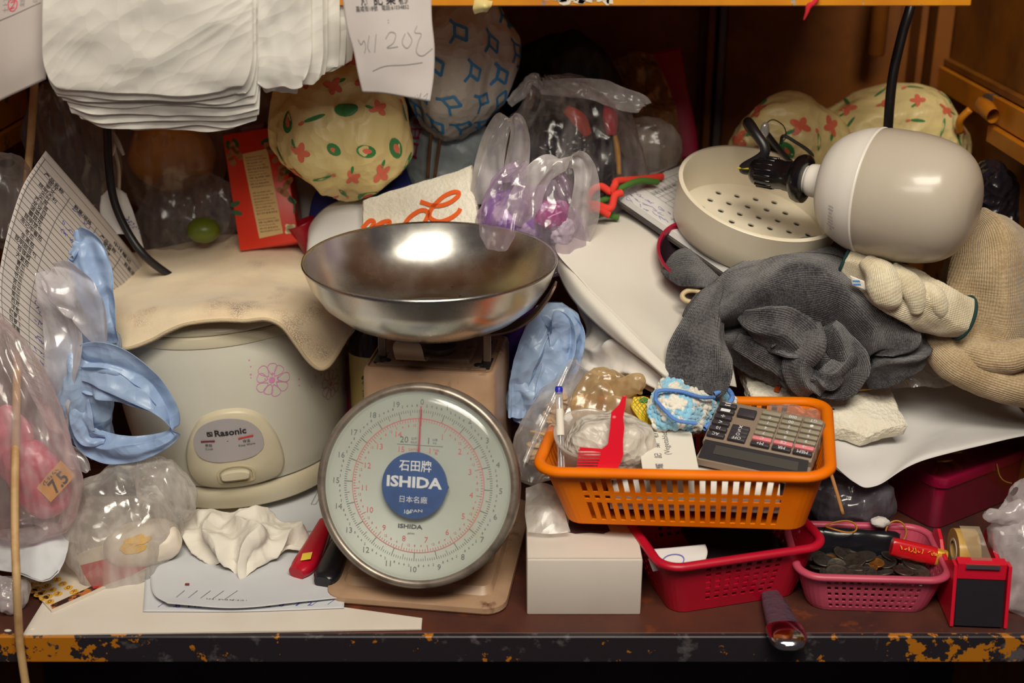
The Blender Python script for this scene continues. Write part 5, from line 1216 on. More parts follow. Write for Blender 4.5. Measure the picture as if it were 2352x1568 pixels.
def strap(sp, w, t=.003, ref=(1, 0, 0), amp=.002, f=60, seed=0, n=60, m=28):
    """band of thin film along a spine: both faces follow the same creases"""
    k = len(sp); w = np.full(k, float(w)) if np.isscalar(w) else np.array(w, float)
    C = cr(WS(sp), n); wd = cr(w.reshape(-1, 1), n)[:, 0]; T = np.gradient(C, axis=0); T /= np.linalg.norm(T, axis=1)[:, None] + 1e-12
    R = np.tile(nrm(ref), (n, 1)); R = R - (R * T).sum(1)[:, None] * T; R /= np.linalg.norm(R, axis=1)[:, None] + 1e-9
    B = np.cross(T, R); q = np.linspace(-1, 1, m)
    G = C[:, None] + wd[:, None, None] * q[None, :, None] * R[:, None]
    s_ = np.arange(n)[:, None] / n
    pl = np.abs(np.sin(q[None, :] * 2.1 + 1.6 * perlin(np.stack([s_ * 3 + 0 * q[None], 0 * s_ + q[None], np.full((n, m), seed * 1.7)], -1)) + seed)) - .6   # lengthwise pleats
    h = crumple(G, f * .5, 3, seed) * amp * 2.2 + pl * (amp * .8 + .22 * wd[:, None]) + (q ** 2)[None, :] * wd[:, None] * .3
    G = G + B[:, None] * h[..., None]
    return np.concatenate([G, (G + B[:, None] * .0004)[:, ::-1]], 1)
FLW_Y = pm('floral_yellow_plastic', rgb(248, 226, 160), .38, var=rgb(242, 216, 144), vs=7, crk=.5, cs=26, trans=.15)
FR_ = pm('print_coral', rgb(226, 112, 84), .5); FG_ = pm('print_green', rgb(58, 132, 70), .5)
def ell(rx, ry, n=12, ang=0, cx=0, cy=0):
    c, s = math.cos(ang), math.sin(ang); P = [(rx * math.cos(t), ry * math.sin(t)) for t in np.linspace(0, 6.283, n + 1)[:-1]]
    return np.array([(x * c - y * s + cx, x * s + y * c + cy) for x, y in P]), [tuple(range(n))]
def florals(S, parent, spots, sc=1.0, seed=0):
    r = random.Random(seed); red = []; grn = []
    for (u, v, k) in spots:
        a = r.uniform(0, 6.28); m_ = S.mapper(u, v, a, .0009); s = sc * r.uniform(.85, 1.15)
        def put(lst, vf): lst.append((m_(vf[0]), vf[1]))
        if k == 'f':
            for q in range(4): put(red, ell(.007 * s, .0042 * s, 10, q * 1.35, .006 * s * math.cos(q * 1.35), .006 * s * math.sin(q * 1.35)))
            put(grn, ell(.0055 * s, .002 * s, 10, .4, -.011 * s, -.007 * s))
        elif k == 'l':
            put(grn, ell(.0125 * s, .0075 * s, 14, .5)); put(red, ell(.006 * s, .003 * s, 10, .5, 0, .001))
        else:
            put(grn, ell(.013 * s, .0024 * s, 12, 1.0)); put(red, ell(.004 * s, .0022 * s, 8, 1.2, .008 * s, .014 * s))
    for nm_, lst, mt in (('coral_print', red, FR_), ('green_print', grn, FG_)):
        g = Geo()
        for V, F in lst: g.add(V, F)
        obj(nm_, g, mt, parent, smooth=False, kind='stuff')
# ---- yellow floral bag
G = bag([(805, 420, .46), (800, 398, .45), (788, 340, .44), (780, 270, .44), (785, 190, .46), (795, 120, .48), (800, 70, .50), (802, 50, .50)], [.02, .058, .080, .082, .074, .056, .030, .01], [.02, .05, .07, .07, .055, .04, .02, .01], amp=.011, f=14, oct=3, seed=4, n=100, m=120)
fb = obj('floral_bag', Geo().grid(G, wu=True), FLW_Y, label='stuffed yellow floral plastic bag hanging behind the receipt', cat='bag')
S = Surf(G, True)
# v runs bottom to top; find the facing side u ~ .75 (towards the camera)
r = random.Random(2); sp = []
for i, v in enumerate(np.linspace(.16, .86, 9)):
    for j in range(5): sp.append(((.60 + .075 * j + (.035 if i % 2 else 0)) % 1, v + r.uniform(-.02, .02), 'flsf'[r.randrange(4)]))
florals(S, fb, sp, 1.0, 3)
# ---- white bag with blue note print
G = bag([(1035, 285, .53), (1037, 270, .52), (1045, 215, .51), (1055, 145, .51), (1065, 75, .52), (1075, 25, .54), (1080, 5, .56)], [.012, .044, .068, .074, .068, .045, .01], [.01, .04, .06, .065, .06, .045, .01], amp=.007, f=17, seed=7, n=80, m=100)
nb = obj('note_print_bag', Geo().grid(G, wu=True), pm('white_bag_plastic', rgb(226, 218, 206), .35, crk=.45, cs=30, trans=.2), label='round white bag printed with blue music notes', cat='bag')
S = Surf(G, True); g = Geo(); r = random.Random(6)
note = [[(-.004, .008), (.007, .008), (.010, -.002), (-.001, -.001), (-.004, .008), (-.009, .010)], [(-.001, -.001), (-.003, -.009)]]
bl = []
for i in range(7):
    for j in range(5):
        u = .53 + .105 * j + (.05 if i % 2 else 0); v = .10 + .125 * i + r.uniform(-.015, .015); m_ = S.mapper(u, v, r.uniform(-.5, .5) + (1.6 if r.random() < .3 else 0), .0009)
        V, F = strokes2d([np.concatenate([np.linspace(l[q], l[q + 1], 4) for q in range(len(l) - 1)]) for l in note], .0026); bl.append((m_(V * 1.45), F))
g = Geo()
for V, F in bl: g.add(V, F)
obj('note_print', g, pm('print_blue', rgb(64, 140, 200), .5), nb, smooth=False, kind='stuff')
# ---- pale blue bag with pink letters and two sticks
G = bag([(1030, 425, .56), (1028, 410, .55), (1030, 360, .55), (1035, 310, .56), (1040, 280, .57), (1042, 265, .57)], [.01, .06, .068, .066, .05, .01], [.01, .04, .045, .045, .03, .01], amp=.006, f=20, seed=9)
pbg = obj('pale_blue_bag', Geo().grid(G, wu=True), pm('pale_blue_plastic', rgb(206, 220, 226), .35, var=rgb(180, 204, 214), vs=14, crk=.4, cs=26, trans=.2), label='pale blue bag with pink lettering below the note print bag', cat='bag')
S = Surf(G, True)
PKI = pm('print_magenta', rgb(198, 40, 100), .5)
decal('pink_lettering', [shift(text2d('口日8', w=.05, bold=.02), 0, 0)], S.mapper(.63, .52, 1.45, .0025), PKI, pbg)
for k, (a, b_) in enumerate((((990, 305), (982, 410)), ((1013, 305), (998, 410)))):
    obj('brown_stick', Geo().grid(tube(WS([(a[0], a[1], .495), (b_[0], b_[1], .485)]), .0024, 8, 8), wu=True, caps=True), pm('stick_brown', rgb(118, 76, 44), .6, bmp=.4, bs=200), label=['left of two brown sticks in front of the pale blue bag', 'right of two brown sticks in front of the pale blue bag'][k], cat='stick', group='brown sticks by the pale blue bag')
# ---- foam block with orange script
P = [(832, 458, .40), (1084, 379, .41), (1101, 520, .37), (1098, 560, .36), (828, 570, .36)]
A = WS(P); nn = nrm(np.cross(A[1] - A[0], A[-1] - A[0])); nn = nn if nn[1] < 0 else -nn
A = onplane(A[0], nn, 0)([(p[0], p[1]) for p in P]); c_ = A.mean(0)
P2 = []
for i in range(len(A)):
    for k in range(16): P2.append(A[i] + (A[(i + 1) % len(A)] - A[i]) * k / 16)
P2 = np.array(P2); P2 += nrm(np.array([0, 0, 1]))[None] * (perlin(P2 * 60) * .002)[:, None]
rings = [c_ + (P2 - c_) * f + nn * o for f, o in ((.02, .0), (.4, .0), (.8, 0), (.975, .0), (1.0, -.003), (1.0, -.034), (.97, -.037), (.02, -.037))]
G = np.array(rings); G[1:6] += (perlin(G[1:6] * 150) * .0009)[..., None] * nn
fbk = obj('foam_block', Geo().grid(G, wu=True), FO, sharp=38, label='white foam block with orange crayon script behind the pan', cat='foam block')
def fp(pts): return cr(np.array(pts, float), 40)
scr = [fp([(832, 526), (850, 508), (860, 512), (850, 530), (878, 512), (896, 510), (886, 530)]), fp([(925, 524), (942, 500), (968, 484), (984, 490), (976, 512), (962, 530)]),
       fp([(966, 464), (1000, 474), (1030, 468), (1050, 454), (1055, 444), (1042, 442), (1020, 452), (1000, 470), (988, 488), (990, 502), (1010, 510), (1035, 502), (1052, 490), (1058, 480)])]
decal('orange_script', [strokes2d([l], 9.5) for l in scr], onplane(c_, nn, .0022), MATS['crayon_orange'], fbk, label='orange crayon script')
# ---- peanut carton
TLp, TRp, BRp, BLp = W(512, 300, .50), W(645, 297, .50), W(690, 565, .44), W(548, 565, .44)
_Y = nrm((TLp + TRp - BLp - BRp) / 2); _Z = nrm(np.cross(BRp - BLp, _Y)); _X = np.cross(_Y, _Z); Mp = np.eye(4); Mp[:3, 0] = _X; Mp[:3, 1] = _Y; Mp[:3, 2] = _Z; Mp[:3, 3] = (BLp + BRp) / 2 - _X * np.linalg.norm(BRp - BLp) * .485; hP = np.linalg.norm((TLp + TRp - BLp - BRp) / 2); wP = np.linalg.norm(BRp - BLp) * .97
xf(Mp)
CRED = pm('carton_red', rgb(222, 52, 24), .35)
pc_ = thing('snack_carton', 'red snack carton with peanut picture and cream label', 'carton', BLp)
cb_ = obj('carton_body', Geo().box((wP / 2, hP / 2, -.03), (wP, hP, .06), bev=.002), CRED, pc_, sharp=40)
pl_ = lambda e: (lambda V: np.concatenate([V, np.full((len(V), 1), e)], 1))
decal('cream_label', [(np.array([(.028, .012), (.060, .014), (.056, .128), (.022, .126)]), [(0, 1, 2, 3)])], pl_(.0004), pm('label_cream', rgb(222, 186, 126), .6), cb_)
tx = []
for k in range(26):
    if k in (5, 14): continue
    ln = ['產品名稱 脆香花生 PEANUTS', '配料 花生 糖 鹽 植物油', 'Nutrition Facts per 100g', '淨重 150g 保質期 12個月', 'Store in a cool dry place'][k % 5]
    tx.append(shift(text2d(ln, w=.027 - .006 * ((k * 7) % 3) / 2), .042 - .0003 * k * 0 - (k * .00020) + .0022 - .0015 * ((k * 7) % 3), .020 + .0040 * k, -.02))
decal('label_print', tx, pl_(.0007), pm('label_ink', rgb(96, 70, 46), .7), cb_)
NUT = pm('print_peanut', rgb(176, 116, 70), .5, var=rgb(140, 86, 50), vs=90); GRN2 = pm('print_leaf', rgb(44, 84, 32), .5)
r = random.Random(12); a1 = []; a2 = []
for (x, y) in [(.010, .132), (.018, .125), (.008, .118), (.066, .112), (.072, .100), (.068, .088), (.074, .076), (.070, .066), (.060, .125), (.072, .122)]:
    an = r.uniform(0, 3); a1.append(ell(.007, .0045, 12, an, x, y)); a1.append(ell(.006, .004, 12, an, x + .007 * math.cos(an), y + .007 * math.sin(an)))
for (x, y) in [(.006, .140), (.016, .142), (.055, .138), (.064, .140), (.062, .128), (.004, .05), (.003, .062), (.078, .055), (.076, .094)]: a2.append(ell(.007, .0035, 10, r.uniform(0, 3), x, y))
a2.append(strokes2d([cr(np.array([(.076, .062), (.080, .05), (.078, .038)]), 8)], .0022))
for q in range(0, len(a1), 2): decal('peanut_print', a1[q:q + 2], pl_(.0005), NUT, cb_)
for q in a2: decal('leaf_print', [q], pl_(.0003), GRN2, cb_)
decal('flower_sticker', [ell(.006, .006, 12, 0, .070, .018), ell(.004, .0085, 12, .6, .070, .018), ell(.0085, .004, 12, .6, .070, .018)], pl_(.0008), pm('sticker_pale', rgb(236, 224, 170), .5), cb_)
obj('top_lid', Geo().box((wP * .5, hP + .004, -.02), (.034, .012, .03), bev=.004), pm('lid_mauve', rgb(130, 100, 116), .3), pc_)
xf(None)
# ---- blue cloth, white sheet and red cup behind the cooker
G = patch([[(700, 545, .47), (730, 440, .49), (800, 400, .52), (930, 380, .55)], [(720, 560, .45), (770, 470, .46), (840, 420, .48), (940, 405, .50)], [(740, 590, .43), (800, 520, .43), (860, 450, .44), (950, 430, .46)]], 24, 30)
obj('blue_cloth', Geo().grid(disp(G, perlin(G * 14) * .006)), pm('navy_fabric', rgb(40, 50, 128), .8, var=rgb(30, 36, 96), vs=20, bmp=.2, bs=300), solid=.003, label='navy blue cloth below the yellow floral bag', cat='cloth')
G = patch([[(706, 560, .43), (716, 510, .44), (770, 465, .44), (880, 450, .44)], [(704, 590, .40), (716, 540, .405), (770, 505, .41), (890, 490, .41)], [(704, 640, .385), (720, 600, .385), (780, 570, .385), (900, 560, .385)]], 20, 30)
obj('curved_white_sheet', Geo().grid(G), PAPER, solid=.0008, label='curved white sheet between the cooker cloth and the foam block', cat='paper')
c = W(703, 535, .455)
obj('red_cup', Geo().grid(lathe([(.001, -.03), (.014, -.03), (.019, .014), (.0195, .016), (.018, .016), (.013, -.028), (.001, -.028)], 32) @ np.array(Matrix.Rotation(-.4, 3, 'Y')).T + c, wu=True), pm('cup_red', rgb(160, 16, 40), .3), label='small red plastic cup next to the red carton', cat='cup')
G = patch([[(640, 440, .56), (680, 400, .57), (730, 420, .57)], [(660, 500, .54), (690, 470, .54), (730, 470, .54)], [(680, 560, .52), (700, 540, .52), (735, 530, .52)]], 12, 12)
obj('white_slip', Geo().grid(G), PAPER, solid=.0006, label='white slip of paper standing right behind the red carton', cat='paper')
# ---- dark bag far behind
obj('dark_teal_bag', Geo().grid(bag([(1290, 300, .70), (1290, 280, .69), (1295, 220, .68), (1300, 150, .68), (1300, 105, .70), (1300, 92, .71)], [.02, .09, .095, .075, .04, .01], [.02, .05, .06, .05, .03, .01], amp=.008, f=16, seed=3), wu=True), pm('black_bag_plastic', rgb(26, 34, 42), .35, crk=.6, cs=20), label='dark blackish bag deep in the shelf behind the knotted bag', cat='bag')
# ---- knotted clear bag with black contents
KB = film('knotted_film', (.86, .83, .83, 1), -.05, .40, .10, (.97, .95, .96, 1), .9, 45, .6, .26)
S1 = bag([(1295, 462, .49), (1295, 445, .48), (1295, 380, .47), (1290, 300, .475), (1270, 235, .485), (1250, 200, .49), (1245, 188, .49)], [.03, .095, .102, .090, .055, .016, .008], [.03, .06, .07, .065, .04, .014, .006], amp=.005, f=24, seed=5, n=90, m=140, pleats=13, pamp=.007, pfrom=.15)
S2 = strap([(1245, 200, .485), (1300, 200, .47), (1370, 205, .462), (1430, 225, .458), (1472, 236, .457), (1478, 240, .457)], [.008, .012, .014, .014, .012, .006], .006, (0, 0, 1), .004, 50, 3)
S3 = strap([(1248, 198, .485), (1235, 185, .48), (1222, 180, .482), (1205, 200, .485), (1165, 235, .49)], [.006, .008, .008, .010, .006], .005, (0, .5, 1), .003, 60, 4)
kb = thing('knotted_clear_bag', 'clear plastic bag knotted on top with black contents', 'bag', W(1290, 460, .48))
obj('bag_skin', Geo().grid(S1, wu=True), KB, kb)
obj('knot_ear', Geo().grid(S2, wu=True), film('ear_film', (.90, .88, .88, 1), .34, .4, .14, (.97, .96, .97, 1), .9, 60, .6), kb, label='milky twisted ear of the knot')
obj('knot_ear', Geo().grid(S3, wu=True), MATS['ear_film'], kb)
obj('black_inner_bag', Geo().grid(blob(W(1282, 372, .478), .088, .048, .060, amp=.010, f=26, seed=14), wu=True), pm('glossy_black_bag', rgb(30, 26, 32), .18, crk=.9, cs=34), label='glossy black bag inside the knotted clear bag', cat='bag')
for k, (pp, col_, lab) in enumerate((([(1300, 250, .455), (1330, 275, .45), (1350, 310, .45)], (214, 70, 50), 'orange red packet inside the knotted clear bag'), ([(1398, 235, .47), (1402, 270, .46), (1405, 310, .455)], (206, 28, 54), 'crimson tube inside the knotted clear bag'), ([(1412, 310, .46), (1418, 345, .455), (1422, 400, .455)], (226, 160, 40), 'yellow strip inside the knotted clear bag'))):
    obj(['orange_packet', 'crimson_tube', 'yellow_strip'][k], Geo().grid(loft(WS(pp), [.006, .010, .006] if k != 2 else [.003, .004, .003], [.004, .007, .004], (1, 0, 0), 20, 16), wu=True, caps=True), pm('content_%d' % k, rgb(*col_), .35), label=lab, cat='packet')
# ---- purple bag with two handle loops
PB = thing('purple_content_bag', 'thin clear carrier bag with two loops and purple contents', 'bag', W(1220, 590, .37))
HF = film('handle_film', (.90, .87, .87, 1), .17, .42, .12, (.97, .95, .96, 1), .8, 60, .6)
obj('bag_skin', Geo().grid(bag([(1225, 610, .365), (1222, 590, .36), (1218, 530, .355), (1225, 460, .36), (1235, 410, .365), (1240, 390, .37)], [.02, .060, .070, .060, .045, .030], [.02, .04, .045, .035, .022, .01], amp=.004, f=34, seed=8, n=70, m=90, pleats=11, pamp=.005, pfrom=.1), wu=True), film('purple_film', (.86, .74, .90, 1), .02, .34, .12, (.97, .92, .98, 1), .9, 60, .6, .22), PB)
obj('handle_loop', Geo().grid(strap([(1195, 520, .335), (1215, 450, .333), (1245, 395, .335), (1290, 365, .34), (1325, 362, .345), (1342, 390, .35), (1344, 440, .35), (1335, 500, .35), (1315, 550, .35)], [.024, .020, .017, .013, .012, .014, .017, .020, .020], .006, (1, .1, .3), .003, 40, 6, 90, 36), wu=True), HF, PB)
obj('handle_loop', Geo().grid(strap([(1118, 470, .385), (1122, 400, .385), (1135, 330, .39), (1160, 272, .395), (1185, 275, .40), (1192, 330, .405), (1180, 420, .405)], [.022, .019, .016, .012, .010, .014, .018], .006, (1, .1, .3), .003, 40, 7, 90, 36), wu=True), HF, PB)
obj('purple_packet', Geo().grid(blob(W(1180, 500, .37), .045, .03, .036, amp=.007, f=30, seed=21), wu=True), pm('purple_foil', rgb(112, 50, 150), .25, var=rgb(200, 176, 212), vs=38, vlo=.5, vhi=.58, bmp=.3, bs=70, bd=.003), label='purple and white packet in the looped carrier bag', cat='packet')
obj('magenta_packet', Geo().grid(blob(W(1268, 495, .352), .024, .016, .020, 40, 50, amp=.006, f=60, seed=22), wu=True), pm('magenta_foil', rgb(150, 20, 110), .25, var=rgb(206, 170, 206), vs=60, vlo=.55, vhi=.62), label='bright magenta wrapper showing through the right handle loop', cat='wrapper')
obj('white_wad', Geo().grid(blob(W(1290, 530, .348), .014, .012, .020, 40, 40, amp=.006, f=90, seed=23), wu=True), pm('wad_white', rgb(214, 206, 214), .3, bmp=.6, bs=200, bd=.003), label='crinkled white wad beside the magenta wrapper', cat='wrapper')
# ---- red and green cords
RC, GC = pm('cord_red', rgb(228, 60, 44), .8, bmp=.7, bs=500), pm('cord_green', rgb(70, 112, 40), .8, bmp=.7, bs=500)
obj('red_rope', Geo().grid(tube(WS([(1345, 470, .40), (1358, 440, .40), (1380, 428, .40), (1402, 440, .40), (1412, 425, .40), (1420, 415, .41), (1470, 412, .44), (1520, 405, .47)]), .0048, 80, 10), wu=True).grid(tube(WS([(1350, 478, .39), (1375, 480, .385), (1400, 494, .385)]), .0048, 24, 10), wu=True, caps=True).grid(tube(WS([(1345, 466, .395), (1370, 470, .39), (1402, 478, .388), (1412, 450, .395), (1428, 442, .40)]), .0048, 40, 10), wu=True), RC, label='tangled red rope left of the clipboard', cat='rope')
obj('green_rope', Geo().grid(tube(WS([(1350, 500, .395), (1365, 470, .405), (1395, 455, .405), (1430, 430, .41), (1470, 415, .43), (1510, 418, .45)]), .0042, 60, 8), wu=True).grid(tube(WS([(1345, 505, .39), (1380, 490, .395), (1420, 500, .40)]), .0042, 30, 8), wu=True), GC, label='dark green rope tangled with the red one', cat='rope')
# ---- packets in the back corner
G = patch([[(1405, 140, .70), (1450, 120, .71), (1500, 125, .72)], [(1395, 230, .66), (1470, 220, .66), (1545, 230, .68)], [(1400, 320, .62), (1490, 310, .61), (1565, 320, .64)], [(1410, 410, .60), (1500, 410, .59), (1570, 400, .62)]], 50, 50)
obj('brown_crinkly_bag', Geo().grid(disp(G, crumple(G, 30, 3, 3) * .008)), film('brown_film', (.30, .19, .09, 1), .45, .4, .14, (.8, .62, .4, 1), 1.0, 60, .5), label='crinkly brownish bag in the dark corner', cat='bag')
p = WS([(1520, 118, .74), (1535, 200, .72), (1556, 300, .70), (1565, 365, .69)])
obj('magenta_band', Geo().grid(loft(p, [.028, .027, .027, .026], [.006, .007, .008, .008], (1, 0, 0), 30, 24, .5), wu=True, caps=True), pm('magenta_card', rgb(166, 14, 62), .5), label='magenta packet leaning on the back panel', cat='packet')
G = blob(W(1465, 360, .56), .030, .012, .042, amp=.003, f=30, seed=2, power=.7)
wp = obj('white_packet', Geo().grid(G, wu=True), pm('packet_white', rgb(222, 212, 206), .35, bmp=.3, bs=60, bd=.002), label='white packet with purple spot next to the magenta packet', cat='packet')
Mx = frame(W(1452, 380, .546), (1, 0, 0), (0, .3, 1)); decal('purple_spot', [ell(.010, .022, 16)], lambda V: ap(Mx, np.concatenate([V, np.full((len(V), 1), .0005)], 1)), pm('spot_purple', rgb(176, 90, 160), .5), wp)
obj('clear_wrap', Geo().grid(blob(W(1485, 350, .55), .048, .02, .05, amp=.005, f=30, seed=6), wu=True), film('wrap_film', (.7, .64, .58, 1), .12, .45, .12, (.95, .93, .9, 1), .9, 50, .6), label='clear wrap around the white packet', cat='plastic film')
obj('yellow_tag', Geo().box((0, 0, 0), (.022, .006, .03), bev=.002).map(lambda V: V + W(1525, 365, .60)), pm('tag_yellow', rgb(206, 150, 30), .5), label='small yellow tag at the foot of the magenta packet', cat='tag')
G = patch([[(1490, 400, .52), (1530, 385, .54), (1575, 375, .56)], [(1495, 405, .49), (1540, 398, .50), (1590, 390, .51)]], 8, 12)
obj('crumpled_slip', Geo().grid(disp(G, crumple(G, 40, 2) * .004)), PAPER, solid=.0006, label='crumpled white slip behind the clipboard', cat='paper')
# ---- floral bags at the back right
G = bag([(1690, 390, .58), (1720, 360, .57), (1800, 325, .56), (1880, 350, .56), (1930, 400, .56)], [.01, .035, .06, .05, .02], [.01, .04, .055, .045, .02], ref=(0, 0, 1), amp=.007, f=20, seed=31)
f2 = obj('floral_bag', Geo().grid(G, wu=True), FLW_Y, label='small yellow floral bag behind the spectacles', cat='bag')
S = Surf(G, True); florals(S, f2, [(u, v, k) for v, u, k in [(.3, .12, 'f'), (.42, .05, 'f'), (.55, .16, 'f'), (.5, .25, 'l'), (.7, .1, 'f'), (.65, .2, 's'), (.38, .22, 'f')]], 1.1, 5)
G = bag([(1870, 330, .62), (1900, 310, .61), (1990, 295, .60), (2090, 300, .60), (2160, 330, .60), (2200, 380, .60)], [.01, .035, .055, .058, .045, .02], [.01, .04, .06, .06, .05, .02], ref=(0, 0, 1), amp=.006, f=18, seed=33)
f3 = obj('floral_bag', Geo().grid(G, wu=True), FLW_Y, label='large pale floral bag lying behind the bulb', cat='bag')
S = Surf(G, True); florals(S, f3, [(u, v, k) for v in (.2, .32, .44, .56, .68, .8) for u, k in ((.03, 's'), (.10, 'f'), (.18, 's'), (.26, 'f'))], .9, 6)
obj('black_bag', Geo().grid(bag([(2270, 580, .44), (2275, 560, .44), (2280, 480, .45), (2275, 410, .46), (2265, 370, .47)], [.01, .03, .038, .03, .008], [.01, .03, .03, .03, .01], amp=.005, f=26, seed=40), wu=True), MATS['glossy_black_bag'], label='black shiny bag between the bulb and the right wall', cat='bag')
# ================================================================ hanging papers and carrier bags
BAGW = pm('white_carrier_plastic', rgb(228, 224, 214), .26, trans=.22, spec=.6)
m = BAGW; t = m.node_tree; b = t.nodes['Principled BSDF']
b.inputs['Base Color'].default_value = rgb(240, 237, 230); b.inputs['Roughness'].default_value = .24; b.inputs['Coat Weight'].default_value = .5; b.inputs['Coat Roughness'].default_value = .12
co = coords(t); mp_ = t.nodes.new('ShaderNodeMapping'); mp_.inputs['Rotation'].default_value = (0, .6, 0); t.links.new(co, mp_.inputs[0])
bump(t, crease(t, mp_.outputs[0], 16, .6, (.5, 1, 1.3)), .45, .012, b)
def bundle(name, label, layers, seed):
    th = None
    pts = [W(*p) for L in layers for p in (L[0][0], L[-1][0])]
    th = thing(name, label, 'bag bundle', W(*layers[0][-1][1]))
    for i, L in enumerate(layers):
        G = patch(L, 70, 70)
        fr = np.linspace(0, 1, 70)[:, None]
        a = crumple(G * np.array([.6, 1, 1.5]), 11, 2, seed + i, .9) * .0040 * (1 - .5 * fr) + perlin(G * 90 + i) * .0006 * fr ** 6
        G = disp(G, a - (perlin(G * 26) * .002) * (fr ** 8))
        obj('bag_layer', Geo().grid(G), BAGW, th)
    return th
L0 = []
def lay(x0, x1, yb_, d, rl=40, rr=40, wob=8, seed=0, top=-60):
    r = random.Random(seed); xs_ = np.linspace(x0, x1, 7); rows = []
    for f in (0, .25, .5, .7, .85, .94, 1.0):
        row = []
        for k, x in enumerate(xs_):
            y = top + (yb_ - top) * f; e = 0
            if f >= .7 and k == 0: x = x + rl * ((f - .7) / .3) ** 2
            if f >= .7 and k == 6: x = x - rr * ((f - .7) / .3) ** 2
            if f == 1.0: y += r.uniform(-wob, wob) - (14 if k in (0, 6) else 0)
            row.append((x, y, d + .012 * f * f + r.uniform(-.0015, .0015)))
        rows.append(row)
    return rows
layers = []
specs = [(250, 590, 300, .214, 40, 40, 5), (165, 594, 290, .208, 30, 6, 6), (150, 598, 277, .202, 20, 4, 6), (140, 598, 262, .197, 30, 4, 6), (130, 596, 246, .192, 20, 10, 5), (112, 592, 236, .187, 30, 12, 5), (104, 588, 228, .181, 36, 30, 7), (98, 580, 212, .172, 42, 34, 9)]
for i, (x0, x1, yb_, d, rl, rr_, wb2) in enumerate(specs): layers.append(lay(x0, x1, yb_, d, rl, rr_, wb2, i))
bundle('carrier_bag_bundle', 'thick bundle of white carrier bags hanging at upper left', layers, 50)
specs = [(600, 812, 150, .226, 10, 6, 4), (600, 795, 160, .222, 10, 6, 4), (598, 780, 168, .218, 10, 6, 4), (596, 752, 185, .214, 10, 10, 4), (595, 735, 192, .210, 10, 10, 4), (592, 700, 214, .206, 6, 16, 4), (590, 742, 196, .196, 6, 16, 5), (588, 715, 200, .188, 4, 26, 6)]
layers = [lay(x0, x1, yb_, d, rl, rr_, wb2, 20 + i) for i, (x0, x1, yb_, d, rl, rr_, wb2) in enumerate(specs)]
bundle('carrier_bag_bundle', 'narrower bundle of white carrier bags next to the receipt', layers, 70)
# ---- receipt
G = patch([[(783, -25, .186), (850, -25, .180), (920, -25, .180), (990, -25, .184)], [(795, 60, .186), (860, 55, .180), (925, 50, .180), (992, 45, .184)], [(812, 120, .188), (865, 120, .182), (930, 120, .180), (998, 110, .186)], [(822, 170, .190), (872, 172, .186), (935, 175, .184), (996, 175, .188)], [(832, 212, .194), (880, 214, .19), (940, 224, .186), (988, 233, .188)]], 40, 40)
rc_ = obj('receipt', Geo().grid(disp(G, perlin(G * 20) * .0012)), pm('receipt_paper', rgb(212, 204, 202), .8, var=rgb(200, 190, 188), vs=9, trans=.12, bmp=.15, bs=30), solid=.0004, label='long white receipt with pencil writing taped to the shelf', cat='paper')
S = Surf(disp(G, perlin(G * 20) * .0012)); mpx = mpp(900, 100, .185)
def rcp(px, py):  # receipt coordinates relative to its middle
    return ((px - 893) * mpx, (103 - py) * mpx * 1.03)
RM = S.mapper(.5, .52, 0, .0008)
decal('printed_header', [shift(text2d('耀 記 菜 欄', w=.048, h=.010, bold=.015), *rcp(888, -1)), shift(text2d('嘉咸街18號   電話:61034852', w=.055), *rcp(882, 14)), shift(text2d(':', h=.003), *rcp(893, 38))], RM, INK, rc_)
def RP(pts): return cr(np.array([rcp(*p) for p in pts]), 24)
decal('pencil_writing', [strokes2d([RP(l)], .0008) for l in ([(815, 68), (820, 80), (830, 72), (832, 86), (826, 100)], [(845, 62), (838, 85), (842, 98)], [(862, 60), (855, 98)], [(884, 70), (895, 58), (908, 62), (902, 78), (886, 88), (912, 86)], [(930, 62), (922, 78), (932, 90), (944, 76), (936, 60)], [(958, 50), (952, 62), (966, 66), (958, 80), (952, 100), (965, 110), (988, 98)], [(842, 145), (880, 130), (930, 126), (965, 124)])], RM, PENCIL, rc_)
decal('faint_writing', [strokes2d([RP(l)], .0005) for l in ([(940, 215), (945, 205)], [(950, 200), (955, 210), (962, 195), (958, 215)], [(970, 205), (982, 195), (978, 210)])], RM, PENCIL, rc_)
# ---- sheet at the upper left
G = patch([[(-60, -40, .20), (30, -40, .196), (104, -40, .20)], [(-60, 60, .198), (25, 45, .192), (104, 25, .196)], [(-60, 170, .20), (28, 150, .192), (106, 110, .198)], [(-60, 262, .205), (20, 222, .198), (106, 182, .203)]], 30, 30)
ps = obj('price_sheet', Geo().grid(disp(G, perlin(G * 12) * .002)), pm('sheet_paper', rgb(196, 186, 182), .8, trans=.12), solid=.0005, label='white sheet with a red circled mark at the upper left', cat='paper')
S = Surf(disp(G, perlin(G * 12) * .002)); m1 = S.mapper(.5, .45, 0, .0009); q0 = (22, 95); k_ = mpp(20, 60, .196)
def SP(pts): return cr(np.array([((x - q0[0]) * k_, (q0[1] - y) * k_) for x, y in pts]), 20)
decal('ruled_line', [strokes2d([SP([(-10, 55), (40, 42), (100, 24)])], .0007)], m1, GREYINK, ps)
decal('red_circle', [strokes2d([SP([(18, -2), (34, 4), (36, 22), (28, 34), (18, 28), (14, 10), (20, -4)])], .0012), strokes2d([SP([(20, 8), (30, 6), (26, 18), (20, 26), (30, 24)])], .0012)], m1, REDINK, ps)
decal('faint_columns', [shift(text2d(s, h=.006), (x - q0[0]) * k_, (q0[1] - y) * k_, math.pi / 2) for s, x, y in (('士上工', 8, 12), ('米田日', 50, 5), ('白菜', 84, 5))], m1, PENCIL, ps)
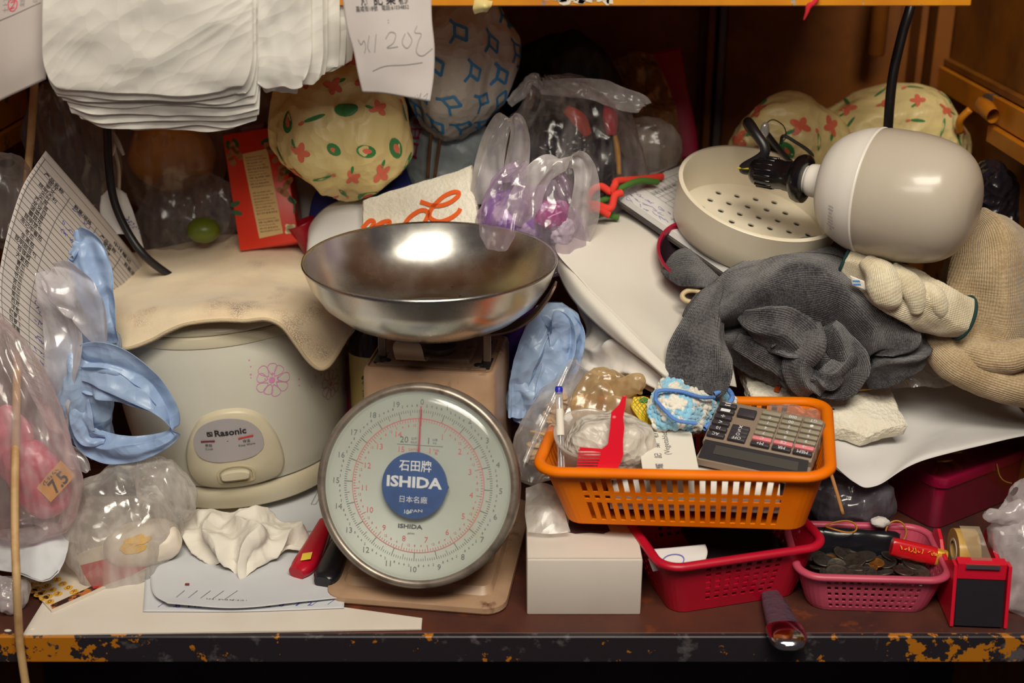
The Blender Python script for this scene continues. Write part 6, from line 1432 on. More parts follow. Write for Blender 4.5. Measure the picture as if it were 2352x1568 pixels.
# ================================================================ left side
# ---- order sheet: long curled form
edge = WS([(105, 346, .30), (78, 385, .285), (52, 428, .27), (30, 490, .25), (10, 565, .225), (-2, 640, .205), (0, 720, .19), (18, 800, .182), (62, 890, .178), (112, 985, .178)])
right = WS([(350, 640, .465), (335, 680, .445), (310, 720, .41), (285, 780, .36), (264, 830, .32), (250, 880, .285), (240, 930, .265), (235, 970, .25), (240, 1010, .235), (250, 1050, .225)])
nV, nU = 90, 50
E_, R_ = cr(edge, nV), cr(right, nV)
u = np.linspace(0, 1, nU)[None, :, None]; G = E_[:, None] * (1 - u) + R_[:, None] * u
bow = np.sin(np.linspace(0, math.pi, nU))[None, :] * .004
G = disp(G, bow + 0 * G[..., 0])
os_ = obj('order_sheet', Geo().grid(G), pm('form_paper', rgb(204, 196, 192), .8, var=rgb(196, 186, 184), vs=7, trans=.1), solid=.0004, label='tall printed order form with handwritten amounts leaning at the left', cat='paper')
S = Surf(G); sg = 1
def um(V, eps=.0008): return S.at(V[:, 0], V[:, 1], eps * sg)
HL, VL = [], []
vrows = np.linspace(.075, .97, 42)
for v in vrows: HL.append(strokes2d([np.stack([np.linspace(.0, 1, 30), np.full(30, v)], -1)], .0016))
for uu in (.02, .245, .47, .70, .93): VL.append(strokes2d([np.stack([np.full(40, uu), np.linspace(.035 if uu < .03 else .075, .97, 40)], -1)], .0032))
HL.append(strokes2d([np.stack([np.linspace(0, 1, 30), np.full(30, .035)], -1)], .0016))
decal('table_rules', HL + VL, um, GREYINK, os_)
Lu, Lv = .24, .42
def ut(s, u0, v0, w, bold=0.008): # text in sheet units
    V, F = text2d(s, w=w, bold=bold); return np.stack([u0 + V[:, 0] / Lu, v0 - V[:, 1] / Lv], -1), F
tx = []
for u0, s in ((.13, '产品名称'), (.36, '数量/规格'), (.585, '产品名称'), (.815, '数量/规格')): tx.append(ut(s, u0, .0865, .034))
tx.append(ut('中环耀记', .70, .052, .04))
c1 = ['些汁', '罗文', '昆明大利', '尖叶', '尖苗', '芥兰苗', '龙牙白', '菠菜苗', '蘑菇花', '昆明京包', '浩记中番茄', '冬瓜', '生黑茄', '昆明甜豆包', '珍珠椒', '大紫茄', '青瓜', '毛瓜', '节瓜', '苦瓜', '丝瓜', '南瓜', '西芹', '洋葱', '红萝卜', '白萝卜', '莲藕', '粉葛', '沙葛', '马蹄', '蒜心', '韭菜', '韭黄', '芽菜', '豆苗', '西兰花', '椰菜花', '娃娃菜', '生菜', '油麦菜']
c2_ = ['莴笋', '小芋才', '大白菜', '散毛豆', '包毛豆', '红指天', '青指天', '红西椒', '黄西椒', '青西椒', '青尖椒', '红尖椒', '荷豆', '蜜豆', '四季豆', '豆角', '玉豆', '粟米', '玉米笋', '草菇', '冬菇', '金菇', '平菇', '木耳', '云耳', '芋头', '番薯', '薯仔', '淮山', '姜', '葱', '芫荽']
for k, s in enumerate(c1): tx.append(ut(s, .13, .098 + .0218 * (k + .35), .0078 * len(s), .004))
for k, s in enumerate(c2_): tx.append(ut(s, .585, .098 + .0218 * (k + .35), .0078 * len(s), .004))
decal('form_heading', tx[:5], um, INK, os_, None)
for s_, nm_ in ((tx[5:5 + len(c1)], 'first_column_print'), (tx[5 + len(c1):], 'second_column_print')):
    o_ = decal(nm_, s_, um, INK, os_); o_['kind'] = 'stuff'
hw = []
for k, (v0, u0) in enumerate([(.105, .36), (.20, .35), (.225, .36), (.43, .35), (.455, .36), (.52, .35), (.545, .36), (.585, .36), (.64, .35), (.69, .36), (.735, .36), (.79, .36)]):
    V, F = strokes2d(scribble(4, .035, .010, 40 + k), .0008); hw.append((np.stack([u0 + V[:, 0] / Lu, v0 - V[:, 1] / Lv], -1), F))
decal('handwriting', hw, um, BLUEINK, os_)
# ---- cane
obj('rattan_cane', Geo().grid(tube(WS([(82, 150, .42), (76, 240, .41), (70, 330, .40), (62, 420, .38), (45, 700, .25), (36, 1000, .10), (34, 1200, .035), (38, 1330, -.008), (44, 1460, -.010), (54, 1540, -.012), (64, 1600, -.014), (80, 1700, -.016)]), [.0050, .0050, .0050, .0050, .0048, .0046, .0044, .0044, .0044, .0044, .0044, .0044], 90, 10), wu=True, caps=True), pm('rattan', rgb(196, 160, 112), .6, var=rgb(166, 122, 78), vs=40, bmp=.4, bs=120), label='long pale rattan cane leaning over the counter edge', cat='cane')
# ---- clear bags in the upper left
GF = film('dusty_film', (.66, .62, .62, 1), .0, .34, .14, (.95, .93, .93, 1), .9, 45, .5, .16)
def clearbag(name, label, *a, mat=GF, **k): return obj(name, Geo().grid(bag(*a, **k), wu=True), mat, label=label, cat='bag')
clearbag('dusty_bag', 'tall dusty clear bag hanging beside the cane', [(205, 520, .48), (200, 480, .47), (185, 400, .46), (180, 320, .46), (150, 240, .47), (130, 190, .48)], [.01, .03, .045, .045, .04, .02], [.01, .03, .035, .035, .03, .02], amp=.006, f=22, seed=60, pleats=9, pamp=.003, pfrom=.2)
clearbag('dusty_bag', 'narrow dark clear bag right behind the cane', [(130, 420, .50), (120, 360, .50), (110, 280, .50), (110, 220, .52)], [.01, .03, .03, .02], [.01, .02, .02, .02], amp=.005, f=26, seed=61, mat=film('dark_dusty_film', (.34, .31, .35, 1), .3, .4, .16, (.8, .78, .82, 1), .9, 45, .4))
clearbag('dusty_bag', 'clear bag at the left wall below the yellow rail', [(10, 560, .36), (12, 530, .36), (18, 460, .36), (20, 400, .37), (15, 375, .38)], [.02, .035, .034, .03, .01], [.02, .03, .03, .03, .01], amp=.006, f=24, seed=62)
clearbag('dusty_bag', 'wrinkled clear bag behind the cooker cloth', [(400, 600, .52), (400, 570, .51), (405, 520, .50), (430, 460, .51), (480, 430, .53)], [.03, .055, .055, .045, .02], [.03, .03, .03, .03, .02], amp=.006, f=26, seed=63)
clearbag('dusty_bag', 'crumpled clear bag next to the red carton', [(505, 560, .50), (505, 530, .49), (500, 470, .49), (485, 430, .50), (480, 415, .51)], [.02, .022, .026, .022, .008], [.02, .02, .02, .02, .01], amp=.005, f=36, seed=64)
clearbag('dusty_bag', 'dusty clear bag above the red carton', [(580, 330, .56), (575, 300, .56), (580, 250, .56), (600, 200, .57)], [.03, .05, .05, .03], [.02, .03, .03, .02], amp=.006, f=24, seed=65)
clearbag('yellow_content_bag', 'clear bag with yellow contents under the carrier bundle', [(375, 470, .56), (375, 450, .55), (385, 380, .54), (395, 310, .54), (400, 250, .56)], [.02, .055, .075, .07, .04], [.02, .04, .05, .05, .03], amp=.006, f=20, seed=66)
obj('yellow_packet', Geo().grid(blob(W(395, 350, .56), .058, .03, .055, amp=.007, f=18, seed=67), wu=True), pm('mustard_plastic', rgb(236, 160, 20), .45, var=rgb(196, 120, 16), vs=12), label='mustard yellow package inside the clear bag', cat='package')
obj('lime', Geo().grid(blob(W(468, 528, .45), .022, .02, .017, 30, 36, .0006, 40), wu=True), pm('lime_skin', rgb(96, 110, 30), .35, bmp=.2, bs=300), label='green lime behind the cooker cloth', cat='lime')
# cables
obj('black_cable', Geo().grid(tube(WS([(240, 200, .42), (246, 290, .41), (250, 380, .40), (262, 460, .395), (292, 530, .39), (335, 590, .385), (400, 640, .40)]), .0052, 60, 10), wu=True), BLACKP, label='thick black cable running down behind the order form', cat='cable')
obj('white_string', Geo().grid(tube(WS([(256, 300, .43), (262, 340, .43), (272, 380, .43), (273, 430, .43), (268, 450, .43), (285, 480, .43), (290, 520, .43)]), .0024, 50, 8), wu=True).grid(tube(WS([(258, 300, .425), (272, 330, .42), (284, 356, .42)]), [.002, .0034, .002], 20, 8), wu=True, caps=True).grid(tube(WS([(258, 310, .425), (262, 335, .42), (259, 357, .42)]), [.002, .003, .001], 20, 8), wu=True, caps=True), pm('cord_white', rgb(190, 180, 168), .5), label='thin white string with tied end beside the black cable', cat='string')
G = patch([[(232, 450, .42), (260, 430, .425), (290, 445, .43)], [(230, 490, .41), (270, 480, .415), (310, 500, .42)], [(240, 540, .40), (290, 540, .40), (330, 570, .41)]], 16, 16)
sl = obj('paper_scrap', Geo().grid(disp(G, crumple(G, 30, 2) * .004)), PAPER, solid=.0005, label='white paper scrap with scribbles behind the order form', cat='paper')
decal('scribble', [shift(strokes2d(scribble(6, .02, .008, i), .0007), 0, .008 * i - .012) for i in range(4)], Surf(G).mapper(.72, .78, -.8, .0025), BLUEINK, sl)
# ---- blue carrier bag with loop handle in front of the cooker
BLU = pm('blue_bag_plastic', rgb(186, 210, 242), .32, var=rgb(168, 196, 238), vs=9, crk=.5, cs=24, trans=.35)
bb = thing('blue_carrier_bag', 'light blue plastic bag with open loop hanging before the cooker', 'bag', W(250, 1040, .22))
def bpart(name, G, mat=BLU): return obj(name, Geo().grid(G, wu=True), mat, bb)
bpart('upper_tail', strap([(165, 560, .222), (195, 570, .218), (215, 640, .212), (235, 720, .21), (250, 790, .212)], [.012, .022, .024, .018, .010], .006, (1, 0, .2), .004, 30, 2, 70, 40))
bpart('bag_body', bag([(215, 740, .235), (215, 790, .225), (200, 850, .215), (195, 920, .212), (205, 980, .214), (225, 1030, .22), (235, 1045, .22)], [.012, .028, .036, .034, .030, .022, .008], [.01, .022, .028, .028, .024, .018, .006], amp=.007, f=30, seed=71))
bpart('handle_loop', strap([(195, 830, .19), (250, 838, .185), (320, 880, .182), (375, 930, .182), (400, 975, .182), (395, 1000, .182), (340, 1025, .18), (270, 1035, .18), (210, 1020, .185), (180, 980, .19)], [.022, .028, .024, .014, .008, .008, .013, .018, .018, .012], .0035, (0, .25, 1), .0035, 26, 3, 140, 56))
bpart('handle_fold', strap([(190, 870, .185), (240, 880, .178), (300, 905, .176), (355, 935, .177)], [.016, .020, .014, .005], .005, (0, .2, 1), .004, 40, 5, 60, 36))
bpart('inner_flap', strap([(180, 900, .195), (190, 950, .185), (200, 1000, .182), (240, 1010, .182)], [.012, .014, .012, .006], .004, (1, 0, .1), .003, 44, 6, 50, 30))
mk_ = film('pearl_film', (.88, .86, .88, 1), .24, .42, .16, (.98, .97, 1, 1), .7, 45, .5)
pg = thing('pearl_bag', 'milky clear bag twisted with the blue one left of the cooker', 'bag', W(160, 1070, .2))
obj('bag_fold', Geo().grid(strap([(110, 625, .20), (150, 650, .19), (195, 700, .186), (220, 750, .188), (236, 800, .192)], [.012, .026, .024, .016, .004], .006, (1, 0, .3), .003, 34, 8, 70, 40), wu=True), mk_, pg)
obj('bag_fold', Geo().grid(strap([(110, 620, .21), (135, 700, .20), (150, 790, .192), (140, 870, .188), (130, 960, .186), (140, 1030, .186), (185, 1062, .186), (205, 1080, .187)], [.012, .022, .024, .018, .016, .018, .014, .004], .006, (1, 0, .1), .004, 34, 9, 110, 40), wu=True), mk_, pg)
# ---- pink packets in a clear bag at the far left
clearbag('streaky_bag', 'streaky clear bag over the pink packets at the left edge', [(60, 1225, .10), (60, 1200, .10), (70, 1100, .11), (45, 980, .12), (15, 860, .14), (-15, 760, .16), (-30, 720, .17)], [.02, .044, .052, .048, .034, .02, .01], [.02, .03, .036, .034, .028, .02, .01], amp=.004, f=26, seed=80, pleats=15, pamp=.003, pfrom=.1, mat=film('pinkish_film', (.88, .80, .81, 1), .10, .40, .12, (.98, .93, .94, 1), .8, 45, .55))
G = blob(W(85, 1100, .125), .030, .022, .048, amp=.004, f=30, seed=82, power=.8); G = (G - W(85, 1100, .125)) @ np.array(Matrix.Rotation(-.35, 3, 'Y')).T + W(85, 1100, .125)
ppk = obj('pink_packet', Geo().grid(G, wu=True), pm('pink_foil', rgb(206, 40, 84), .3, var=rgb(226, 130, 150), vs=26, vlo=.48, vhi=.58), label='pink and red packet with a yellow label in the streaky bag', cat='packet')
Mx = frame(W(128, 1105, .103), nrm(W(160, 1075, .105) - W(100, 1140, .10)), (-.2, .3, 1)); pl3 = lambda e: (lambda V: ap(Mx, np.concatenate([V, np.full((len(V), 1), e)], 1)))
ylb = decal('yellow_label', [(np.array([(-.022, -.012), (.022, -.012), (.022, .012), (-.022, .012)]), [(0, 1, 2, 3)])], pl3(.0), pm('label_orange', rgb(232, 170, 70), .5), ppk)
decal('label_lettering', [shift(text2d('7.5', w=.024, bold=.02), .002, -.003), shift(strokes2d(scribble(7, .026, .005, 4), .0007), 0, .008)], pl3(.0008), INK, ppk)
obj('pink_packet', Geo().grid(blob(W(25, 1020, .14), .024, .018, .05, amp=.004, f=34, seed=84), wu=True), pm('rose_foil', rgb(216, 120, 140), .3, var=rgb(226, 150, 60), vs=18, vlo=.56, vhi=.62), label='paler pink packet at the very left edge', cat='packet')
# ---- clear bag with yellow packet on the counter
cb2 = film('crisp_film', (.88, .85, .82, 1), .10, .42, .1, (.97, .96, .95, 1), 1.0, 55, .7)
clearbag('crinkled_clear_bag', 'big crinkled clear bag in front of the cooker', [(190, 1335, .12), (225, 1315, .13), (270, 1240, .15), (300, 1170, .17), (325, 1110, .19), (345, 1070, .20), (355, 1055, .205)], [.012, .045, .062, .060, .045, .028, .008], [.012, .035, .05, .05, .04, .02, .006], ref=(1, 0, -.25), amp=.010, f=17, seed=90, n=110, m=120, mat=cb2)
clearbag('crinkled_clear_bag', 'smaller fold of clear bag beside the cooker base', [(430, 1190, .185), (410, 1160, .185), (370, 1110, .19), (330, 1080, .20), (310, 1060, .205)], [.008, .022, .030, .026, .010], [.008, .02, .024, .02, .008], ref=(1, 0, .6), amp=.006, f=36, seed=91, mat=cb2)
G = blob(W(330, 1245, .155), .046, .03, .024, amp=.004, f=30, seed=92, power=.8); G = (G - W(330, 1245, .155)) @ np.array(Matrix.Rotation(-.15, 3, 'Y')).T + W(330, 1245, .155)
wpk = obj('food_packet', Geo().grid(G, wu=True), pm('packet_cream', rgb(226, 214, 198), .35, bmp=.3, bs=50, bd=.002), label='white food packet with yellow streak inside the crinkled bag', cat='packet')
g = Geo(); Sx = Surf(G, True); r = random.Random(9)
ylw = []
for k in range(9): 
    V, F = ell(.015, .0034, 10, r.uniform(-.1, .4), r.uniform(-.012, .014), r.uniform(-.008, .010)); ylw.append((V, F))
decal('yellow_streak', ylw, Sx.mapper(.76, .66, 0, .0012), pm('streak_yellow', rgb(238, 186, 50), .5), wpk)
# ---- tissue
G = patch([[(415, 1200, .205), (450, 1172, .215), (520, 1172, .215), (590, 1160, .22), (660, 1190, .21), (700, 1210, .20)],
           [(425, 1225, .18), (470, 1205, .175), (530, 1200, .17), (600, 1190, .175), (665, 1215, .175), (718, 1235, .175)],
           [(440, 1255, .165), (480, 1235, .145), (540, 1230, .14), (600, 1225, .14), (660, 1240, .155), (732, 1248, .16)],
           [(470, 1280, .150), (500, 1265, .13), (545, 1275, .12), (580, 1270, .12), (640, 1262, .145), (715, 1256, .158)],
           [(490, 1288, .146), (520, 1296, .122), (545, 1330, .108), (570, 1322, .108), (620, 1280, .14), (690, 1262, .157)]], 150, 180)
uu_ = np.linspace(0, 1, G.shape[1])[None, :]; vv_ = np.linspace(0, 1, G.shape[0])[:, None]
fold = 1 - 2 * np.abs(np.sin(11 * uu_ + 3.0 * (vv_ - .5) * (uu_ - .4) + 2.2 * perlin(G * 20 + 4)))
edge_ = np.minimum(1, 5 * np.minimum(vv_, 1 - vv_) + .35)
G = disp(G, fold * .0075 * edge_ + crumple(G * np.array([1, .6, 1]), 22, 3, 33, 1) * .0075 + crumple(G, 55, 2, 35, 1) * .0022)
G[..., 2] = np.maximum(G[..., 2], .004)
obj('tissue', Geo().grid(G), pm('tissue_paper', rgb(240, 234, 222), .9, trans=.15), solid=.0006, label='crumpled white tissue on the papers in front of the cooker', cat='tissue')
# ---- papers on the counter
def flat(pts, z, n=20):
    P = np.array([WZ(x, y, z) for x, y in pts]).reshape(2, 2, 3); return cr(cr(P, n).transpose(1, 0, 2), n).transpose(1, 0, 2)
WB_ = pm('stained_white_board', rgb(218, 209, 198), .6, var=rgb(208, 197, 184), vs=8, dirt=rgb(176, 140, 84), ds=14, dlo=.66, dhi=.80)
P = [WZ(52, 1458, .002), WZ(500, 1452, .002), WZ(968, 1444, .002), WZ(970, 1420, .002), WZ(780, 1395, .002), WZ(780, 1140, .002), WZ(200, 1140, .002), WZ(150, 1300, .002)]
obj('white_board', Geo().prism([(p[0], p[1]) for p in P], .0008, .0030, bev=.0006), WB_, smooth=False, label='stained white board lying along the counter front', cat='board')
G = patch([[(330, 1240, .0), (500, 1230, 0), (640, 1225, 0), (790, 1220, 0)]] * 2, 4, 4)
def sheetz(rows, n=40, m=50):
    A = np.array([[WZ(*p) for p in row] for row in rows]); return cr(cr(A, n).transpose(1, 0, 2), m).transpose(1, 0, 2)
G = sheetz([[(340, 1230, .0045), (560, 1225, .0045), (800, 1225, .0045)], [(334, 1320, .0045), (560, 1320, .0045), (795, 1318, .0045)], [(328, 1404, .0045), (560, 1404, .0045), (790, 1396, .0045)]])
PB2 = pm('bluish_paper', rgb(212, 214, 218), .75, var=rgb(200, 202, 208), vs=6, trans=.08)
s1 = obj('ledger_sheet', Geo().grid(G), PB2, solid=.0005, label='bluish ledger sheet flat under the curled one', cat='paper')
decal('blue_print', [shift(text2d('8  M3   1  3   1  4  5  8   7  2', w=.16), .0, -.074)] + [strokes2d([[(-.1 + .018 * k, -.078), (-.092 + .018 * k, -.066)]], .0006) for k in range(12)], Surf(G).mapper(.5, .5, 0, .0008), BLUEINK, s1)
G = sheetz([[(350, 1240, .007), (560, 1225, .007), (800, 1215, .007)], [(345, 1310, .007), (560, 1305, .007), (800, 1300, .007)], [(352, 1362, .010), (560, 1365, .007), (800, 1350, .007)], [(385, 1385, .013), (560, 1395, .010), (800, 1370, .008)]])
s2 = obj('ledger_sheet', Geo().grid(disp(G, perlin(G * 14) * .0012)), PB2, solid=.0005, label='curled upper ledger sheet beneath the tissue', cat='paper')
decal('grey_print', [strokes2d([[(-.075 + .016 * k, -.058), (-.06 + .016 * k, -.03)]], .0006) for k in range(5)] + [shift(strokes2d(scribble(14, .05, .006, 8), .0008), -.01, -.062, -.12)], Surf(G).mapper(.45, .45, 0, .0012), GREYINK, s2)
obj('red_crumb', Geo().box((0, 0, 0), (.005, .0025, .0015), bev=.0004).map(lambda V: V + WZ(430, 1341, .0098)), pm('crumb_red', rgb(120, 40, 30), .6), label='tiny brownish crumb on the curled ledger sheet', cat='crumb')
G = sheetz([[(560, 1150, .0045), (680, 1120, .0045), (770, 1100, .0045)], [(600, 1200, .0045), (700, 1180, .0045), (775, 1170, .0045)], [(640, 1240, .0045), (720, 1230, .0045), (790, 1225, .0045)]])
s3 = obj('sketch_sheet', Geo().grid(G), PB2, solid=.0005, label='sheet with line drawing beside the scale under the cooker', cat='paper')
decal('line_print', [strokes2d([[(0, .0), (.012, .03)], [(.006, -.002), (.02, .03)], [(0, 0), (.006, -.002)], [(.012, .03), (.02, .03)]], .0007)], Surf(G).mapper(.62, .35, 0, .0008), INK, s3)
# ---- magazine
MG = [(48, 1325), (118, 1402), (430, 1262), (330, 1215)]
P = [WZ(x, y, .006) for x, y in MG]
mg = thing('flyer_magazine', 'folded colour flyer with yellow bubbles near the left corner', 'magazine', P[1] * np.array([1, 1, 0]))
obj('pages', Geo().prism([(p[0], p[1]) for p in P], .0032, .0058), pm('flyer_paper', rgb(216, 204, 188), .5, var=rgb(206, 190, 170), vs=20), mg, smooth=False)
obj('red_cover', Geo().prism([tuple(WZ(x, y, .006)[:2]) for x, y in ((215, 1352), (300, 1322), (345, 1298), (300, 1270), (180, 1300))], .006, .0066), pm('flyer_red', rgb(196, 40, 36), .4), mg, smooth=False)
obj('orange_strip', Geo().prism([tuple(WZ(x, y, .006)[:2]) for x, y in ((120, 1398), (205, 1360), (430, 1258), (422, 1250), (198, 1352), (116, 1390))], .006, .0064), pm('flyer_orange', rgb(190, 110, 50), .45, var=rgb(60, 34, 30), vs=60, vlo=.5, vhi=.55), mg, smooth=False)
g = Geo(); lt_ = []
r = random.Random(5)
yb2 = []
for row, (x0, y0, n_) in enumerate(((118, 1322, 5), (94, 1336, 4), (72, 1342, 4), (75, 1357, 5))):
    for k in range(n_):
        p = WZ(x0 + 13 * k, y0 + (9 if row != 3 else 8) * k, .0062)
        yb2.append((ell(.0052, .0052, 10, 0, p[0], p[1]), r.choice('0369852千元')))
g = Geo()
for (V, F), s in yb2: g.add(np.concatenate([V, np.full((len(V), 1), .0062)], 1), F)
obj('yellow_bubbles', g, pm('bubble_yellow', rgb(222, 166, 62), .5), mg, smooth=False, kind='stuff')
g = Geo()
for (V, F), s in yb2:
    tv, tf = text2d(s, h=.0065); c_ = V.mean(0); g.add(np.concatenate([tv + c_, np.full((len(tv), 1), .0066)], 1), tf)
obj('bubble_lettering', g, pm('bubble_ink', rgb(110, 70, 30), .6), mg, smooth=False, kind='stuff')
# ---- crumpled bluish sheet and small things at the left corner
G = patch([[(-40, 1225, .13), (40, 1215, .135), (110, 1200, .135), (160, 1215, .13)], [(-40, 1265, .10), (40, 1255, .09), (110, 1245, .09), (158, 1250, .095)], [(-40, 1290, .07), (40, 1305, .06), (100, 1325, .055), (150, 1280, .075)], [(-40, 1300, .065), (35, 1318, .052), (100, 1336, .048), (135, 1315, .06)]], 50, 60)
G = disp(G, crumple(G, 24, 3, 44, .8) * .005); G[..., 2] = np.maximum(G[..., 2], .007)
cs_ = obj('crumpled_sheet', Geo().grid(G), PB2, solid=.0006, label='crumpled bluish white sheet lying behind the cane', cat='paper')
decal('dark_border', [strokes2d([np.stack([np.linspace(.3, .95, 30), .93 + .02 * np.sin(np.linspace(0, 12, 30))], -1)], .05)], lambda V: Surf(G).at(V[:, 0], V[:, 1], .0012), GREYINK, cs_)
clearbag('foil_wad', 'shiny clear wad at the lower left corner of the counter', [(8, 1400, .045), (12, 1385, .045), (20, 1350, .055), (25, 1325, .06)], [.006, .018, .020, .006], [.006, .016, .016, .006], amp=.004, f=60, seed=95, mat=MATS['greyish_film'])
obj('red_bit', Geo().grid(tube([WZ(8, 1398, .004), WZ(30, 1388, .004)], [.003, .002], 6, 8), wu=True, caps=True), pm('bit_red', rgb(190, 24, 40), .4), label='small red plastic bit beside the shiny wad', cat='scrap')
for k, (x, y) in enumerate(((18, 1448), (75, 1446))):
    obj('grain', Geo().grid(blob(WZ(x, y, .0018), .0042, .0018, .0016, 8, 10, 0), wu=True), CARD, label=['white grain on the bare left end of the counter', 'white grain beside the corner of the white board'][k], cat='grain')
# ---- two knife handles under the scale
def handle(name, label, sp, ra, rb, mat):
    th = thing(name, label, 'knife', WZ(sp[0][0], sp[0][1], 0))
    P = np.array([WZ(*p) for p in sp]); G = loft(P, ra, rb, (1, 0, 0), 40, 24, .8)
    obj('handle', Geo().grid(G, wu=True, caps=True), mat, th, sharp=60)
    d = P[-1] - P[0]; nn_ = nrm(d); B_ = frame(P[-1], d, (0, 0, 1))
    obj('blade', Geo().prism([(-.005, -.009), (.075, -.006), (.09, .004), (-.005, .006)], -.0006, .0006, M=frame(P[-1], d, np.cross((0, 0, 1), d))), STEEL, th, smooth=False)
    return th
kr = handle('red_handled_knife', 'red handled knife partly under the dial scale', [(680, 1316, .014), (700, 1295, .016), (725, 1250, .017), (748, 1200, .018)], [.010, .0145, .0125, .009], [.007, .009, .009, .007], pm('knife_red', rgb(178, 16, 40), .3))
Mx = frame(WZ(704, 1277, .0265), W(740, 1262, .1) - W(690, 1270, .1), (0, 1, 0))
decal('yellow_sticker', [(np.array([(-.006, -.008), (.006, -.008), (.006, .008), (-.006, .008)]), [(0, 1, 2, 3)])] , lambda V: ap(Mx, np.concatenate([V, np.full((len(V), 1), .0)], 1)), pm('sticker_yellow', rgb(236, 206, 60), .4), kr, label='yellow sticker on the handle')
handle('black_handled_knife', 'black handled knife beside the red one', [(742, 1338, .013), (752, 1320, .015), (772, 1270, .016), (795, 1215, .018)], [.011, .0155, .0135, .010], [.008, .010, .009, .008], pm('knife_black', rgb(24, 22, 28), .28))
# ================================================================ between scale and baskets
c = W(1168, 815, .325)
cn = thing('purple_can', 'purple drink can with white lettering behind the scale', 'can', c - np.array([0, 0, .08]))
G = lathe([(.001, -.085), (.030, -.085), (.0335, -.08), (.0335, .06), (.030, .066), (.029, .068)], 48) + c
cbd = obj('can_body', Geo().grid(G, wu=True), pm('can_purple', rgb(72, 34, 110), .3, .2), cn, sharp=40)
obj('can_lid', Geo().grid(lathe([(.029, .067), (.0305, .071), (.029, .073), (.027, .069), (.001, .068)], 48) + c, wu=True), pm('lid_clear', rgb(190, 186, 196), .2, .4), cn)
def canmap(a0, z0): return lambda V: c + np.stack([.0338 * np.sin(a0 + V[:, 0] / .0335), -.0338 * np.cos(a0 + V[:, 0] / .0335), z0 + V[:, 1]], -1)
decal('can_lettering', [shift(text2d('ia', h=.038, bold=.02), 0, 0)], canmap(.25, -.012), WHITEINK, cbd)
decal('can_mark', [ell(.006, .006)], canmap(.42, -.045), pm('mark_green', rgb(110, 190, 40), .5), cbd)
bb2 = thing('blue_bag', 'light blue plastic bag bunched right of the dial scale', 'bag', W(1230, 980, .25))
for k, (nm_, G) in enumerate((('bag_body', bag([(1195, 975, .235), (1205, 955, .24), (1235, 880, .25), (1268, 800, .265), (1275, 730, .275), (1275, 695, .28)], [.01, .026, .030, .030, .026, .008], [.01, .02, .025, .028, .024, .008], amp=.007, f=30, seed=101)), ('bag_fold', strap([(1190, 960, .222), (1198, 880, .225), (1222, 800, .232), (1248, 740, .24), (1282, 745, .245), (1290, 800, .24), (1262, 870, .23), (1235, 940, .225)], [.012, .014, .016, .016, .016, .016, .014, .010], .005, (1, .2, .2), .004, 40, 8, 90, 36)), ('bag_fold', strap([(1300, 720, .265), (1318, 770, .262), (1300, 850, .258), (1275, 900, .255)], [.008, .013, .012, .006], .006, (1, .1, 0), .004, 40, 9, 60, 32)))):
    obj(nm_, Geo().grid(G, wu=True), BLU, bb2)
# bottle and red can behind the cooker
c = W(857, 850, .36); bt = thing('brown_bottle', 'dark bottle with gold label standing behind the scale', 'bottle', c - np.array([0, 0, .1]))
obj('bottle_body', Geo().grid(lathe([(.001, -.12), (.028, -.12), (.031, -.115), (.031, .035), (.029, .045), (.016, .065), (.0125, .08), (.0125, .10), (.001, .10)], 40) + c, wu=True), pm('bottle_glass', rgb(34, 18, 20), .08, coat=.5), bt, sharp=50)
lbm = lambda a0, z0: (lambda V: c + np.stack([.0314 * np.sin(a0 + V[:, 0] / .031), -.0314 * np.cos(a0 + V[:, 0] / .031), z0 + V[:, 1]], -1))
obj('bottle_label', Geo().grid(np.array([[c + np.array([.0312 * math.sin(a_), -.0312 * math.cos(a_), z]) for a_ in np.linspace(-1.2, 1.2, 30)] for z in (-.065, .03)])), pm('label_gold', rgb(196, 172, 104), .4), bt)
decal('label_lettering', [shift(strokes2d(scribble(5, .03, .007, 6), .0012), -.012, -.0, math.pi / 2), shift(strokes2d(scribble(9, .022, .003, 7), .0006), .012, .018), shift(strokes2d(scribble(9, .02, .003, 8), .0006), .012, .010), shift(text2d('88B', w=.02, bold=.02), .012, -.004), shift(strokes2d(scribble(3, .016, .012, 9), .0012), .012, -.024)], lbm(.1, -.01), INK, bt)
c = W(812, 880, .40)
obj('red_tin', Geo().grid(lathe([(.001, -.1), (.024, -.1), (.026, -.096), (.026, .04), (.024, .044), (.001, .044)], 32) + c, wu=True), pm('tin_red', rgb(120, 10, 36), .35), label='dark red tin in the gap right of the cooker', cat='tin', sharp=50) if False else obj('red_tin', Geo().grid(lathe([(.001, -.1), (.024, -.1), (.026, -.096), (.026, .04), (.024, .044), (.001, .044)], 32) + c, wu=True), pm('tin_red', rgb(120, 10, 36), .35), label='dark red tin in the gap right of the cooker', cat='tin')
# clear zip bag with dried slices
db2 = thing('zip_bag', 'clear zip bag of dried slices left of the orange basket', 'bag', W(1270, 1120, .17))
G = bag([(1215, 1110, .165), (1228, 1070, .17), (1258, 1000, .185), (1298, 925, .21), (1330, 860, .235), (1342, 845, .24)], [.012, .030, .036, .036, .032, .030], [.008, .018, .02, .018, .010, .003], ref=(1, 0, .45), amp=.003, f=30, seed=110)
obj('bag_skin', Geo().grid(G, wu=True), film('zip_film', (.84, .80, .80, 1), .08, .34, .1, (.98, .97, .97, 1), .6, 50, .6), db2)
obj('zip_seam', Geo().grid(strap([(1205, 1060, .15), (1250, 960, .18), (1300, 850, .22), (1312, 825, .23)], .003, .0008, (1, 0, .4), .0003, 40, 2), wu=True), MATS['clear_film'], db2)
DS = pm('dried_slice', rgb(206, 172, 124), .8, var=rgb(176, 136, 90), vs=60, bmp=.4, bs=200)
r = random.Random(17); proto = None
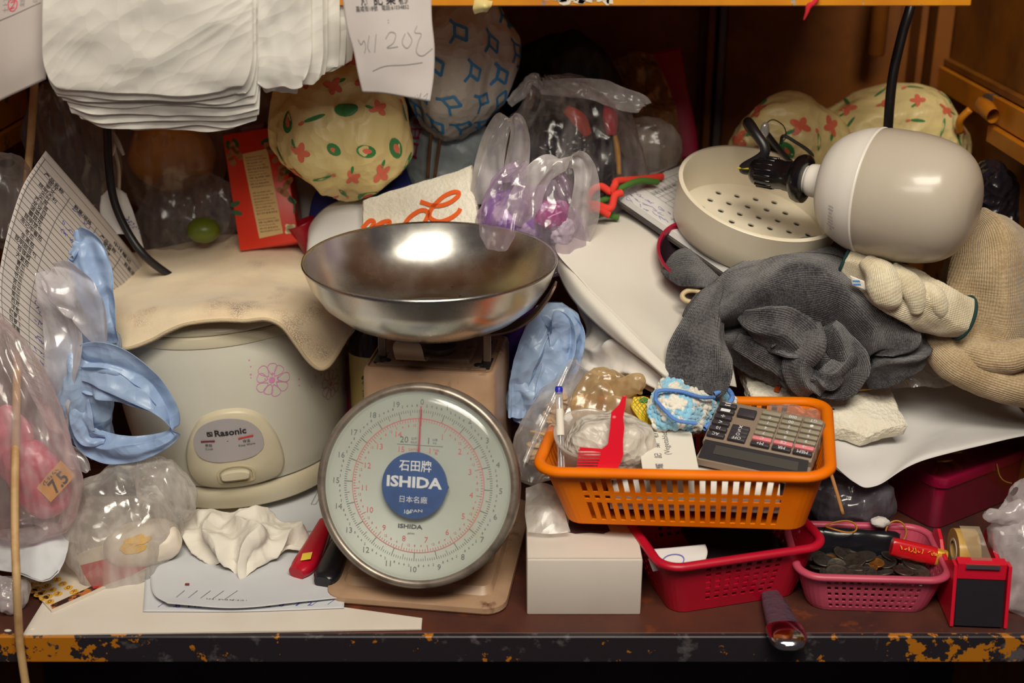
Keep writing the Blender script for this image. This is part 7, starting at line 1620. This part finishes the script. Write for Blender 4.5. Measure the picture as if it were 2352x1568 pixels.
for k in range(26):
    f = r.random(); x = 1226 + 72 * f + r.uniform(-16, 16); y = 1040 - 118 * f + r.uniform(-18, 18); p = W(x, y, .172 + .03 * f + r.uniform(-.006, .006))
    if proto is None:
        o = obj('dried_slice', Geo().grid(blob((0, 0, 0), .0105, .0075, .0022, 10, 18, .0016, 120, 2, 5), wu=True), DS, origin=(0, 0, 0)); proto = o
    else:
        o = proto.copy(); COL.objects.link(o)
    o.location = p; o.rotation_euler = (r.uniform(-1.2, .2) + .9, r.uniform(-.6, .6), r.uniform(0, 6)); s_ = r.uniform(.8, 1.25); o.scale = (s_, s_, s_)
    o['label'] = 'beige dried slice inside the clear zip bag'; o['category'] = 'dried food'; o['group'] = 'dried slices in the zip bag'
# paper stack in the bottom of the orange basket
Gn = np.array([[ap(MO, [(x, y, z)])[0] for x in np.linspace(-.075, .10, 10)] for y, z in ((-.080, .040), (-.083, .052), (-.080, .062))])
obj('note_pad', Geo().box((0.012, -.035, .036), (.185, .075, .010), bev=.001).map(lambda V: ap(MO @ rot('X', 14, (0, 0, .004)), V)), pm('pad_white', rgb(230, 226, 220), .7), label='white note pad lying under the calculator in the orange basket', cat='note pad')
obj('dark_wallet', Geo().box((.02, 0, .015), (.22, .12, .018), bev=.003).map(lambda V: ap(MO, V)), pm('wallet_dark', rgb(40, 26, 28), .6), label='dark wallet at the bottom of the orange basket', cat='wallet')
obj('white_wrap', Geo().grid(disp(patch([[(1208, 1120, .135), (1250, 1110, .135), (1290, 1125, .13)], [(1206, 1180, .105), (1250, 1176, .10), (1300, 1190, .10)], [(1212, 1222, .085), (1260, 1226, .082), (1310, 1222, .085)]], 30, 30), crumple(patch([[(1208, 1120, .135), (1250, 1110, .135), (1290, 1125, .13)], [(1206, 1180, .105), (1250, 1176, .10), (1300, 1190, .10)], [(1212, 1222, .085), (1260, 1226, .082), (1310, 1222, .085)]], 30, 30), 30, 2) * .003)), MATS['milky_film'], label='milky plastic wrap on the white box left of the orange basket', cat='plastic film')
